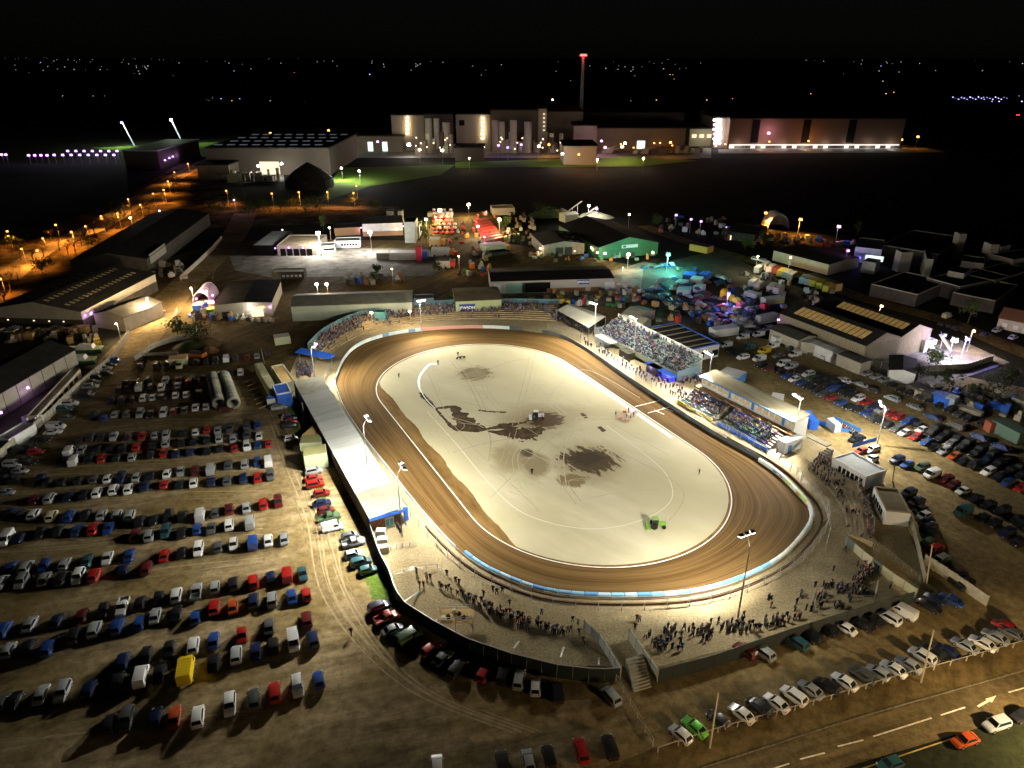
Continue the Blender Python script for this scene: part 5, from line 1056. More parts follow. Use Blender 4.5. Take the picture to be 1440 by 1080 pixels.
sbox(-.5, SL + 1, -1.6, .7, 3.7, 3.9, 'balcony', mat('balcony_deck', (.3, .2, .1), .8), t); sbox(-.5, SL + 1, -1.7, -1.6, 3.9, 4.2, 'balcony_edge', mat('brown_rail', (.35, .18, .08), .7), t)
for i in range(12): sbox(SL * i / 11.1, SL * i / 11.1 + .1, -1.65, -1.6, 4.2, 4.9, 'rail_post', M_metal, t)
cols_ = [(.02, .11, .06), (.02, .05, .22), (.02, .03, .14), (.32, .25, .04), (.02, .05, .2), (.02, .12, .07)]
NT = 7
for sec, (x0, x1) in enumerate([(0, SL * .40), (SL * .47, SL * .98)]):
    for i in range(NT): sbox(x0, x1, -1.6 - (i + 1) * .85, -1.6 - i * .85 - .01, 0, 3.2 - i * .45, 'seat_tier', M_concw, t)
    for i in range(NT):
        j = x0 + .3; kk = 0
        while j < x1 - 3:
            mb = MB(); y = -1.6 - (i + .8) * .85; z = 3.2 - i * .45
            mb.hexa([sq(j, y, z + .002), sq(j + 2.8, y, z + .002), sq(j + 2.8, y + .35, z + .002), sq(j, y + .35, z + .002)], [sq(j, y, z + .35), sq(j + 2.8, y, z + .35), sq(j + 2.8, y + .35, z + .35), sq(j, y + .35, z + .35)])
            o = mb.build('seat_block', M_obj, t); o.color = (*cols_[(i + kk // 2 + sec) % 6], 1); j += 3; kk += 1
    sbox(x0 - .3, x1 + .3, -1.6 - NT * .85 - .15, -1.6 - NT * .85 - .02, 0, 1.1, 'front_board', M_blue if sec else M_yel, t)
sbox(SL + .02, SL + 2.5, -5, 1.5, 0, 3.4, 'end_block', M_wallw, t); sbox(SL + 2.52, SL + 2.6, -3.5, -2.3, .1, 2.3, 'door', M_blue2, t)
t2 = thing('corner_stair', 'outside stair and ramp at the near end of the glazed stand', 'stair', sq(SL + 4, 0, 0)); sbox(SL + 3, SL + 9, 2.2, 4, 3.3, 3.5, 'landing', M_concw, t2)
for i in range(9): sbox(SL + 9 + i * .0, SL + 10.6, 2.2 - i * .75, 2.9 - i * .75, 0, 3.2 - i * .36, 'step', M_concw, t2)
container('blue_marquee', 'bright blue flat-topped store behind the glazed stand', (1046, 562), (1076, 570), (1077, 557), 3.4, M_blue, mat('blue_top', (.08, .3, .6), .6), 'store')
container('blue_screen_tent', 'white and blue tent triangle behind the top of the glazed stand', (1010, 524), (1038, 532), (1038, 520), 3, M_blue2, M_wroof, 'tent', None, False)
container('white_stall', 'white food stall behind the blue store', (1084, 560), (1101, 563), (1101, 554), 2.6, M_wallw, M_wallw, 'stall', None, False)
container('race_van', 'white high van in the pit corner behind the glazed stand', (1163, 588), (1175, 598), (1180, 594), 2.4, M_wallw, M_wallw, 'van', None, False)
container('blue_gazebo', 'deep blue tent canopy in the pit corner', (1140, 592), (1152, 592), (1153, 577), 2.8, M_blue, M_blue, 'tent', None, False)
for k, (a, b) in enumerate([((1148, 596), (1175, 603)), ((1178, 606), (1196, 609)), ((1173, 590), (1210, 608)), ((1198, 630), (1232, 620))]):
    panel_wall('blue_banner', ['long', 'short', 'back', 'roadside'][k] + ' blue banner fence round the pit corner', [a, b], 1.1, M_blue2 if k != 3 else M_blue, 2.5, th=.06, post=False, cat='banner', part='banner_panel')
def bike(P, a, c, lab, grp):
    t = thing('motorcycle', lab, 'motorcycle', P, grp); X = Vector((math.cos(a), math.sin(a), 0)); Y = Vector((-X.y, X.x, 0)); k = Vector((0, 0, 1))
    for s in (-.65, .65): mb = MB(); mb.tube(P + X * s - Y * .06 + k * .34, P + X * s + Y * .06 + k * .34, .34, n=12); mb.build('wheel', M_tyre, t)
    mb = MB(); mb.beam(P - X * .5 + k * .55, P + X * .4 + k * .75, .2, .3); o = mb.build('frame', M_obj, t); o.color = (*c, 1)
    mb = MB(); mb.beam(P + X * .5 + k * .4, P + X * .35 + k * 1.05, .08); mb.beam(P + X * .35 - Y * .35 + k * 1.05, P + X * .35 + Y * .35 + k * 1.05, .05); mb.build('handlebar', M_metal, t)
    mb = MB(); mb.beam(P - X * .6 + k * .8, P - X * .05 + k * .78, .22, .1); mb.build('seat', M_tyre, t)
for k in range(14): bike(g(1177 + k * 2.8 + rnd.uniform(-.4, .4), 596 + k * 1.7, 0), rnd.uniform(.2, .6), rnd.choice([(.5, .05, .03), (.5, .3, .05), (.05, .1, .4), (.4, .4, .4), (.02, .02, .02)]), f'motorcycle, {ordn(k)} along the blue banner in the pit corner', 'motorcycles parked by the blue banners')
# infield machines
def tractor(x, y, lab, m, s=1.):
    P = g(x, y, 0) + Vector((0, 0, .09)); t = thing('tractor', lab, 'tractor', P); k = Vector((0, 0, 1))
    mb = MB(); mb.box(P + Vector((.7, 0, .7)), 1.8 * s, .8, .7); mb.build('bonnet', m, t); mb = MB(); mb.box(P + Vector((-.7, 0, .8)), 1.2, 1.2, 1.5); mb.build('cab', M_glass, t); mb = MB(); mb.box(P + Vector((-.7, 0, 2.31)), 1.3, 1.3, .1); mb.build('cab_roof', m, t)
    for a, b, r in ((-.9, .75, .7), (-.9, -.95, .7), (1.2, .55, .42), (1.2, -.75, .42)): mb = MB(); mb.tube(P + Vector((a, b, r)), P + Vector((a, b + .28, r)), r, n=12); mb.build('wheel', M_tyre, t)
    mb = MB(); mb.box(P + Vector((-2.2, 0, .2)), .8, 2.4, .5); mb.build('grader', m, t)
tractor(925, 742, 'bright green tractor on the lower right infield', mat('lime_tractor', (.16, .34, .04), .5)); tractor(757, 589, 'white and green track machine beside the wet patch', M_wallw)
bike(g(650, 504, 0) + Vector((0, 0, .09)), .1, (.1, .25, .08), 'dark motorcycle beside staff at the top of the infield', None); bike(g(645, 505, 0) + Vector((0, 0, .09)), .6, (.05, .05, .05), 'second dark motorcycle at the top of the infield', None)
for k, (x, y) in enumerate([(876, 578), (884, 584), (870, 586), (892, 577), (880, 590)]): container('start_gate_box', ['red start gate box', 'pale start gate post box', 'low red mat box', 'white start gate box', 'pink mat box'][k] + ' at the infield edge', (x, y), (x + 5, y), (x + 5, y - 2), .6 if k != 3 else 1.2, [M_red, M_wallw, mat('pink_mat', (.6, .3, .25), .8), M_wallw, MATS.get('pink_mat', M_red)][k], None, 'start gate', None, False)
# hose across the infield
hp = catmull([Vector((*g(x, y, 0).xy, .12)) for x, y in [(616, 512), (604, 513), (597, 520), (590, 530), (589, 542), (593, 552), (600, 563), (612, 575)]], 8, False); mb = MB()
for i in range(len(hp) - 1): mb.beam(hp[i], hp[i + 1], rnd.uniform(.25, .7) if i < 34 else .2, .1)
o = mb.build('plastic_sheeting', mat('sheet_white', (.72, .74, .76), .4), None); tag(o, 'crumpled strip of white and blue sheeting across the left infield', 'plastic sheeting')

# ---- terraces
def stepped(name, lab, inner, outer, n, z0, z1, m, cat='terrace'):
    t = thing(name, lab, cat, (inner[0] + outer[-1]) / 2); k = len(inner)
    for i in range(n):
        A_ = [inner[j].lerp(outer[j], i / n) for j in range(k)]; B_ = [inner[j].lerp(outer[j], (i + 1) / n) for j in range(k)]; z = z0 + (z1 - z0) * (i + 1) / n; mb = MB()
        for j in range(k - 1):
            mb.hexa([A_[j] + Vector((0, 0, 0)), A_[j + 1] + Vector((0, 0, 0)), B_[j + 1], B_[j]], [A_[j] + Vector((0, 0, z)), A_[j + 1] + Vector((0, 0, z)), B_[j + 1] + Vector((0, 0, z)), B_[j] + Vector((0, 0, z))])
        mb.build('terrace_step', m, t)
    return t
def surf(inner, outer, z0, z1, n):
    L = []
    def f(s, r):
        k = (len(inner) - 1) * s; j = min(int(k), len(inner) - 2); q = inner[j].lerp(inner[j + 1], k - j).lerp(outer[j].lerp(outer[j + 1], k - j), r)
        z = z0 + (z1 - z0) * (int(r * n) + 1) / n; return Vector((q.x, q.y, z + .01))
    return f
NI = resample(catmull([Vector((*g(*p).xy, 0)) for p in [(452, 508), (480, 486), (520, 466), (580, 454), (650, 449), (720, 449), (782, 452)]], 8, False), 5)
NOu = resample(catmull([Vector((*g(*p).xy, 0)) for p in [(434, 500), (462, 474), (512, 452), (575, 441), (650, 436), (720, 435), (786, 436)]], 8, False), 5)
m_n = min(len(NI), len(NOu)); rs = lambda P, n: [resample(P, sum((P[i + 1] - P[i]).length for i in range(len(P) - 1)) / (n - 1))[i] for i in range(n)]
NI = rs(NI, 24); NOu = rs(NOu, 24)
stepped('north_terrace', 'curved stepped terrace round the top bend packed with spectators', NI, NOu, 8, .1, 2.6, mat('terrace_dirt', (.27, .2, .11), .9, c2=(.4, .31, .18), scale=.6)); NT_S = surf(NI, NOu, .1, 2.6, 8)
mb = MB()
for i in range(len(NOu) - 1): a, b = NOu[i] + Vector((0, .25, 0)), NOu[i + 1] + Vector((0, .25, 0)); mb.hexa([a, b, b + Vector((0, .12, 0)), a + Vector((0, .12, 0))], [a + Vector((0, 0, 4.4)), b + Vector((0, 0, 4.4)), b + Vector((0, .12, 4.4)), a + Vector((0, .12, 4.4))])
o = mb.build('terrace_screen', mat('teal_screen', (.10, .22, .26), .7), None); tag(o, 'teal-grey screen fence along the back of the top bend terrace', 'fence')
EI = rs(catmull([Vector((*g(*p).xy, 0)) for p in [(1138, 662), (1168, 690), (1186, 722), (1192, 752)]], 6, False), 12); EO = rs(catmull([Vector((*g(*p).xy, 0)) for p in [(1150, 650), (1200, 672), (1220, 715), (1226, 770)]], 6, False), 12)
stepped('side_terrace', 'shallow stepped terrace with pale edges beside the white cabins', EI, EO, 6, .05, 1.3, mat('terrace_conc', (.33, .27, .17), .9, c2=(.46, .38, .25), scale=.6)); ES = surf(EI, EO, .05, 1.3, 6)
# fences and walls of the bottom terraces
bw = [(520, 737), (533, 775), (548, 803), (555, 828), (570, 848), (610, 873), (655, 897), (720, 919), (785, 935), (840, 941), (873, 939)]
tt, Q = panel_wall('terrace_wall', 'tall dark sheet wall curving round the back of the bottom-left terrace', bw, 2.9, M_navy, 2.6, th=.12, post=False, ztop=True, mats=[(.012, .02, .018), (.014, .024, .02), (.012, .017, .017)], part='wall_panel')
mb = MB()
for i in range(len(Q) - 1): mb.beam(Q[i] + Vector((0, 0, 2.95)), Q[i + 1] + Vector((0, 0, 2.95)), .16, .08)
mb.build('coping', M_metal, tt)
tt, Q = panel_wall('terrace_wall', 'tall dark sheet wall closing the bottom-right terrace', [(927, 941), (1000, 922), (1120, 882), (1220, 851), (1287, 832)], 2.9, M_navy, 2.6, th=.12, post=False, ztop=True, mats=[(.012, .02, .018), (.012, .017, .017)], part='wall_panel')
panel_wall('ramp_wall', 'pale wall leaning along the passage between the bottom terraces', [(886, 884), (926, 942)], 2.6, M_wallw, 2.4, mats=[(.45, .45, .36), (.5, .49, .4)], part='wall_panel', cat='wall', ztop=True)
panel_wall('ramp_fence', 'sheeted fence with blue banner closing the left side of the passage', [(822, 872), (845, 893), (873, 939)], 2.2, M_wallw, 2.0, mats=[(.1, .3, .5), (.4, .45, .45), (.5, .52, .5)], th=.08, part='fence_panel', cat='fence', ztop=True)
panel_wall('corner_wall', 'cream advert wall along the raised corner by the side terrace', [(1192, 754), (1215, 775), (1255, 805), (1290, 828)], 2.0, M_wallw, 2.6, mats=[(.5, .46, .3), (.46, .44, .3), (.52, .5, .36), (.1, .14, .12)], th=.15, part='wall_panel', ztop=True)
panel_wall('corner_fence', 'rusty fence from the brown-roofed cabin down to the corner', [(1277, 728), (1290, 775), (1299, 818)], 1.9, M_wpole, 2.2, th=.08, cat='fence', part='fence_panel')
panel_wall('panel_fence', 'worn concrete panel fence beside the dark parked cars', [(1299, 793), (1340, 820), (1386, 852)], 2.3, M_concw, 2.2, th=.2, cat='fence')
def rail_fence(name, lab, pts, h, step, m=M_metal, bars=(.5, 1.), th=.05):
    P = resample([Vector((*g(*p).xy, 0)) for p in pts], step); t = thing(name, lab, 'fence', P[0]); mb = MB(); mb.box((0, 0, 0), th * 1.6, th * 1.6, h); me = mb.mesh('post', m)
    for p in P: place(me, 'post', p, 0, t)
    mb = MB()
    for b in bars:
        for i in range(len(P) - 1): mb.beam(P[i] + Vector((0, 0, h * b)), P[i + 1] + Vector((0, 0, h * b)), th)
    mb.build('rail', m, t)
rail_fence('railing', 'steel railing across the top of the bottom-left terrace', [(553, 812), (585, 803), (622, 800), (621, 806)], 1.3, 2.2); rail_fence('railing', 'ramp railing beside the canteen forecourt', [(541, 778), (560, 771), (585, 768)], 1.1, 1.4, bars=(.3, .65, 1.))
rail_fence('roadside_fence', 'thin post and rail fence dividing parked cars from the trunk road', [(925, 1058), (1010, 1030), (1130, 996), (1240, 962), (1340, 935), (1445, 905)], 1.1, 3.4, M_wpole, (1.,), .09)
rail_fence('entry_fence', 'post fence running down from the terrace corner to the road', [(866, 958), (890, 1000), (918, 1050)], 1.6, 2.6, M_wpole, (.5, 1.), .09); rail_fence('walkway_rail', 'slim post railing along the home straight walkway', [(805, 474), (900, 528), (1000, 592), (1075, 640), (1120, 668)], 2.2, 4.2, M_metal, (1.,), .045); rail_fence('track_guard', 'low rail inside the side terrace path', [(1120, 668), (1155, 705), (1168, 742), (1160, 775)], 1.0, 2.5)
rail_fence('corner_railing', 'pale railing above the cream advert wall', [(1228, 765), (1262, 792), (1292, 815)], 1.1, 2.); rail_fence('cabin_railing', 'curved railing behind the side terrace crowd', [(1150, 648), (1190, 665), (1215, 695), (1228, 740), (1228, 772)], 1.2, 2.4)
for k, (a, b) in enumerate([((568, 846), (590, 832)), ((612, 873), (630, 862)), ((722, 912), (730, 902)), ((788, 925), (793, 910)), ((842, 935), (842, 925))]):
    A_ = g(*a, 2.6); B_ = Vector((*g(*b).xy, 0)); t = thing('wall_brace', f'pale sloping brace, {ordn(k)} from the left on the terrace wall', 'brace', B_, 'braces of the terrace wall'); mb = MB(); mb.beam(A_, B_ + Vector((0, 0, .05)), .3, .12); mb.build('brace_arm', M_metal, t)
t = thing('camera_platform', 'scaffold platform with cluttered deck against the bottom-left terrace wall', 'platform', g(642, 880)); P = g(642, 880)
for dx in (-3, 0, 3):
    for dy in (-1.6, 1.6): mb = MB(); mb.beam(P + Vector((dx, dy, 0)), P + Vector((dx, dy, 3.4)), .1); mb.build('post', M_metal, t)
mb = MB(); mb.box(P + Vector((0, 0, 2.2)), 6.2, 3.4, .12, 0); mb.build('deck', M_wood, t)
for z in (2.9, 3.4):
    for dy in (-1.65, 1.65): mb = MB(); mb.beam(P + Vector((-3, dy, z)), P + Vector((3, dy, z)), .07); mb.build('rail', M_metal, t)
for k in range(6): mb = MB(); mb.box(P + Vector((-2.2 + k * .9, rnd.uniform(-.8, .8), 2.33)), .6, .5, rnd.uniform(.3, .9), rnd.uniform(0, 1)); mb.build('equipment_case', rnd.choice([M_wallw, M_tyre, M_cream]), t)
mb = MB()
for i in range(10): mb.box(g(892 + i * 1.2, 936 + i * 3.6, 0), 3.2, .5, 1.8 - i * .18, .35)
o = mb.build('exit_steps', M_concw, None); tag(o, 'wide concrete steps dropping from the passage to the car park', 'steps')
for k, (x, y, y2, x2, lab) in enumerate([(1311, 766, 820, 1303, 'leaning wooden pole by the dark parked cars at the corner'), (1313, 886, 960, 1295, 'wooden utility pole among the white cars at the road'), (1010, 974, 1052, 998, 'wooden utility pole beside the bright green car'), (1235, 816, 846, 1229, 'short white pole on the bottom-right terrace'), (1258, 655, 678, 1255, 'thin dark pole between the cabins and cars'), (1146, 843, 862, 1144, 'slim white pole above the cluster on the bottom-right terrace'), (367, 490, 512, 372, 'thin lamp column by the entrance cabins'), (425, 566, 588, 427, 'slim pole at the back of the long roof'), (467, 633, 655, 470, 'second slim pole at the back of the long roof')]):
    B_ = g(x2, y2); f = 1000 * math.cos(math.atan2(92, B_.y)) / math.hypot(92, B_.y, B_.x) ; h = (y2 - y) / f * 1.05; T_ = g(x, y, min(h, 14)); mb = MB(); mb.tube(B_, T_, .14, .1, 6); o = mb.build('utility_pole' if k < 3 else 'pole', M_wpole if k in (0, 1, 2, 4) else M_metal, org=B_); tag(o, lab, 'pole')
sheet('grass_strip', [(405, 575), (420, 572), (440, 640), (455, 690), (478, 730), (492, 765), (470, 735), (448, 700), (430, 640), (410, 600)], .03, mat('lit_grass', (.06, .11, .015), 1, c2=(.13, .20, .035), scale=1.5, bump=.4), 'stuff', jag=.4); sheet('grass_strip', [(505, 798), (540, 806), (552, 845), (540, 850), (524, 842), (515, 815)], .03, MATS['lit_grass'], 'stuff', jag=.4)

# ================================================================ FAR FACTORY
def fshed(lab, x0, x1, yb, yt, dist_px, m, rm=M_dkroof, name='factory_hall', cat='factory'):
    # a block whose foot shows at yb and whose top edge shows at yt
    A_ = g(x0, yb); B_ = g(x1, yb); px_m = FPX / math.hypot(A_.y, 92); h = (yb - yt) / px_m / math.cos(math.atan2(92, A_.y)); t = thing(name, lab, cat, (A_ + B_) / 2)
    x = (B_ - A_).normalized(); y = Vector((-x.y, x.x, 0)); mb = MB(); D = dist_px; mb.hexa([A_, B_, B_ + y * D, A_ + y * D], [p + Vector((0, 0, h)) for p in (A_, B_, B_ + y * D, A_ + y * D)]); mb.build('wall', m, t)
    mb = MB(); k = Vector((0, 0, h + .02)); e = 1.; mb.hexa([A_ - y * e - x * e + k, B_ - y * e + x * e + k, B_ + y * (D + e) + x * e + k, A_ + y * (D + e) - x * e + k], [p + Vector((0, 0, 1)) for p in (A_ - y * e - x * e + k, B_ - y * e + x * e + k, B_ + y * (D + e) + x * e + k, A_ + y * (D + e) - x * e + k)]); mb.build('roof', rm, t)
    class Q: pass
    q = Q(); q.A, q.x, q.y, q.h, q.t, q.W, q.D = A_, x, y, h, t, (B_ - A_).length, D
    return q
def ff(q, nm, m, x0, x1, z0, z1, o=.4): mb = MB(); mb.hexa([q.A + q.x * a - q.y * b + Vector((0, 0, z0)) for a, b in ((x0, o), (x1, o), (x1, .02), (x0, .02))], [q.A + q.x * a - q.y * b + Vector((0, 0, z1)) for a, b in ((x0, o), (x1, o), (x1, .02), (x0, .02))]); return mb.build(nm, m, q.t)
MF = mat('factory_clad', (.17, .14, .10), .8, c2=(.21, .175, .13), scale=.05); MF2 = mat('factory_pale', (.28, .25, .21), .8); MFD = mat('factory_dark', (.09, .075, .06), .9)
q = fshed('large flat-roofed warehouse with floodlit loading door and roof lights', 296, 466, 246, 212, 115, mat('dull_clad', (.13, .11, .085), .85))
ff(q, 'lit_loading_door', E_winw, q.W * .42, q.W * .58, .5, q.h * .5)
for r_ in range(4):
    for c_ in range(9): mb = MB(); P = q.A + q.x * q.W * (c_ + .5 + .3 * (r_ % 2)) / 9.6 + q.y * q.D * (r_ + .5) / 4 + Vector((0, 0, q.h + 1.1)); mb.box(P, 6, 4, .4); mb.build('roof_light', mat('glowing_rooflight', (.4, .4, .4), .5, emit=(.8, .85, 1), es=.07), q.t)
for x, y, e in [(363, 233, 5000), (396, 230, 5000)]: wall_lamp(x, y, q.h * .5, 'wh', e, q.t, 1., (0, -4, -2))
q = fshed('dark side shed left of the floodlit loading yard', 280, 324, 252, 234, 60, MF)
q = fshed('black shed with white eave line beside the violet lamp field', 178, 226, 238, 215, 90, MFD, M_wroof)
for x, y in [(232, 225), (238, 222), (243, 220), (248, 217)]: wall_lamp(x, y, 8, 'pu', 2500, q.t, .9, (3, -3, 0))
P = g(427, 268); t = thing('salt_dome', 'black conical storage dome standing before the floodlit warehouse', 'storage dome', P); mb = MB(); px_m = FPX / P.y; rr = 34 / px_m
V = []; n = 20
for hh, r2 in ((0, 1), (.35, .98), (.7, .55), (1, .03)):
    for i in range(n): a = 6.2832 * i / n; V.append(P + Vector((math.cos(a) * rr * r2, rr + math.sin(a) * rr * r2, hh * 33 / px_m)))
mb.raw(V, [(k * n + i, k * n + (i + 1) % n, (k + 1) * n + (i + 1) % n, (k + 1) * n + i) for k in range(3) for i in range(n)]); mb.build('shell', M_dkroof, t)
q = fshed('low loading hall with three lit teal dock doors', 490, 568, 214, 194, 160, MF); [ff(q, 'dock_door', E_win, q.W * f, q.W * (f + .09), 1, q.h * .65) for f in (.07, .36, .62)]; wall_lamp(531, 199, 16, 'pu', 6000, q.t, 1.3, (0, -5, -2)); wall_lamp(575, 203, 12, 'wh', 9000, q.t, 1.8, (0, -8, -3)); wall_lamp(486, 200, 12, 'wh', 1500, q.t, 1.2, (0, -6, -3))
def tower(q, x, y0, y1, n, c=E_wm):
    for i in range(n): P = g(x, y0 + (y1 - y0) * i / max(1, n - 1), 0); yy = q.A.y - 1; k = yy / P.y; s = g(x, y0 + (y1 - y0) * i / max(1, n - 1), 0); zz = 92 - 92 * k; mb = MB(); mb.box(Vector((s.x * k, yy - 1, zz)), 2., 1, 1.1); mb.build('stair_light', c, q.t)
q = fshed('tall pale hall at the left of the paper mill with a lit stair strip', 553, 598, 212, 168, 120, MF2); tower(q, 573, 166, 188, 5)
q = fshed('tall middle mill hall behind the silos', 598, 642, 212, 167, 120, MFD); q = fshed('pale square mill hall with dark window and lit stair strip', 639, 690, 212, 167, 120, MF2); tower(q, 679, 167, 195, 6); ff(q, 'dark_window', M_black, q.W * .15, q.W * .3, q.h * .7, q.h * .85)
q = fshed('broad dark mill hall between the two lit stair strips', 690, 756, 212, 162, 120, MFD); q = fshed('narrow pale stair tower with the brightest lamp strip', 755, 768, 212, 160, 60, MF2); tower(q, 765, 161, 195, 7, E_winw)
q = fshed('brown mill hall right of the bright stair tower', 768, 818, 208, 163, 110, MF); q = fshed('dark mill roof range behind the plume', 818, 960, 196, 163, 100, MFD)
q = fshed('long tan process hall with lit square door', 838, 962, 212, 184, 110, MF); ff(q, 'lit_door', E_win, q.W * .46, q.W * .55, 2, q.h * .45)
for x, y, c, e in [(846, 198, 'pk', 6000), (851, 207, 'pk', 5000), (875, 206, 'wm', 9000), (879, 201, 'wm', 4000), (943, 200, 'or', 5000)]: wall_lamp(x, y, 14, c, e, q.t, 1.3, (0, -6, -3))
q = fshed('white upper block of the orange-lit corner hall', 806, 838, 214, 181, 40, MF2, M_dkroof); q = fshed('pale square corner hall lit orange at its foot', 792, 838, 232, 208, 45, MF2, M_black); wall_lamp(814, 217, 12, 'or', 16000, q.t, 1., (0, -8, -2)); wall_lamp(791, 216, 12, 'wh', 6000, q.t, 1., (-3, -3, -2))
q = fshed('dark low block in front of the mill yard', 640, 680, 227, 210, 30, MFD)
for k, (x, w, yt) in enumerate([(606, 9, 170), (617, 8, 170), (630, 10, 175), (697, 9, 172), (706, 8, 174), (722, 9, 172), (742, 10, 174), (608, 5, 192)]):
    P = g(x, 213); pm_ = FPX / P.y; o = MB(); o.tube(P - Vector((0, 12, 0)), P + Vector((0, -12, (213 - yt) / pm_)), w / 2 / pm_, n=16); ob = o.build('silo', M_wall if k != 7 else M_cream, org=P, smooth=True); tag(ob, f'tall round silo, {ordn(k) if k < 7 else "shorter front one"} along the mill front', 'silo', 'silos along the mill front')
for x, y, c, e in [(650, 203, 'pu', 9000), (685, 190, 'pk', 6000), (701, 204, 'pu', 12000), (714, 207, 'bl', 9000), (733, 203, 'pu', 12000), (659, 208, 'wh', 9000), (680, 206, 'wm', 12000), (665, 207, 'wm', 9000), (758, 205, 'wm', 12000), (772, 203, 'or', 3500), (590, 210, 'wm', 9000), (622, 211, 'wh', 7000)]: street(x, y, 12, c, e * (.35 if c != 'pu' else 1.2), f'{dict(pu="violet", pk="pink", bl="blue", wh="white", wm="warm", **{"or": "orange"})[c]} yard lamp before the mill at its {"left" if x < 640 else "middle" if x < 700 else "right"} part near silo foot {x - 580}'.replace(f' near silo foot {x - 580}', f', {ordn([590, 622, 650, 659, 665, 680, 685, 701, 714, 733, 758, 772].index(x))} from the left'), 1.25, 'yard_lamp', 'yard lamp')
def roofkit(lab, x0, x1, yb, yt, n, zs=(4, 14)):
    for k in range(n):
        x = rnd.uniform(x0, x1); P = g(x, yb); pm2 = FPX / P.y; Y = P.y + rnd.uniform(-14, -2); w = rnd.uniform(2.5, 8); mb = MB(); h = rnd.uniform(*zs)
        if rnd.random() < .45: mb.tube(Vector((P.x, Y, 0)), Vector((P.x, Y, h * 1.5)), w * .4, n=12)
        else:
            mb.box(Vector((P.x, Y, 0)), w, rnd.uniform(3, 7), h)
            if rnd.random() < .5: mb.beam(Vector((P.x - w, Y - 2, h * .8)), Vector((P.x + w * 1.6, Y - 2, h * 1.3)), .8)
        o = mb.build('plant_unit', rnd.choice([MF, MF2, MFD, M_wall, M_cream])); tag(o, f'{lab}, {ordn(k)} counted along its foot', 'plant unit', 'plant units at the mill foot')
roofkit('pipework or tank unit at the left mill halls', 585, 642, 214, 190, 22); roofkit('pipework or tank unit at the middle mill halls', 690, 790, 213, 190, 34); roofkit('low plant unit along the tan process hall', 840, 1000, 214, 200, 20, (2, 6)); roofkit('plant unit in the floodlit loading yard', 335, 398, 252, 240, 16, (2, 7))
mb = MB()
for i in range(26): mb.box(g(rnd.uniform(585, 790), 214.5) + Vector((0, -16, rnd.uniform(3, 16))), 1.1, .8, .9)
o = mb.build('small_yard_lights', emat('tiny_warm', (1, .7, .4), 5)); tag(o, 'tiny warm lights strewn among the mill pipework', 'lights', kind='stuff')
mb = MB()
for i in range(26): mb.box(g(rnd.uniform(845, 1020), 208 + rnd.uniform(-1, 4)) + Vector((0, -10, rnd.uniform(3, 8))), 1.4, .8, 1.)
o = mb.build('small_yard_lights', E_or); tag(o, 'tiny amber lights along the process hall yard', 'lights', kind='stuff')
for x, y, e in [(480, 236, 16000), (505, 240, 6000), (660, 222, 3000), (905, 222, 3000), (840, 224, 3000)]: street(x, y, 10, 'wh' if x < 600 else 'wm', e, f'added lamp lighting the green lawn before the mill near its {"west edge" if x < 490 else "west middle" if x < 600 else "centre" if x < 700 else "corner hall" if x < 860 else "process hall"}', .8, 'yard_lamp', 'yard lamp')  # lamps added to light the mill lawns
# chimney with red lights
P = g(820, 200); P = Vector((P.x, P.y + 40, 0)); k = P.y; ztop = 92 - (k * math.tan(math.atan((78 - 540) / -1000.) - TH)) if False else 0
def z_at(y_px, Y): # height at distance Y seen at image row y_px
    cy = -(y_px - 540) / FPX; dy = CT + cy * ST; dz = -ST + cy * CT; return HC + dz / dy * Y
t = thing('chimney', 'tall mill chimney crowned with red warning lamps', 'chimney', P); mb = MB(); mb.tube(P, Vector((P.x, P.y, z_at(78, P.y))), 2.6, 1.7, 14); mb.build('stack', mat('chimney_grey_glow', (.3, .28, .27), .8, emit=(.3, .26, .24), es=.02), t)  # stack given a faint glow of its own, as if lit
for dx in (-2.4, 0, 2.4): bulb(Vector((P.x + dx, P.y - 3, z_at(78, P.y) + .5)), 1.6).build('warning_lamp', E_rd, t)
lamp_light('warning_beam', Vector((P.x, P.y - 7, z_at(84, P.y))), 900, (1, .05, .03), .5)
# long lit distribution shed right
q = fshed('very long brown distribution shed with glowing dock canopy', 1022, 1265, 210, 172, 130, mat('dim_brown', (.16, .1, .07), .85)); ff(q, 'lit_dock_front', emat('dock_white', (1, .92, .82), .95), 2, q.W - 2, 1, q.h * .17, 1.2)
for i in range(16): ff(q, 'dock_door', mat('dock_door', (.12, .11, .1), .7), q.W * (.04 + i * .06), q.W * (.04 + i * .06) + (6 if i % 3 else 11), 1.2, q.h * .13, 1.6)
for f in (.13, .42, .68): ff(q, 'dark_bay', M_black, q.W * f, q.W * f + 8, q.h * .22, q.h * .97, .6)
for i in range(8): lamp_light('dock_beam', q.A + q.x * q.W * (i + .5) / 8 + Vector((0, -5, 4)), 1500, (1, .93, .85), 1)
for x, y in [(1081, 187), (1200, 185)]: wall_lamp(x, y, q.h * .55, 'pk', 5000, q.t, 1.6, (0, -5, 1))
for x, y in [(1082, 199), (1137, 198)]: wall_lamp(x, y, q.h * .3, 'or', 4000, q.t, .9, (0, -4, 1))
q = fshed('floodlit corner block of stacked stairs at the shed end', 1003, 1022, 208, 171, 60, MF2)
for i in range(6):
    for x in (1005, 1011): 
        yy = q.A.y - 2; s = g(x, 170 + i * 6.5, 0); kk = yy / s.y; mb = MB(); mb.box(Vector((s.x * kk, yy - 1, 92 - 92 * kk)), 3.2, 1.4, 1.8); mb.build('stair_light', E_pk if i % 2 else E_wh, q.t)
q = fshed('low yellow-lit link building left of the corner stairs', 968, 1003, 206, 184, 50, mat('link_wall', (.3, .28, .16), .8)); [ff(q, 'lit_window', E_winw, q.W * f, q.W * f + 5, q.h * .5, q.h * .7) for f in (.1, .4, .7)]
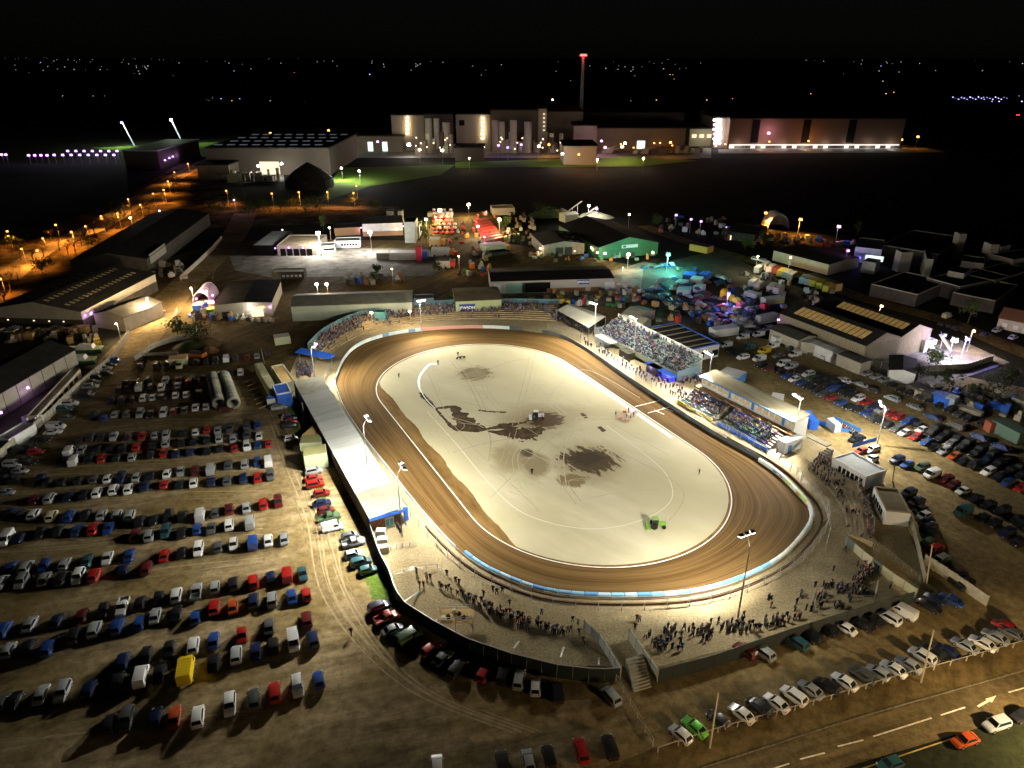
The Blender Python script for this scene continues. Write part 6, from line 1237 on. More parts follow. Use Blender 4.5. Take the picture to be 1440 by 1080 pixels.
for k, (x, y, c, h, e) in enumerate([(1265, 186, 'or', 14, 9000), (1291, 192, 'or', 12, 6000), (1236, 163, 'wh', 14, 0), (1268, 196, 'or', 8, 7000), (960, 166, 'wh', 10, 0), (957, 176, 'wh', 10, 0), (713, 147, 'or', 10, 0), (777, 140, 'wm', 10, 0), (358, 191, 'or', 12, 4000), (380, 187, 'or', 12, 4000), (462, 183, 'or', 12, 3000), (515, 183, 'or', 12, 3000), (868, 158, 'wm', 10, 0)]):
    street(x, y, h, c, max(e * .12, 10), f'{dict(wh="white", wm="warm", **{"or": "orange"})[c]} lamp on the factory skyline, {ordn(k)} counting the outlying lamps', 1.4, 'yard_lamp', 'yard lamp')

# ================================================================ STREET LAMPS
SL_ = [(10, 325, 9, 'or', 2600), (78, 316, 9, 'or', 3200), (100, 326, 9, 'or', 3200), (142, 304, 9, 'or', 2600), (52, 352, 8, 'or', 1600), (197, 288, 9, 'or', 2600), (224, 296, 9, 'pk', 900), (236, 255, 9, 'or', 2400), (230, 267, 9, 'or', 2600), (245, 242, 9, 'or', 2400), (264, 230, 9, 'or', 2200), (293, 224, 9, 'or', 3500), (318, 268, 9, 'or', 1800), (329, 281, 8, 'pk', 2600), (382, 272, 9, 'or', 1500), (420, 270, 9, 'or', 2200), (460, 270, 9, 'or', 2200), (497, 271, 9, 'or', 2000), (501, 261, 9, 'or', 900), (0, 392, 7, 'or', 1600), (183, 306, 8, 'wm', 200)]
for k, (x, y, h, c, e) in enumerate(SL_): street(x, y, h, c, e, f'{"orange sodium" if c == "or" else "pink" if c == "pk" else "dim warm"} street lamp, {ordn(k)} counted along the sodium-lit road and works road', .55, group='street lamps on the works road')
FLL = [(447, 327, 12, 'wh', 17000, 'brilliant floodlight post over the freight yard depot', 1.1), (520, 326, 11, 'wh', 14000, 'floodlight post in front of the white office', .9), (599, 308, 9, 'wm', 5000, 'warm lamp on the bushy left edge of the hire yard', .8), (618, 295, 9, 'wm', 14000, 'brightest warm lamp above the red boom lifts', 1.1), (659, 287, 9, 'wm', 7000, 'warm lamp behind the hire yard gantry', 1.), (702, 308, 9, 'wm', 8000, 'warm lamp right of the slanting red skips', 1.), (672, 318, 7, 'wh', 3000, 'cool lamp on the red skip stack', .6), (681, 333, 6, 'pk', 1500, 'small pink lamp at the foot of the red skips', .5), (828, 289, 9, 'wh', 6000, 'white lamp at the head of the works conveyor', .8), (839, 293, 9, 'pk', 6000, 'violet-white lamp at the recycling works', .9), (885, 301, 8, 'wm', 600, 'small amber lamp behind the green-fronted shed', .6), (884, 357, 8, 'wm', 4000, 'warm lamp post at the green-fronted shed', .8), (940, 357, 9, 'te', 16000, 'blue-green lamp post over the steel racks', 1.), (951, 302, 8, 'pu', 900, 'violet lamp beyond the estate road', .8), (972, 308, 8, 'pu', 1500, 'left lamp of the violet pair beyond the road', .7), (986, 311, 8, 'pu', 2000, 'right lamp of the violet pair beyond the road', .7), (1022, 319, 7, 'pu', 1500, 'violet lamp on the black low barn', .6), (1077, 299, 9, 'or', 6000, 'sodium lamp left of the hoop barn', .9), (1126, 308, 9, 'or', 6000, 'sodium lamp right of the hoop barn', 1.), (1180, 318, 9, 'pk', 2500, 'pink lamp beyond the hoop barn', 1.), (1193, 352, 8, 'pu', 1200, 'violet lamp at the end of the pale-sided unit', .7), (1025, 412, 7, 'bl', 2600, 'blue-white lamp over the scrap crane', .7), (1095, 449, 6, 'pu', 500, 'violet lamp on the corner of the timber shed', .5), (1178, 470, 6, 'pu', 1500, 'violet lamp on the side of the timber shed', .5), (1343, 477, 8, 'wh', 5000, 'brilliant white floodlight in the east depot', 1.), (1361, 476, 8, 'bl', 4000, 'blue floodlight in the east depot', .8), (1329, 471, 7, 'bl', 1500, 'small blue lamp above the metal stair', .5), (445, 399, 7, 'wh', 1500, 'white lamp on the long shed roof edge', .6), (459, 399, 7, 'wm', 2000, 'warm lamp on the long shed roof edge', .6), (522, 439, 6, 'wm', 600, 'round warm lamp at the left of the packed terrace', .5), (576, 437, 6, 'wm', 600, 'round warm lamp in the middle of the packed terrace', .5), (463, 320, 7, 'wm', 800, 'small warm lamp above the white cabins', .5), (1240, 430, 8, 'wm', 2500, 'warm lamp over the dirt track behind the timber shed', .4), (1370, 465, 8, 'wm', 3500, 'amber lamp over the road by the lone tree', .4), (1066, 360, 9, 'wm', 3000, 'slim lamp over the two white cars on the estate road', .35), (1112, 362, 9, 'wm', 600, 'slim dim lamp beside the pale-sided unit', .3), (206, 420, 9, 'wm', 14000, 'tall slim lamp post on the industrial road verge', .25), (163, 455, 8, 'wm', 1200, 'tall slim lamp post by the concrete boundary wall', .3), (268, 405, 8, 'wm', 14000, 'slim lamp on the bend of the industrial road', .3), (645, 360, 8, 'wm', 900, 'slim lamp post at the right of the freight yard', .3), (551, 378, 8, 'wm', 500, 'slim lamp post on the freight yard fence', .3), (876, 376, 8, 'pk', 2600, 'slim post in the paved merchant yard', .3), (1560, 1010, 10, 'wm', 26000, 'tall lamp over the trunk road beyond the frame', .3), (1180, 1170, 10, 'wm', 8000, 'tall lamp at the near end of the trunk road', .3)]
for x, y, h, c, e, lab, r in FLL: street(x, y, h, c, e, lab, r, 'lamp_post', 'lamp post')
# violet lamp field and far pylons of light
vi = 0
for yy, n, x0, x1 in [(212, 8, 95, 176), (217.5, 8, 76, 160), (218, 4, 40, 66), (217, 2, 2, 8)]:
    for i in range(n):
        x = x0 + (x1 - x0) * i / max(1, n - 1); street(x, yy, 8, 'pu', 1800, f'violet lamp, {ordn(i)} from the left in the {dict([(212, "back row"), (217.5, "front row"), (218, "left cluster"), (217, "edge pair")])[yy]} of the lamp field', 1.3, 'yard_lamp', 'yard lamp', 'violet lamps of the far yard'); vi += 1
for k, (x, y0, y1) in enumerate([(186, 172, 205), (254, 168, 202)]):
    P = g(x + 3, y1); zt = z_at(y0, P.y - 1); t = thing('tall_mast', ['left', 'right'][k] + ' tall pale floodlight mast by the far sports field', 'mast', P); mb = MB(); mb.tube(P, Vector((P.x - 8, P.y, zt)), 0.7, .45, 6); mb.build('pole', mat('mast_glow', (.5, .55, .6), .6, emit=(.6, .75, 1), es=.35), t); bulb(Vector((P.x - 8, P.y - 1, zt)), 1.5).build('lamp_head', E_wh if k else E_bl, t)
    lamp_light('mast_beam', Vector((P.x - 8, P.y - 4, zt)), 60000, (.8, 1, .7), 1)
# town lights to the horizon
def towns(name, lab, m, pts, s=1.):
    mb = MB()
    for x, y in pts:
        P = g(x, y, 6); r = min(P.y, 9000) / FPX * .22 * s * rnd.uniform(.4, 1.4); mb.box(P, r * 2, r * 2, r * 1.6)
    o = mb.build(name, m, org=(0, 0, 0)); tag(o, lab, 'town lights', kind='stuff')
tp_ = [(8, 82), (22, 83), (26, 83), (31, 83), (36, 82), (42, 84), (62, 81), (66, 82), (76, 86), (80, 84), (88, 83), (96, 84), (105, 85), (112, 84), (120, 99), (130, 84), (141, 98), (155, 83), (170, 83), (174, 84), (181, 90), (186, 82), (190, 83), (192, 95), (200, 93), (208, 93), (213, 83), (218, 84), (224, 84), (230, 84), (243, 84), (88, 135), (147, 135), (131, 135), (195, 100), (206, 97), (317, 86), (322, 89), (341, 91), (353, 97), (378, 83), (395, 89), (420, 82), (456, 86), (468, 86), (474, 93), (428, 143), (380, 142)]
for i in range(95): tp_.append((rnd.choice([rnd.gauss(120, 90), rnd.gauss(600, 90), rnd.gauss(900, 60), rnd.gauss(1250, 90)]), 84 + abs(rnd.gauss(0, 11))))
towns('town_lights', 'scattered pale lights of distant villages along the horizon', E_town, tp_)
towns('town_lights_blue', 'cluster of bluish far lights along the right horizon', E_townb, [(57, 88), (329, 100), (520, 105), (299, 138), (311, 139), (337, 139), (1239, 93), (1365, 137), (1376, 136), (1388, 138), (1395, 143), (1405, 143), (1352, 138), (1433, 135), (1437, 143), (1340, 137), (1383, 137)] + [(1340 + i * 4, 137 + (i % 3) * 1.5) for i in range(20)], 1.5)
towns('town_lights_amber', 'few amber far lights across the dark plain', E_townr, [(290, 140), (294, 141), (326, 142), (718, 147), (735, 145), (741, 147), (778, 141), (942, 105), (946, 105), (1246, 132), (994, 141), (1030, 139), (887, 142), (923, 141), (1140, 132), (1257, 130)], 1.3)
towns('town_lights_red', 'few red warning lights far on the horizon', E_rd, [(38, 77), (1165, 70), (1433, 162), (1430, 162), (414, 102)], 1.3)

# ================================================================ TREES
def tree(x, y, h, lab, r, m, bare=False, dens=220, name='tree'):
    B_ = g(x, y); t = thing(name, lab, 'tree', B_); mb = MB(); mb.tube(B_, B_ + Vector((.2, 0, h * .45)), h * .028, h * .018, 7); tips = []
    def limb(p, d, L, r_, lv):
        q = p + d * L; mb.tube(p, q, r_, r_ * .55, 5, caps=False); tips.append(q)
        if lv > 0:
            for _ in range(3 if lv > 1 or bare else 2): limb(p + d * L * rnd.uniform(.5, 1), (d + Vector((rnd.uniform(-.8, .8), rnd.uniform(-.8, .8), rnd.uniform(-.1, .6)))).normalized(), L * .65, r_ * .55, lv - 1)
    for i in range(6 if bare else 5): a = 6.283 * i / 5 + rnd.uniform(-.4, .4); limb(B_ + Vector((.15, 0, h * rnd.uniform(.25, .45))), Vector((math.cos(a) * .6, math.sin(a) * .6, .8)).normalized(), h * .26, h * .012, 3 if bare else 1)
    mb.build('trunk', M_bark, t)
    if not bare:
        mb = MB(); cl = [B_ + Vector((rnd.gauss(0, r * .45), rnd.gauss(0, r * .45), h * rnd.uniform(.38, .95))) for _ in range(12)]
        for _ in range(dens):
            c = rnd.choice(cl) + Vector((rnd.gauss(0, r * .22), rnd.gauss(0, r * .22), rnd.gauss(0, r * .2))); s = rnd.uniform(.18, .5); u = Vector((rnd.gauss(0, 1), rnd.gauss(0, 1), rnd.gauss(0, 1))).normalized(); v = u.orthogonal().normalized()
            mb.face([c - u * s, c - v * s * .6, c + u * s, c + v * s * .6])
        o = mb.build('crown', m, t)
for k, (x, y, e) in enumerate([(120, 318, 2400), (165, 300, 2400), (30, 350, 2200), (180, 280, 2200), (60, 335, 2400), (215, 272, 2000)]): street(x, y, 9, 'or', e, f'amber lamp, {ordn(k)} of those added to fill out the glow along the sodium-lit road', .45, group='street lamps on the works road')  # lamps added to make the orange glow along the road continuous
tree(300, 395, 9, 'bare spreading tree on the bend of the industrial road', 4, M_leafd, True)
for k, (x, y, h, b) in enumerate([(106, 355, 10, 1), (84, 352, 9, 1), (96, 358, 8, 1), (150, 326, 11, 1), (163, 322, 10, 1), (133, 330, 9, 1), (62, 362, 9, 1), (16, 412, 11, 1), (210, 303, 9, 1), (48, 372, 9, 1), (30, 366, 9, 1), (72, 340, 8, 1), (120, 338, 9, 1), (175, 312, 9, 1), (185, 300, 8, 1), (230, 285, 8, 1), (8, 430, 10, 1), (26, 395, 9, 1), (115, 345, 9, 1), (140, 320, 9, 1), (200, 296, 8, 1)]): tree(x, y, h, f'bare roadside tree, {ordn(k)} of those against the orange glow', 4, M_leafd, True)
for k, (x, y, h, r, m) in enumerate([(594, 332, 9, 3, M_leaf), (604, 322, 8, 3, M_leaf), (600, 340, 7, 2.5, M_leaf), (712, 322, 7, 3, M_leaf), (730, 345, 5, 3, M_leaf), (925, 318, 6, 4, M_leaf), (1048, 352, 7, 3.5, M_leaf), (1361, 454, 9, 3.4, M_leaf), (1310, 510, 6, 3, M_leaf), (1317, 514, 5, 3, M_leaf), (616, 385, 5, 3, M_leafd), (636, 427, 5, 2, M_leaf), (1020, 340, 7, 4, M_leafd), (1075, 345, 7, 4, M_leafd), (1205, 330, 7, 3, M_leafd), (365, 300, 10, 5, M_leafd), (380, 305, 10, 5, M_leafd), (395, 300, 9, 5, M_leafd), (350, 306, 9, 5, M_leafd), (455, 325, 9, 2.5, M_leaf), (450, 300, 9, 5, M_leafd), (430, 302, 9, 5, M_leafd), (300, 300, 9, 5, M_leafd), (1330, 545, 5, 3, M_leafd), (1365, 560, 5, 3, M_leafd), (1290, 532, 4, 3, M_leafd), (1400, 560, 6, 4, M_leafd), (1420, 545, 6, 4, M_leafd), (250, 470, 6, 4, M_leafd), (275, 478, 5, 4, M_leafd), (530, 385, 4, 2.5, M_leafd), (527, 392, 3, 2, M_leaf), (768, 305, 8, 6, M_leafd), (60, 385, 7, 5, M_leafd), (20, 350, 6, 5, M_leafd), (130, 350, 6, 5, M_leafd), (90, 330, 6, 5, M_leafd), (165, 298, 6, 5, M_leafd), (245, 262, 6, 5, M_leafd), (275, 270, 6, 6, M_leafd), (310, 300, 7, 6, M_leafd), (335, 286, 6, 6, M_leafd), (410, 288, 6, 6, M_leafd), (440, 290, 6, 6, M_leafd), (500, 290, 6, 6, M_leafd), (530, 296, 6, 5, M_leafd)]):
    wh = 'left' if x < 480 else 'middle' if x < 900 else 'right'
    tree(x, y, h, ['yellow-green tree lit by the hire yard lamps, leftmost', 'yellow-green tree behind the hire yard edge', 'low lit bush tree at the freight lorries', 'lit tree beside the scrap piles', 'round bush tree before the grey gable unit', 'spreading lit shrub beyond the estate road', 'lit round tree between barn and estate road', 'lone lit green tree at the dark factory corner', 'pale bushy tree on the east depot wall', 'second bushy tree on the east depot wall', 'dark bush by the merchant shed path', 'green bush beside the merchant sign', 'dark tree by the low barn', 'dark tree below the hoop barn', 'dark slim tree by the blue-lit unit'][k] if k < 15 else f'dark leafy tree, {ordn(k - 15)} of the unlit trees on the {wh} side', r, m, False, int(150 + r * 60))
# ================================================================ VEHICLES
COLS = dict(w=(.66, .67, .68), s=(.30, .32, .34), g=(.22, .23, .24), d=(.075, .08, .085), k=(.014, .014, .017), b=(.015, .055, .25), n=(.008, .015, .06), r=(.36, .014, .01), m=(.10, .01, .012), o=(.40, .07, .015), t=(.02, .08, .10), y=(.72, .52, .02), l=(.12, .55, .05), c=(.55, .50, .30), G=(.05, .10, .05))
CN = dict(w='white', s='silver', g='grey', d='dark grey', k='black', b='blue', n='navy', r='red', m='maroon', o='orange', t='teal', y='yellow', l='bright green', c='cream', G='dark green')
def hull(mb, ST_, mi=0):
    V = []; n = 8
    for x, zb, zt, w in ST_:
        h = zt - zb
        V += [(x, -w * .9, zb), (x, -w, zb + h * .3), (x, -w * .97, zb + h * .72), (x, -w * .84, zt), (x, w * .84, zt), (x, w * .97, zb + h * .72), (x, w, zb + h * .3), (x, w * .9, zb)]
    F = [tuple(range(n)), tuple(reversed(range(n * (len(ST_) - 1), n * len(ST_))))]
    for i in range(len(ST_) - 1):
        for k in range(n): F.append((i * n + k, (i + 1) * n + k, (i + 1) * n + (k + 1) % n, i * n + (k + 1) % n))
    mb.raw(V, F, mi)
SP = {  # length, width, height, belt, cabin: windscreen base, roof front, roof rear, rear base
 'h': (4.0, 1.74, 1.47, .90, 1.02, .35, -1.45, -1.92),
 'a': (4.5, 1.80, 1.43, .90, 1.05, .40, -1.05, -1.75),
 'e': (4.6, 1.86, 1.66, 1.02, 1.25, .65, -1.85, -2.2),
 'v': (4.9, 1.94, 1.96, 1.12, 1.75, 1.15, -2.35, -2.42),
 'p': (5.1, 1.86, 1.76, 1.05, 1.1, .6, -.5, -.85),
 'x': (6.2, 2.15, 2.9, 1.2, 2.6, 2.2, 1.3, 1.25)}
TN = dict(h='hatchback', a='saloon car', e='estate car', v='van', p='pickup truck', x='box lorry')
def wheel_mb(mb, x, y, r=.33, w=.2, tm=0, rm=1, n=12):
    s = 1 if y > 0 else -1
    mb.tube((x, y - s * w, r), (x, y, r), r, r, n, tm); mb.tube((x, y - s * .02, r), (x, y + s * .012, r), r * .6, r * .55, 8, rm)
def car_parts(k):
    L, W, H, B, x0, x1, x2, x3 = SP[k]; w = W / 2; l = L / 2; P = {}
    mb = MB()
    if k in 'hae':
        tail = B + .02 if k != 'a' else B - .04
        hull(mb, [(l, .30, .60, w * .72), (l - .12, .22, .70, w * .88), (l - .55, .2, B - .12, w * .97), (x0 + .1, .2, B - .02, w), (0, .2, B, w), (x3 + .3, .22, B + .02, w), (-l + .35, .24, tail, w * .97), (-l + .08, .3, tail - .12, w * .88), (-l, .36, .68, w * .8)])
    elif k == 'p':
        hull(mb, [(l, .35, .75, w * .85), (l - .15, .25, .9, w * .95), (x0 + .1, .25, B, w), (x3, .25, B, w)])
        mb.box(((-l + x3) / 2, 0, .45), l + x3, W * .98, .15); mb.box(((-l + x3) / 2, w - .06, .5), l + x3, .1, .6); mb.box(((-l + x3) / 2, -w + .06, .5), l + x3, .1, .6); mb.box((-l + .05, 0, .5), .1, W * .94, .58)
    elif k == 'v':
        hull(mb, [(l, .32, .75, w * .85), (l - .2, .25, 1.0, w * .95), (x0, .25, B + .02, w), (0, .25, B, w), (-l + .06, .28, B, w), (-l, .32, B - .1, w * .95)])
    else:
        hull(mb, [(l, .4, 1.0, w * .9), (l - .15, .35, 1.25, w * .95), (1.25, .35, 1.25, w * .95)])
    # greenhouse
    zb = B - .01; rw = w * (.76 if k in 'hae' else .88); bw = w * .9
    tz = H if k != 'x' else 2.35
    Bt = [(x0, -bw, zb), (x0, bw, zb), (x3, bw, zb), (x3, -bw, zb)]; Tp = [(x1, -rw, tz - .03), (x1, rw, tz - .03), (x2, rw, tz - .05), (x2, -rw, tz - .05)]
    mb.raw(Bt + Tp, [(1, 0, 4, 5), (2, 1, 5, 6), (3, 2, 6, 7), (0, 3, 7, 4)])
    mid = [((x1 + x2) / 2, -rw * .8, tz + .02), ((x1 + x2) / 2, rw * .8, tz + .02)]
    mb.raw(Tp + [(x1 - .15, -rw * .8, tz), (x1 - .15, rw * .8, tz), (x2 + .15, rw * .8, tz), (x2 + .15, -rw * .8, tz)], [(1, 0, 4, 5), (2, 1, 5, 6), (3, 2, 6, 7), (0, 3, 7, 4), (4, 7, 6, 5)])
    if k in 'v':
        for j in range(5): mb.box(((x1 + x2) / 2 - 1.2 + j * .6, 0, tz), .06, rw * 1.5, .03)
    if k in 'hae':
        for s in (-1, 1): mb.box((x0 - .15, s * (w + .06), B - .02), .12, .14, .12)
    P['body'] = mb
    def quad(a, b, c, d, f=.86, out=(0, 0, 0)):
        P_ = [Vector(q) for q in (a, b, c, d)]; ce = sum(P_, Vector()) / 4; nrm = (P_[1] - P_[0]).cross(P_[2] - P_[0]).normalized()
        if nrm.dot(ce - Vector((0, 0, B))) < 0: nrm = -nrm
        Q = [ce + (q - ce) * f + nrm * .018 for q in P_]; Bk = [q - nrm * .03 for q in Q]; m_ = MB(); m_.hexa(Bk, Q); return m_
    P['windscreen'] = quad(Bt[0], Bt[1], Tp[1], Tp[0], .9)
    if k not in 'vx': P['rear_window'] = quad(Bt[2], Bt[3], Tp[3], Tp[2], .82)
    if k in 'hae':
        P['side_window'] = [quad(Bt[1], Bt[2], Tp[2], Tp[1], .84), quad(Bt[3], Bt[0], Tp[0], Tp[3], .84)]
    else:
        f = .62; xm = x1 - .9 if k != 'x' else x2 + .1; q = lambda s: quad((x0 - .15, s * bw, zb + .03), (xm, s * bw, zb + .03), (xm, s * (rw + .02), tz - .25), (x1 + .02, s * (rw + .02), tz - .25), .9)
        P['side_window'] = [q(1), q(-1)]
    wb = .31 * L; r = .33 if k != 'x' else .42
    P['wheel'] = []
    for x in (wb, -wb):
        for s in (-1, 1):
            m_ = MB(); wheel_mb(m_, x, s * (w + .01), r); P['wheel'].append(m_)
    P['headlight'] = []; P['tail_light'] = []
    for s in (-1, 1):
        m_ = MB(); m_.box((l - .14, s * w * .68, .56), .2, .34, .14); P['headlight'].append(m_)
        m_ = MB(); m_.box((-l + .09, s * w * .72, .68 if k != 'x' else .5), .14, .28, .16); P['tail_light'].append(m_)
    if k == 'x':
        m_ = MB(); m_.box((-.95, 0, .75), 4.3, W, 2.15)
        for j in range(6): m_.box((-2.7 + j * .7, 0, 2.9), .08, W * .9, .04)
        P['cargo_box'] = m_
    return P
PM = dict(body=M_paint, windscreen=M_glass, rear_window=M_glass, side_window=M_glass, wheel=[M_tyre, M_rim], headlight=M_hl, tail_light=M_tl, cargo_box=M_paint)
LIB = {}
def lib(k, level):
    if (k, level) in LIB: return LIB[(k, level)]
    P = car_parts(k); out = []
    mats = [M_paint, M_tyre, M_rim, M_glass, M_hl, M_tl]; base = MB(); base.v = list(P['body'].v); base.f = list(P['body'].f); base.m = [0] * len(base.f); base.t = [None] * len(base.f)
    def add(m_, mi):
        n = len(base.v); base.v += m_.v; base.f += [tuple(i + n for i in f) for f in m_.f]; base.m += [(mi if not isinstance(mi, dict) else mi[x]) for x in m_.m]; base.t += [None] * len(m_.f)
    if level < 2:
        for w_ in P['wheel']: add(w_, {0: 1, 1: 2})
    if level == 0:
        for nm in ('windscreen', 'rear_window', 'cargo_box'):
            if nm in P: add(P[nm], 3 if nm != 'cargo_box' else 0)
        for nm, mi in (('side_window', 3), ('headlight', 4), ('tail_light', 5)):
            for m_ in P[nm]: add(m_, mi)
    for m_ in (base,): bodyme = base.mesh('body', mats if level < 2 else [M_paint])
    bodyme.polygons.foreach_set('use_smooth', [True] * len(bodyme.polygons)); bodyme.set_sharp_from_angle(angle=R(35))
    out.append(('body', bodyme))
    if level >= 1:
        names = ['windscreen', 'rear_window', 'side_window', 'cargo_box'] + (['wheel', 'headlight', 'tail_light'] if level == 2 else [])
        for nm in names:
            if nm in P:
                for m_ in (P[nm] if isinstance(P[nm], list) else [P[nm]]): out.append((nm, m_.mesh(nm, PM[nm])))
    LIB[(k, level)] = (out, base)
    return LIB[(k, level)]
VEH = []   # dicts gathered first, built largest first
def row(phrase, end, ang, data, dk='h', key=None, group='cars parked in the dirt field', flip=0):
    items = []
    for tok in data.split():
        a = tok.split(','); k = a[3] if len(a) > 3 else None
        an = ang(float(a[0])) if callable(ang) else ang
        items.append([float(a[0]), float(a[1]), a[2], k, an])
    items.sort(key=key or (lambda q: -q[0]))
    for i, (x, y, c, k, an) in enumerate(items):
        if k is None: k = rnd.choice('hhhaaee') if dk == 'h' else dk
        VEH.append(dict(p=g(x, y, .7), px=(x, y), c=c, k=k, a=an + rnd.uniform(-1.6, 1.6) + (180 if rnd.random() < flip else 0), idx=i, phrase=phrase, end=end, group=group))
FL = 'cars parked in rows on the dirt field'
hd = lambda x: 111 - 9 * (1 - min(1, x / 450))      # rows fan slightly towards the left
row('lowest dirt-field row', 'stand', hd, "153,1017,k 178,1010,d 219,1008,n 245,1007,o 278,1007,w,e 323,990,w,e 357,982,d,e 386,973,r 418,964,w,e 448,955,b", flip=.2)
row('far-left low corner row', 'stand', hd, "3,987,d 20,985,k 58,976,s 88,972,s,e 125,968,n", flip=.2)
row('row holding the yellow box lorry', 'stand', hd, "165,955,k 198,948,w,v 223,948,k 262,943,y,x 300,931,k 332,920,s,e 359,915,n 384,908,k 412,899,w,v 440,898,n", flip=.2)
row('row just above the yellow lorry', 'stand', hd, "173,929,n,e 205,920,k,a 238,912,k 272,907,w 300,900,b 340,893,r 378,880,d 431,870,m", flip=.2)
row('row below the red van row', 'stand', hd, "12,913,s 40,908,k 68,910,b 105,892,k 133,884,s,e 165,880,b 196,875,b 218,865,s 248,862,k 275,867,b 301,853,r 327,852,o 356,844,n,e 382,842,g,e 410,838,b 430,835,r", flip=.2)
row('row with the red box van', 'stand', hd, "5,885,b 42,877,s 80,872,n 115,865,m 145,858,k 172,853,w,p 197,847,k 223,842,k 248,836,w 276,832,s,p 302,825,s 328,820,k,e 356,817,r 380,811,n 403,806,r,v 425,806,t", flip=.2)
row('dark row under the blue van row', 'stand', hd, "2,818,s 30,817,g 62,813,g 87,813,k 110,810,w 133,808,r 174,800,n 206,798,m", flip=.2)
row('row with the plain blue van', 'stand', hd, "14,798,b 37,797,s 62,795,b 91,792,s 123,787,t 151,784,w 182,780,b,a 231,780,r 255,776,k 279,772,w,e 306,768,d 328,765,w 355,761,b,v 377,759,w 399,757,s", flip=.2)
row('row ending at the silver van', 'stand', hd, "8,755,w,v 27,755,n 57,748,k 82,745,k 108,745,b,a 132,743,r 152,742,b 190,752,m 210,752,s 233,747,t 255,748,k 277,743,b 297,742,d 322,737,w,e 351,733,s,v", flip=.2)
row('row with the white panel van', 'stand', hd, "15,720,n 33,722,d 48,723,w,e 73,725,c 98,725,b 120,723,k 143,723,s 165,723,s 183,724,s 197,732,k 216,730,k 237,725,k 257,725,k 281,722,w,v 302,720,d 322,715,m 346,713,s 370,708,r 391,705,m,e", flip=.2)
row('row with three white estates', 'stand', hd, "48,702,m 70,700,s 97,697,n 119,695,k 137,692,w,e 160,688,w,e 181,687,w,e 204,683,n 231,680,r 252,680,k 272,678,w 297,676,n 319,675,d 342,672,n,e 362,671,r 380,668,d,e", flip=.2)
row('row ending at the white minibus', 'stand', hd, "57,675,n 68,676,k 88,677,k 110,675,k 132,673,d 152,672,w 170,671,n 192,670,s 211,668,k 235,665,w 254,662,s 275,661,m 296,658,s,v 321,653,d 344,652,g 362,649,b 377,647,w,v", flip=.2)
row('lower line of the triple row', 'stand', hd, "87,647,k 104,646,w,v 125,645,k 143,644,r 164,643,k 186,642,s 212,639,k 230,637,r 247,637,n 267,635,n 291,633,k 309,630,k 329,629,r 347,627,w 362,625,b 377,623,r", flip=.2)
row('middle line of the triple row', 'stand', hd, "97,633,w,v 115,631,s 137,631,k 155,629,k 172,630,k 192,628,r 215,627,k 233,623,g 255,622,k 272,620,k 291,618,k 308,616,s,e 328,616,s 347,612,d,e 364,612,w", flip=.2)
row('upper line of the triple row', 'stand', hd, "113,618,k 128,615,k 143,613,k 160,613,s 180,613,k 200,612,r 218,611,s 234,610,s 257,608,k 275,607,w 291,603,r,e 306,604,s 323,602,d 347,598,d,e 362,597,b,e", flip=.2)
row('row above the open grit lane', 'stand', hd, "132,583,k 147,587,b 162,582,s 178,582,d 197,581,s 212,582,k 230,580,w 244,578,m 259,576,d 275,572,w 290,571,s", flip=.2)
row('short row beside the tyre tubes', 'stand', hd, "157,561,n 172,562,k 187,562,k 202,559,w 215,558,w 228,557,k 247,555,w 262,554,w 280,552,b", flip=.2)
row('row level with the tyre tubes', 'stand', hd, "168,547,k 180,545,k 196,543,w,v 212,543,k 227,544,w 250,541,s 266,539,r 276,535,k", flip=.2)
row('back row behind the tyre tubes', 'stand', hd, "177,537,k 190,537,k 208,536,k 233,534,s 252,533,m 270,533,k 287,530,k 309,526,w 325,524,k 338,523,w", flip=.2)
row('topmost row by the earth bank', 'entrance', hd, "198,513,k,e 220,513,k,e 235,512,k 252,512,c,v 276,508,k 289,508,k 303,507,k 318,503,w,v 331,503,k 347,502,r 361,500,s 376,496,k,e", flip=.2)
row('nose-in line along the long concrete wall', 'near', 8, "98,567,w,e 90,575,t,e 93,587,d 78,598,w,v 74,607,w 50,635,r 158,506,b,v 155,513,k 147,517,s 150,525,k 136,531,k 131,537,d 127,543,s 124,552,k 121,556,n 40,628,k 28,633,k 60,618,k 30,645,k 18,652,s 38,650,k 12,662,k 28,662,s 5,672,k 22,676,k 8,692,g", key=lambda q: -q[1])
row('angled line beside the long white roof', 'far', 22, "392,572,s,e 408,587,n 408,592,r 407,598,k 409,616,w 441,662,s,e 441,672,r 443,681,r,e 452,693,r 452,707,n 458,717,m 463,727,G,p 467,739,w,v 492,753,d 497,763,s,p 497,779,w 507,790,t 517,801,t", key=lambda q: q[1], group='cars parked beside the stand')
def arc_head(x): return 30 + max(0, (x - 540)) * .27 if x < 800 else 122
row('curved line under the dark terrace wall', 'left', arc_head, "533,853,n,e 545,868,r,p 553,885,s 575,893,G,v 605,913,r 623,925,d 643,940,k,e 680,947,r 707,948,k 730,955,s,e 753,965,w 784,973,k,e 858,978,s,e", key=lambda q: q[0], group='cars parked under the terrace wall')
row('bottom edge line by the road', 'right', 100, "615,1079,w 707,1073,k 743,1069,s 772,1063,k 817,1055,r,e 858,1050,k,e", group='cars parked along the bottom edge')
row('line against the roadside post fence', 'left', 127, "957,1032,w 977,1022,l 1010,1012,k 1043,1003,w,a 1068,994,k 1092,988,w,a 1116,978,w,e 1140,969,s,a 1163,965,k 1188,958,w,a 1213,949,d,e 1235,945,s 1257,940,w,a 1278,934,s,a 1297,922,w,e 1315,917,k 1332,915,n 1357,907,s,a 1382,904,w,a 1400,895,s,a 1421,889,d 1412,880,r", key=lambda q: q[0], group='cars parked along the roadside fence')
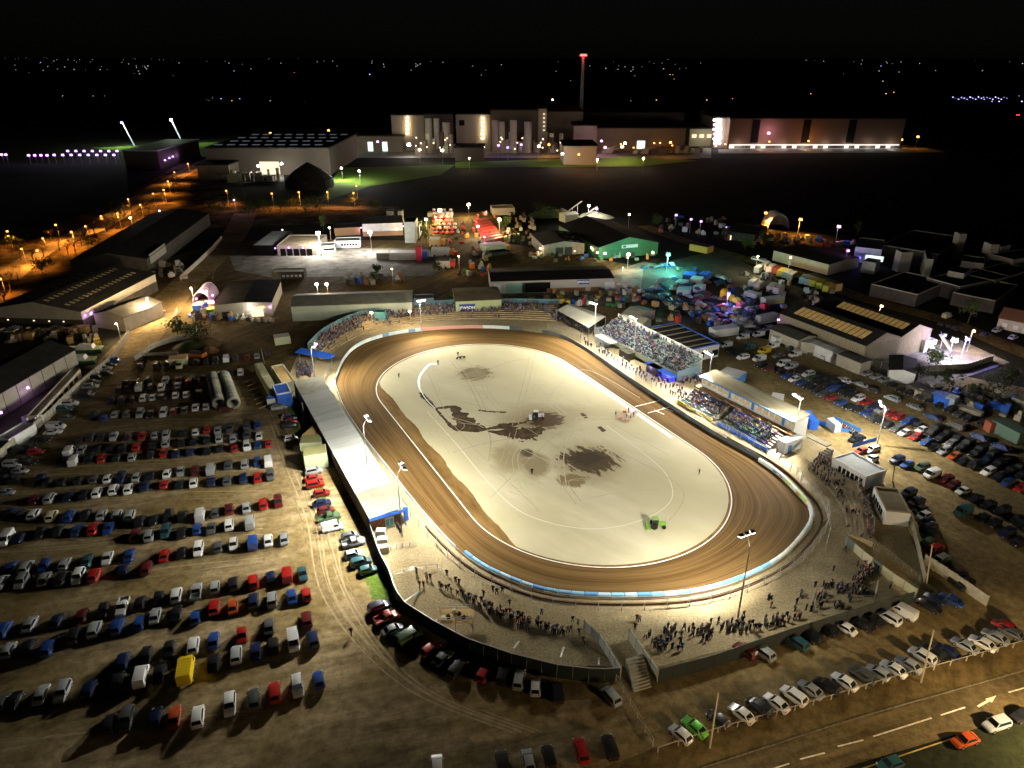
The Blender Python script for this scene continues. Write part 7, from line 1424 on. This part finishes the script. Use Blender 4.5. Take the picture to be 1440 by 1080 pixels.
row('shaded line below the bottom terrace', 'left', 127, "1048,915,m 1073,917,s 1120,903,t 1140,893,k 1163,883,k,a 1188,882,w,a 1213,877,k,a 1228,870,k 1250,868,w,e 1271,858,w,v 1307,852,k,a 1315,842,n 1338,843,b,a", key=lambda q: q[0], group='cars parked below the bottom terrace')
row('kerb line across the trunk road', 'right', 197, "1358,1040,o 1402,1018,s,e 1438,1006,k 1252,1074,t", group='cars parked beside the trunk road')
EG = 'cars in the east car park'
SE = lambda q: q[0]
row('island line by the white cabins', 'cabin', 205, "1262,646,n,e 1276,653,b 1297,657,G,e 1311,665,w,v 1331,674,m 1341,681,m 1355,690,w,a 1373,700,k 1391,709,k 1410,718,k,e 1432,730,k", key=SE, group=EG)
row('second island line by the cabins', 'cabin', 205, "1355,717,t,v 1382,727,k 1398,735,k 1416,749,n 1432,762,k 1437,735,k", key=SE, group=EG)
row('dark line beside the brown-roofed cabin', 'top', 207, "1278,693,n,e 1289,706,k,e 1294,717,k 1299,725,w 1303,734,k 1306,743,k,e 1309,752,k 1304,765,G,e 1313,773,r 1322,788,g,e 1347,812,k 1357,822,k", key=lambda q: q[1], group=EG)
row('short line behind the white cabin', 'top', 205, "1204,617,k,e 1227,632,w,e 1211,634,r 1226,645,w", key=lambda q: q[1], group=EG)
row('front line of the east block', 'far', 207, "1107,529,b 1117,533,w 1127,538,b 1139,544,k 1148,549,k 1158,554,d 1168,559,r 1182,566,b 1194,572,k 1206,575,k 1218,580,b 1227,586,d 1236,591,k 1248,597,k 1262,603,d 1273,608,w 1288,614,r 1303,621,b 1315,628,k 1328,634,s 1342,641,o 1355,648,k 1370,653,k 1390,663,w,e 1404,670,k 1418,678,b 1436,686,r", key=SE, group=EG)
row('middle line of the east block', 'far', 207, "1125,523,k 1137,526,w 1142,532,G 1150,537,k 1162,541,k 1172,546,b 1183,550,k 1195,555,k 1207,560,w 1218,565,r 1229,571,n 1240,576,s 1253,581,r 1264,586,r 1277,592,b 1290,598,k 1297,604,w 1310,609,k 1323,616,k 1338,623,g 1353,629,k 1372,638,k 1388,647,n 1405,652,k 1422,661,k 1438,668,k", key=SE, group=EG)
row('rear line of the east block', 'far', 207, "1152,529,k 1163,534,k 1173,538,k 1184,543,n 1196,549,k 1318,602,k 1332,609,k 1347,616,k 1361,623,k 1379,632,k 1395,640,k 1414,648,k 1434,657,k", key=SE, group=EG)
row('single file down the middle aisle', 'far', 120, "1187,534,w,a 1210,540,s,a 1229,548,k 1255,560,s,e 1287,572,g,a 1312,586,b,a 1345,599,d 1378,614,b,a 1408,628,b,a", key=SE, group=EG)
row('far line against the east scrub fence', 'far', 208, "1162,500,w,v 1182,508,k 1193,513,k 1210,517,r 1219,525,s 1232,529,s 1243,534,s 1255,541,k 1268,547,k 1281,552,k 1294,558,d 1308,563,k 1323,569,k 1337,576,k 1350,582,d 1363,588,k 1382,594,k 1398,600,k 1413,608,d 1432,613,s,e", key=SE, group=EG)
row('jumble beside the open grandstand end', 'far', 205, "1021,484,w,v 1027,492,k 1034,497,k 1045,502,w 1068,503,w,v 1053,487,t,v 1075,492,y,v 1087,485,w,v 1070,513,k 1095,500,g 1102,510,w,v 1113,514,s,v 1098,521,k 1105,484,k 1114,490,d 1127,487,d 1143,495,k 1045,473,w,v 1067,469,w,v 1080,461,g,v 1118,497,w,v 1126,519,m 1080,518,m", key=SE, group=EG)
row('dark pocket by the trade units', 'far', 30, "1222,466,k 1240,472,k 1262,497,s 1250,500,k 1272,494,n 1325,455,k 1337,458,k 1345,461,k 1402,464,w,a 1425,474,w,a 1386,470,n 1332,443,c,v", key=SE, group='cars beside the trade units')
row('estate road edge', 'far', -40, "1063,364,w 1075,367,w", key=SE, group='cars beside the estate road')
row('industrial road lane', 'far', 62, "214,447,w 225,438,w", key=lambda q: q[1], group='cars on the industrial road')
row('spectator concourse', 'far', 115, "318,574,m,a", group='cars parked in rows on the dirt field')
for v in VEH:
    if v['px'] == (318.0, 574.0): v['a'] = 12; v['lab'] = 'maroon saloon parked across the end of the tyre tubes'
    d = v['p'] - Vector((0, 0, HC)); v['size'] = 1000 / d.length
VEH.sort(key=lambda v: -v['size'])
cars = [v for v in VEH if v['k'] in 'hae']; IND = set(id(v) for v in cars[:300])
stuff = MB(); used = set(); ncnt = {}
ENDW = dict(stand='from stand end of', near='from near end of', far='from far end of', left='from left of', right='from right of', top='from top of', entrance='from entrance end of', cabin='from cabin end of')
for v in VEH:
    p = v['p'].copy(); jitter = .82 + .3 * rnd.random(); c = tuple(min(1, x * jitter) for x in COLS[v['c']]); a = R(v['a'])
    gg = 2 if v['size'] > 7.6 else (1 if v['size'] > 4.6 else 0)
    p.z = .02 if v['px'][0] < 520 else .05
    tall = v['k'] in 'vx'
    if tall: p = Vector((*g(v['px'][0], v['px'][1], 1.1).xy, p.z))
    if v['k'] in 'hae' and id(v) not in IND:
        out, base = lib(v['k'], 0); Mx = Matrix.Translation(p) @ Matrix.Rotation(a, 4, 'Z')
        tn = {0: c, 1: (.015,) * 3, 2: (.3,) * 3, 3: (.012, .016, .02), 4: (.7,) * 3, 5: (.4, .02, .02)}
        n = len(stuff.v); stuff.v += [tuple(Mx @ Vector(q)) for q in base.v]; stuff.f += [tuple(i + n for i in f) for f in base.f]; stuff.m += [0] * len(base.f); stuff.t += [tn[m] for m in base.m]
        continue
    out, _ = lib(v['k'], gg)
    nm = dict(h='parked_car', a='parked_car', e='parked_car', v='parked_van', p='pickup_truck', x='box_lorry')[v['k']]
    lab = v.get('lab') or f"{CN[v['c']]} {TN[v['k']]}, {ordn(v['idx'])} {ENDW[v['end']]} {v['phrase']}"
    root = thing(nm, lab, dict(v='van', p='pickup', x='lorry').get(v['k'], 'car'), p, v['group']); root.rotation_euler = (0, 0, a); root.scale = (.93, 1, 1)
    for pn, me in out:
        o = bpy.data.objects.new(pn, me); col.objects.link(o); o.parent = root
        if pn in ('body', 'cargo_box'): o.color = (*c, 1)
if stuff.v: o = stuff.build('distant_parked_cars', M_tintp); tag(o, 'smallest cars at the far ends of both car parks', 'cars', kind='stuff')

# ================================================================ PEOPLE
def figure(pose, low=False):
    # one continuous skinned body; joints posed
    J = {}
    def a(n, p, r): J[n] = (Vector(p), r)
    sit = pose == 'sit'; hz = .48 if sit else .95; fw = .12 if pose == 'lean' else 0
    a('hip', (0, 0, hz), .13); a('waist', (fw * .3, 0, hz + .18), .125); a('chest', (fw * .6, 0, hz + .42), .15); a('neck', (fw, 0, hz + .56), .055); a('chin', (fw + .02, 0, hz + .63), .075); a('head', (fw + .02, 0, hz + .76), .095)
    for s in (-1, 1):
        n = 'L' if s > 0 else 'R'; st = {'walk': .22 * s, 'stand': .03 * s, 'wide': 0, 'lean': .04 * s, 'point': .03 * s, 'sit': 0}[pose]; wd = .16 if pose == 'wide' else .1
        a('th' + n, (0, s * .09, hz - .06), .09)
        if sit: a('kn' + n, (.42, s * .12, .48), .065); a('an' + n, (.44, s * .12, .1), .045); a('to' + n, (.58, s * .12, .04), .04)
        else: a('kn' + n, (st * .55 + .03, s * wd, .5), .065); a('an' + n, (st - .02, s * wd, .09), .045); a('to' + n, (st + .15, s * wd, .04), .04)
        a('sh' + n, (fw * .8, s * .18, hz + .46), .065)
        ah = {'walk': -.2 * s, 'stand': .02, 'wide': .06, 'lean': .3, 'point': .05, 'sit': .25}[pose]
        if pose == 'point' and s > 0: a('el' + n, (.22, s * .26, hz + .45), .045); a('ha' + n, (.48, s * .22, hz + .5), .04)
        else: a('el' + n, (ah * .4, s * .27, hz + .2), .045); a('ha' + n, (ah + .12, s * .22, hz + .02 + (.12 if sit or pose == 'wide' else 0)), .038)
    E_ = [('hip', 'waist'), ('waist', 'chest'), ('chest', 'neck'), ('neck', 'chin'), ('chin', 'head')]
    for n in 'LR': E_ += [('hip', 'th' + n), ('th' + n, 'kn' + n), ('kn' + n, 'an' + n), ('an' + n, 'to' + n), ('chest', 'sh' + n), ('sh' + n, 'el' + n), ('el' + n, 'ha' + n)]
    names = list(J); me = bpy.data.meshes.new('fig'); me.from_pydata([J[n][0] for n in names], [(names.index(x), names.index(y)) for x, y in E_], [])
    o = bpy.data.objects.new('fig', me); col.objects.link(o); sk = o.modifiers.new('s', 'SKIN')
    for i, n in enumerate(names):
        r = J[n][1]; v = me.skin_vertices[0].data[i]; v.radius = (r, r * (1.25 if n in ('chest', 'waist') else 1)); v.use_root = (n == 'hip')
    sb = None
    if not low: sb = o.modifiers.new('u', 'SUBSURF'); sb.levels = 1
    dg = bpy.context.evaluated_depsgraph_get(); ev = o.evaluated_get(dg); m2 = bpy.data.meshes.new_from_object(ev); m2.name = 'body'
    bpy.data.objects.remove(o)
    m2.materials.clear()
    for m in (M_cloth, M_trou, M_skin, M_hair): m2.materials.append(m)
    for p in m2.polygons:
        c = p.center; p.use_smooth = True
        if c.z > hz + .56: p.material_index = 3 if (c.z > hz + .74 or c.x < fw - .02) else 2
        elif c.z < hz - .02 and abs(c.y) < .24 and not (abs(c.y) > .2 and c.z > hz - .15): p.material_index = 1
        elif (abs(c.y) > .17 and c.z < hz + .06): p.material_index = 2
        else: p.material_index = 0
        if c.z > hz + .52 and c.z < hz + .6 and abs(c.y) < .05: p.material_index = 2
    return m2
POSES = {k: figure(k) for k in ('stand', 'walk', 'wide', 'lean', 'point', 'sit')}
LOWP = {k: figure(k, True) for k in ('stand', 'wide', 'sit', 'point')}
# nose and ears folded into each head as tiny bumps are below a pixel at this range
PC = [(.012, .013, .018)] * 9 + [(.03, .04, .09)] * 4 + [(.05, .05, .055)] * 3 + [(.10, .13, .2), (.3, .3, .3), (.35, .03, .03), (.03, .12, .30), (.10, .13, .06), (.5, .5, .5)]
PN = lambda c: 'black' if max(c) < .02 else 'navy' if c == (.03, .04, .09) else 'charcoal' if c == (.05, .05, .055) else 'slate blue' if c == (.10, .13, .2) else 'grey' if c == (.3, .3, .3) else 'red' if c[0] == .35 else 'blue' if c[0] == .03 else 'olive' if c[1] == .13 else 'pale'
NP = [0]
def people(phrase, pts, z=.04, face=None, poses=('stand', 'stand', 'walk', 'wide', 'lean', 'stand'), group='spectators standing on the terraces', key=None, zf=None, colors=None, jit=0):
    pts = sorted(pts, key=key or (lambda q: q[0]))
    for i, (x, y) in enumerate(pts):
        P = g(x, y, z) if zf is None else zf(x, y)
        if jit: P += Vector((rnd.uniform(-jit, jit), rnd.uniform(-jit, jit), 0))
        c = rnd.choice(colors or PC); ps = rnd.choice(poses); w = {'sit': 'sitting', 'walk': 'walking', 'point': 'pointing', 'lean': 'leaning'}.get(ps, 'standing')
        o = place(POSES[ps], 'person', P, 0, None, c); tag(o, f"person in {PN(c)} coat {w}, {ordn(i)} from left {phrase}", 'person', group)
        cen = S(0, 0) if face is None else face
        d = cen - P; o.rotation_euler = (0, 0, math.atan2(d.y, d.x) + rnd.uniform(-.5, .5)); s = rnd.uniform(.95, 1.1); o.scale = (s * rnd.uniform(1.15, 1.4), s * 1.25, s); NP[0] += 1
def c3(ox, oy, s, pts): return [(ox + x / s, oy + y / s) for x, y in pts]
def line(a, b, n, jx=3, jy=3): return [(a[0] + (b[0] - a[0]) * (i + .5) / n + rnd.uniform(-jx, jx), a[1] + (b[1] - a[1]) * (i + .5) / n + rnd.uniform(-jy, jy)) for i in range(n)]
W3 = (480, 720, 3)
people('near the roof end of bottom-left terrace', c3(*W3, [(318, 262), (330, 318), (347, 318), (360, 282), (376, 288), (445, 270), (415, 318), (425, 330), (443, 335), (455, 328), (463, 345), (483, 300), (497, 308), (490, 358), (505, 352), (515, 360), (528, 445)]))
people('ahead of the bottom-left terrace crowd line', c3(*W3, [(600, 358), (640, 338), (656, 350), (680, 340), (635, 405), (710, 395), (712, 452), (845, 435), (975, 465)]))
people('along the bottom-left terrace crowd line', line((650, 838), (700, 866), 20, 4, 5) + line((700, 864), (748, 882), 24, 4, 7) + line((752, 884), (797, 893), 16, 3, 4))
people('by blue banner on bottom-left terrace', c3(*W3, [(968, 505), (998, 478), (1002, 520), (1030, 560), (1020, 552), (930, 515), (915, 520)]))
people('between the two bottom terraces', c3(*W3, [(1247, 462), (1258, 465), (1238, 500), (1282, 535), (1298, 532), (1340, 590), (1355, 570), (1372, 560), (1390, 545), (1408, 530), (1395, 580), (1420, 590), (1430, 560), (1436, 585)]))
W4 = (960, 720, 3)
people('along front edge of bottom-right terrace', c3(*W4, [(5, 500), (25, 508), (40, 528), (80, 505), (98, 503), (118, 475), (150, 470), (85, 540), (100, 545), (118, 530), (200, 500), (205, 475), (215, 500), (225, 480), (235, 490), (247, 495), (250, 470), (256, 445), (283, 500), (293, 480), (305, 500), (318, 495), (325, 500), (353, 492), (370, 490), (380, 485), (398, 480), (413, 475), (437, 448)]))
people('in loose clusters, bottom-right terrace', c3(*W4, [(480, 390), (500, 355), (473, 420), (485, 455), (495, 450), (470, 455), (520, 415), (540, 420), (548, 405), (552, 392), (558, 318), (573, 360), (592, 315), (600, 325), (612, 325), (622, 320), (628, 310), (597, 360), (575, 410), (585, 405), (655, 338), (660, 330), (690, 328), (640, 400), (648, 410), (655, 398), (665, 405), (672, 412), (700, 365), (706, 380), (635, 250), (875, 322), (683, 168), (370, 380), (362, 372), (372, 405)]))
people('in corner group on bottom-right terrace', c3(*W4, [(715, 350), (722, 335), (730, 345), (738, 330), (745, 350), (750, 338), (758, 352), (765, 345), (772, 358), (728, 310), (735, 300), (742, 292), (750, 315), (760, 268), (768, 255), (775, 262), (782, 245), (790, 240), (800, 248), (806, 235), (815, 240), (822, 250), (798, 275), (790, 265), (755, 240), (765, 230), (757, 185), (748, 300), (762, 285)]))
W6 = (1060, 600, 6)
people('at head of stepped side terrace', c3(*W6, [(520, 340), (540, 310), (555, 320), (570, 300), (560, 350), (535, 370), (510, 380), (580, 340), (610, 330), (625, 310), (640, 330), (650, 350), (665, 340), (620, 365), (605, 350), (680, 380), (700, 370), (710, 390), (590, 385), (630, 400), (655, 400), (690, 400)]))
people('in clusters midway down side terrace', c3(*W6, [(740, 410), (760, 400), (775, 430), (750, 450), (790, 440), (810, 450), (755, 490), (830, 480), (590, 470), (605, 490), (620, 480), (635, 500), (600, 440), (690, 500), (705, 520), (715, 490), (695, 545), (710, 575), (725, 570), (740, 580), (780, 730), (820, 750), (835, 740), (850, 755), (870, 770), (880, 750), (775, 710)]))
people('against back fence of side terrace', c3(*W6, [(860, 500), (880, 520), (895, 540), (905, 560), (890, 580), (915, 590), (920, 620), (930, 640), (905, 600), (940, 660), (955, 680), (970, 700), (940, 700), (960, 720), (975, 740), (985, 770), (960, 760), (970, 790), (945, 800), (975, 820), (985, 860), (970, 880), (990, 900), (960, 910), (985, 930), (995, 960), (980, 975), (925, 780)]))
W7 = (760, 400, 6)
people('on walkway beside home straight wall', c3(*W7, [(380, 510), (400, 520), (430, 530), (495, 580), (518, 585), (575, 600), (620, 655), (648, 665), (690, 700), (720, 715), (725, 690), (785, 745), (803, 765), (835, 770), (850, 790), (880, 800), (890, 820), (938, 830), (975, 860), (1015, 870), (1070, 830), (1110, 820), (1150, 880), (1195, 900), (1095, 925), (1115, 940), (1135, 945), (1165, 975), (1190, 985), (1205, 960), (1260, 1030), (1285, 1040), (1300, 960), (1340, 980)]), group='people on the home straight walkway')
people('beneath the glazed stand on the straight walkway', c3(960, 480, 6, [(65, 560), (75, 570), (360, 720), (370, 700), (790, 950), (800, 930)]), group='people on the home straight walkway')
people('scattered over the pale infield', [(561, 531), (616, 513), (644, 501), (748, 667), (983, 667), (752, 592), (762, 590)], z=.1, group='track staff on the infield')
people('beside start gate on infield edge', [(866, 583), (881, 586), (887, 588), (884, 580), (891, 586)], z=.1, group='track staff on the infield', colors=[(.35, .03, .03), (.5, .5, .5)])
people('alone on the bare dirt', [(494, 893)], z=.02, group='people in the dirt car park', poses=('walk',))
people('by canteen door under white roof', [(561, 747), (563, 750), (559, 744)], group='people by the canteen', face=g(555, 735))
# merged crowds
def crowd(name, label, n, samp, cols, keys, face):
    mb = MB(); src = {k: ([tuple(v.co) for v in LOWP[k].vertices], [tuple(p.vertices) for p in LOWP[k].polygons], [p.material_index for p in LOWP[k].polygons]) for k in keys}
    for i in range(n):
        P = samp(i); k = rnd.choice(keys); V, F, Mi = src[k]; a = math.atan2((face - P).y, (face - P).x) + rnd.uniform(-.4, .4); Mx = Matrix.Translation(P) @ Matrix.Rotation(a, 4, 'Z') @ Matrix.Scale(rnd.uniform(.9, 1.06), 4)
        c = rnd.choice(cols); tn = [c, (.02, .022, .035), (.5, .32, .24), (.06, .045, .03)]; nn = len(mb.v)
        mb.v += [tuple(Mx @ Vector(q)) for q in V]; mb.f += [tuple(x + nn for x in f) for f in F]; mb.m += [0] * len(F); mb.t += [tn[m] for m in Mi]
    o = mb.build(name, M_tintp); tag(o, label, 'crowd', kind='stuff'); return o
CC = [(.02, .02, .03)] * 7 + [(.05, .07, .18)] * 5 + [(.08, .09, .1)] * 3 + [(.28, .29, .32), (.25, .04, .04), (.06, .12, .28), (.32, .32, .32), (.3, .15, .06), (.12, .07, .2), (.05, .08, .05)]
# ================================================================ CROWDS
fc = S(0, 0)
crowd('crowd', 'dense crowd packed on the curved top bend terrace', 620, lambda i: NT_S(rnd.random(), (.35 + .62 * rnd.random()) if i % 7 else rnd.random()), CC, ('stand', 'wide', 'stand'), fc)
crowd('crowd', 'seated crowd filling the rows of the open grandstand', 520, lambda i: (lambda r: gq(rnd.uniform(.5, GL - .5) if rnd.random() > .12 else rnd.uniform(.5, GL * .5), r * RD + .35, 1.4 + (r + 1) * RS - .05))(rnd.randrange(NR)), CC, ('sit', 'stand'), fc)
crowd('crowd', 'spectators seated below the balcony of the glazed stand', 170, lambda i: (lambda r, s: sq(s, -1.6 - (r + .75) * .85, 3.2 - r * .45 - .02))(rnd.randrange(0, 5), rnd.uniform(1, SL * .40) if rnd.random() < .45 else rnd.uniform(SL * .48, SL * .94)), CC + [(.3, .03, .03), (.3, .2, .05), (.03, .06, .3)], ('sit', 'sit', 'stand'), fc)
crowd('crowd', 'people milling outside the marquee at the pit gate', 130, lambda i: g(rnd.uniform(765, 800) if i % 2 else rnd.uniform(795, 850), 0, 0) if False else (lambda s: g(775 + 75 * s + rnd.uniform(-6, 6), 442 + 34 * s + rnd.uniform(-7, 5), .05))(rnd.random()), CC, ('stand', 'wide'), fc)
crowd('crowd', 'crowd queueing below the blue entrance canopy', 70, lambda i: g(rnd.uniform(418, 440), rnd.uniform(512, 532), .05), CC, ('stand', 'wide'), g(440, 500))
crowd('crowd', 'crowd gathered between bar and glazed stand in violet light', 60, lambda i: g(rnd.uniform(958, 990), rnd.uniform(527, 540), .05), CC + [(.4, .3, .6)] * 6, ('stand', 'wide'), fc)
def pick(C): return lambda i: (lambda q: g(q[0] + rnd.gauss(0, q[2]), q[1] + rnd.gauss(0, q[3]), .05))(rnd.choice(C))
crowd('crowd', 'thick knots of spectators massed on the terraces at the bottom bend', 150, pick([(690, 862, 9, 4), (740, 880, 12, 4), (1205, 820, 4, 5), (1215, 805, 5, 4), (1180, 830, 8, 4), (1030, 885, 10, 3), (985, 890, 10, 4), (1090, 876, 8, 3), (925, 905, 6, 6), (940, 895, 6, 5), (1150, 845, 10, 4)]), CC[:16], ('stand', 'wide'), fc)
crowd('crowd', 'knots of spectators massed among the steps of the side terrace', 120, lambda i: ES(rnd.choice([rnd.uniform(0, .3), rnd.random()]), rnd.choice([rnd.uniform(.8, 1), rnd.random()])), CC, ('stand', 'wide', 'sit'), fc)
crowd('crowd', 'line of onlookers strung along the home straight walkway', 60, lambda i: (lambda s: g(820 + 170 * s + rnd.uniform(-5, 5), 478 + 92 * s + rnd.uniform(-3, 6), .05))(rnd.random()), CC, ('stand', 'wide'), fc)
print('PEOPLE', NP[0], 'VEH', len(VEH), 'LIGHTS', len(LIGHTS), 'OBJ', len(bpy.data.objects))

for o in scene.objects:
    if 'label' in o and len(o['label'].split()) > 16: print('LONG', o['label'])
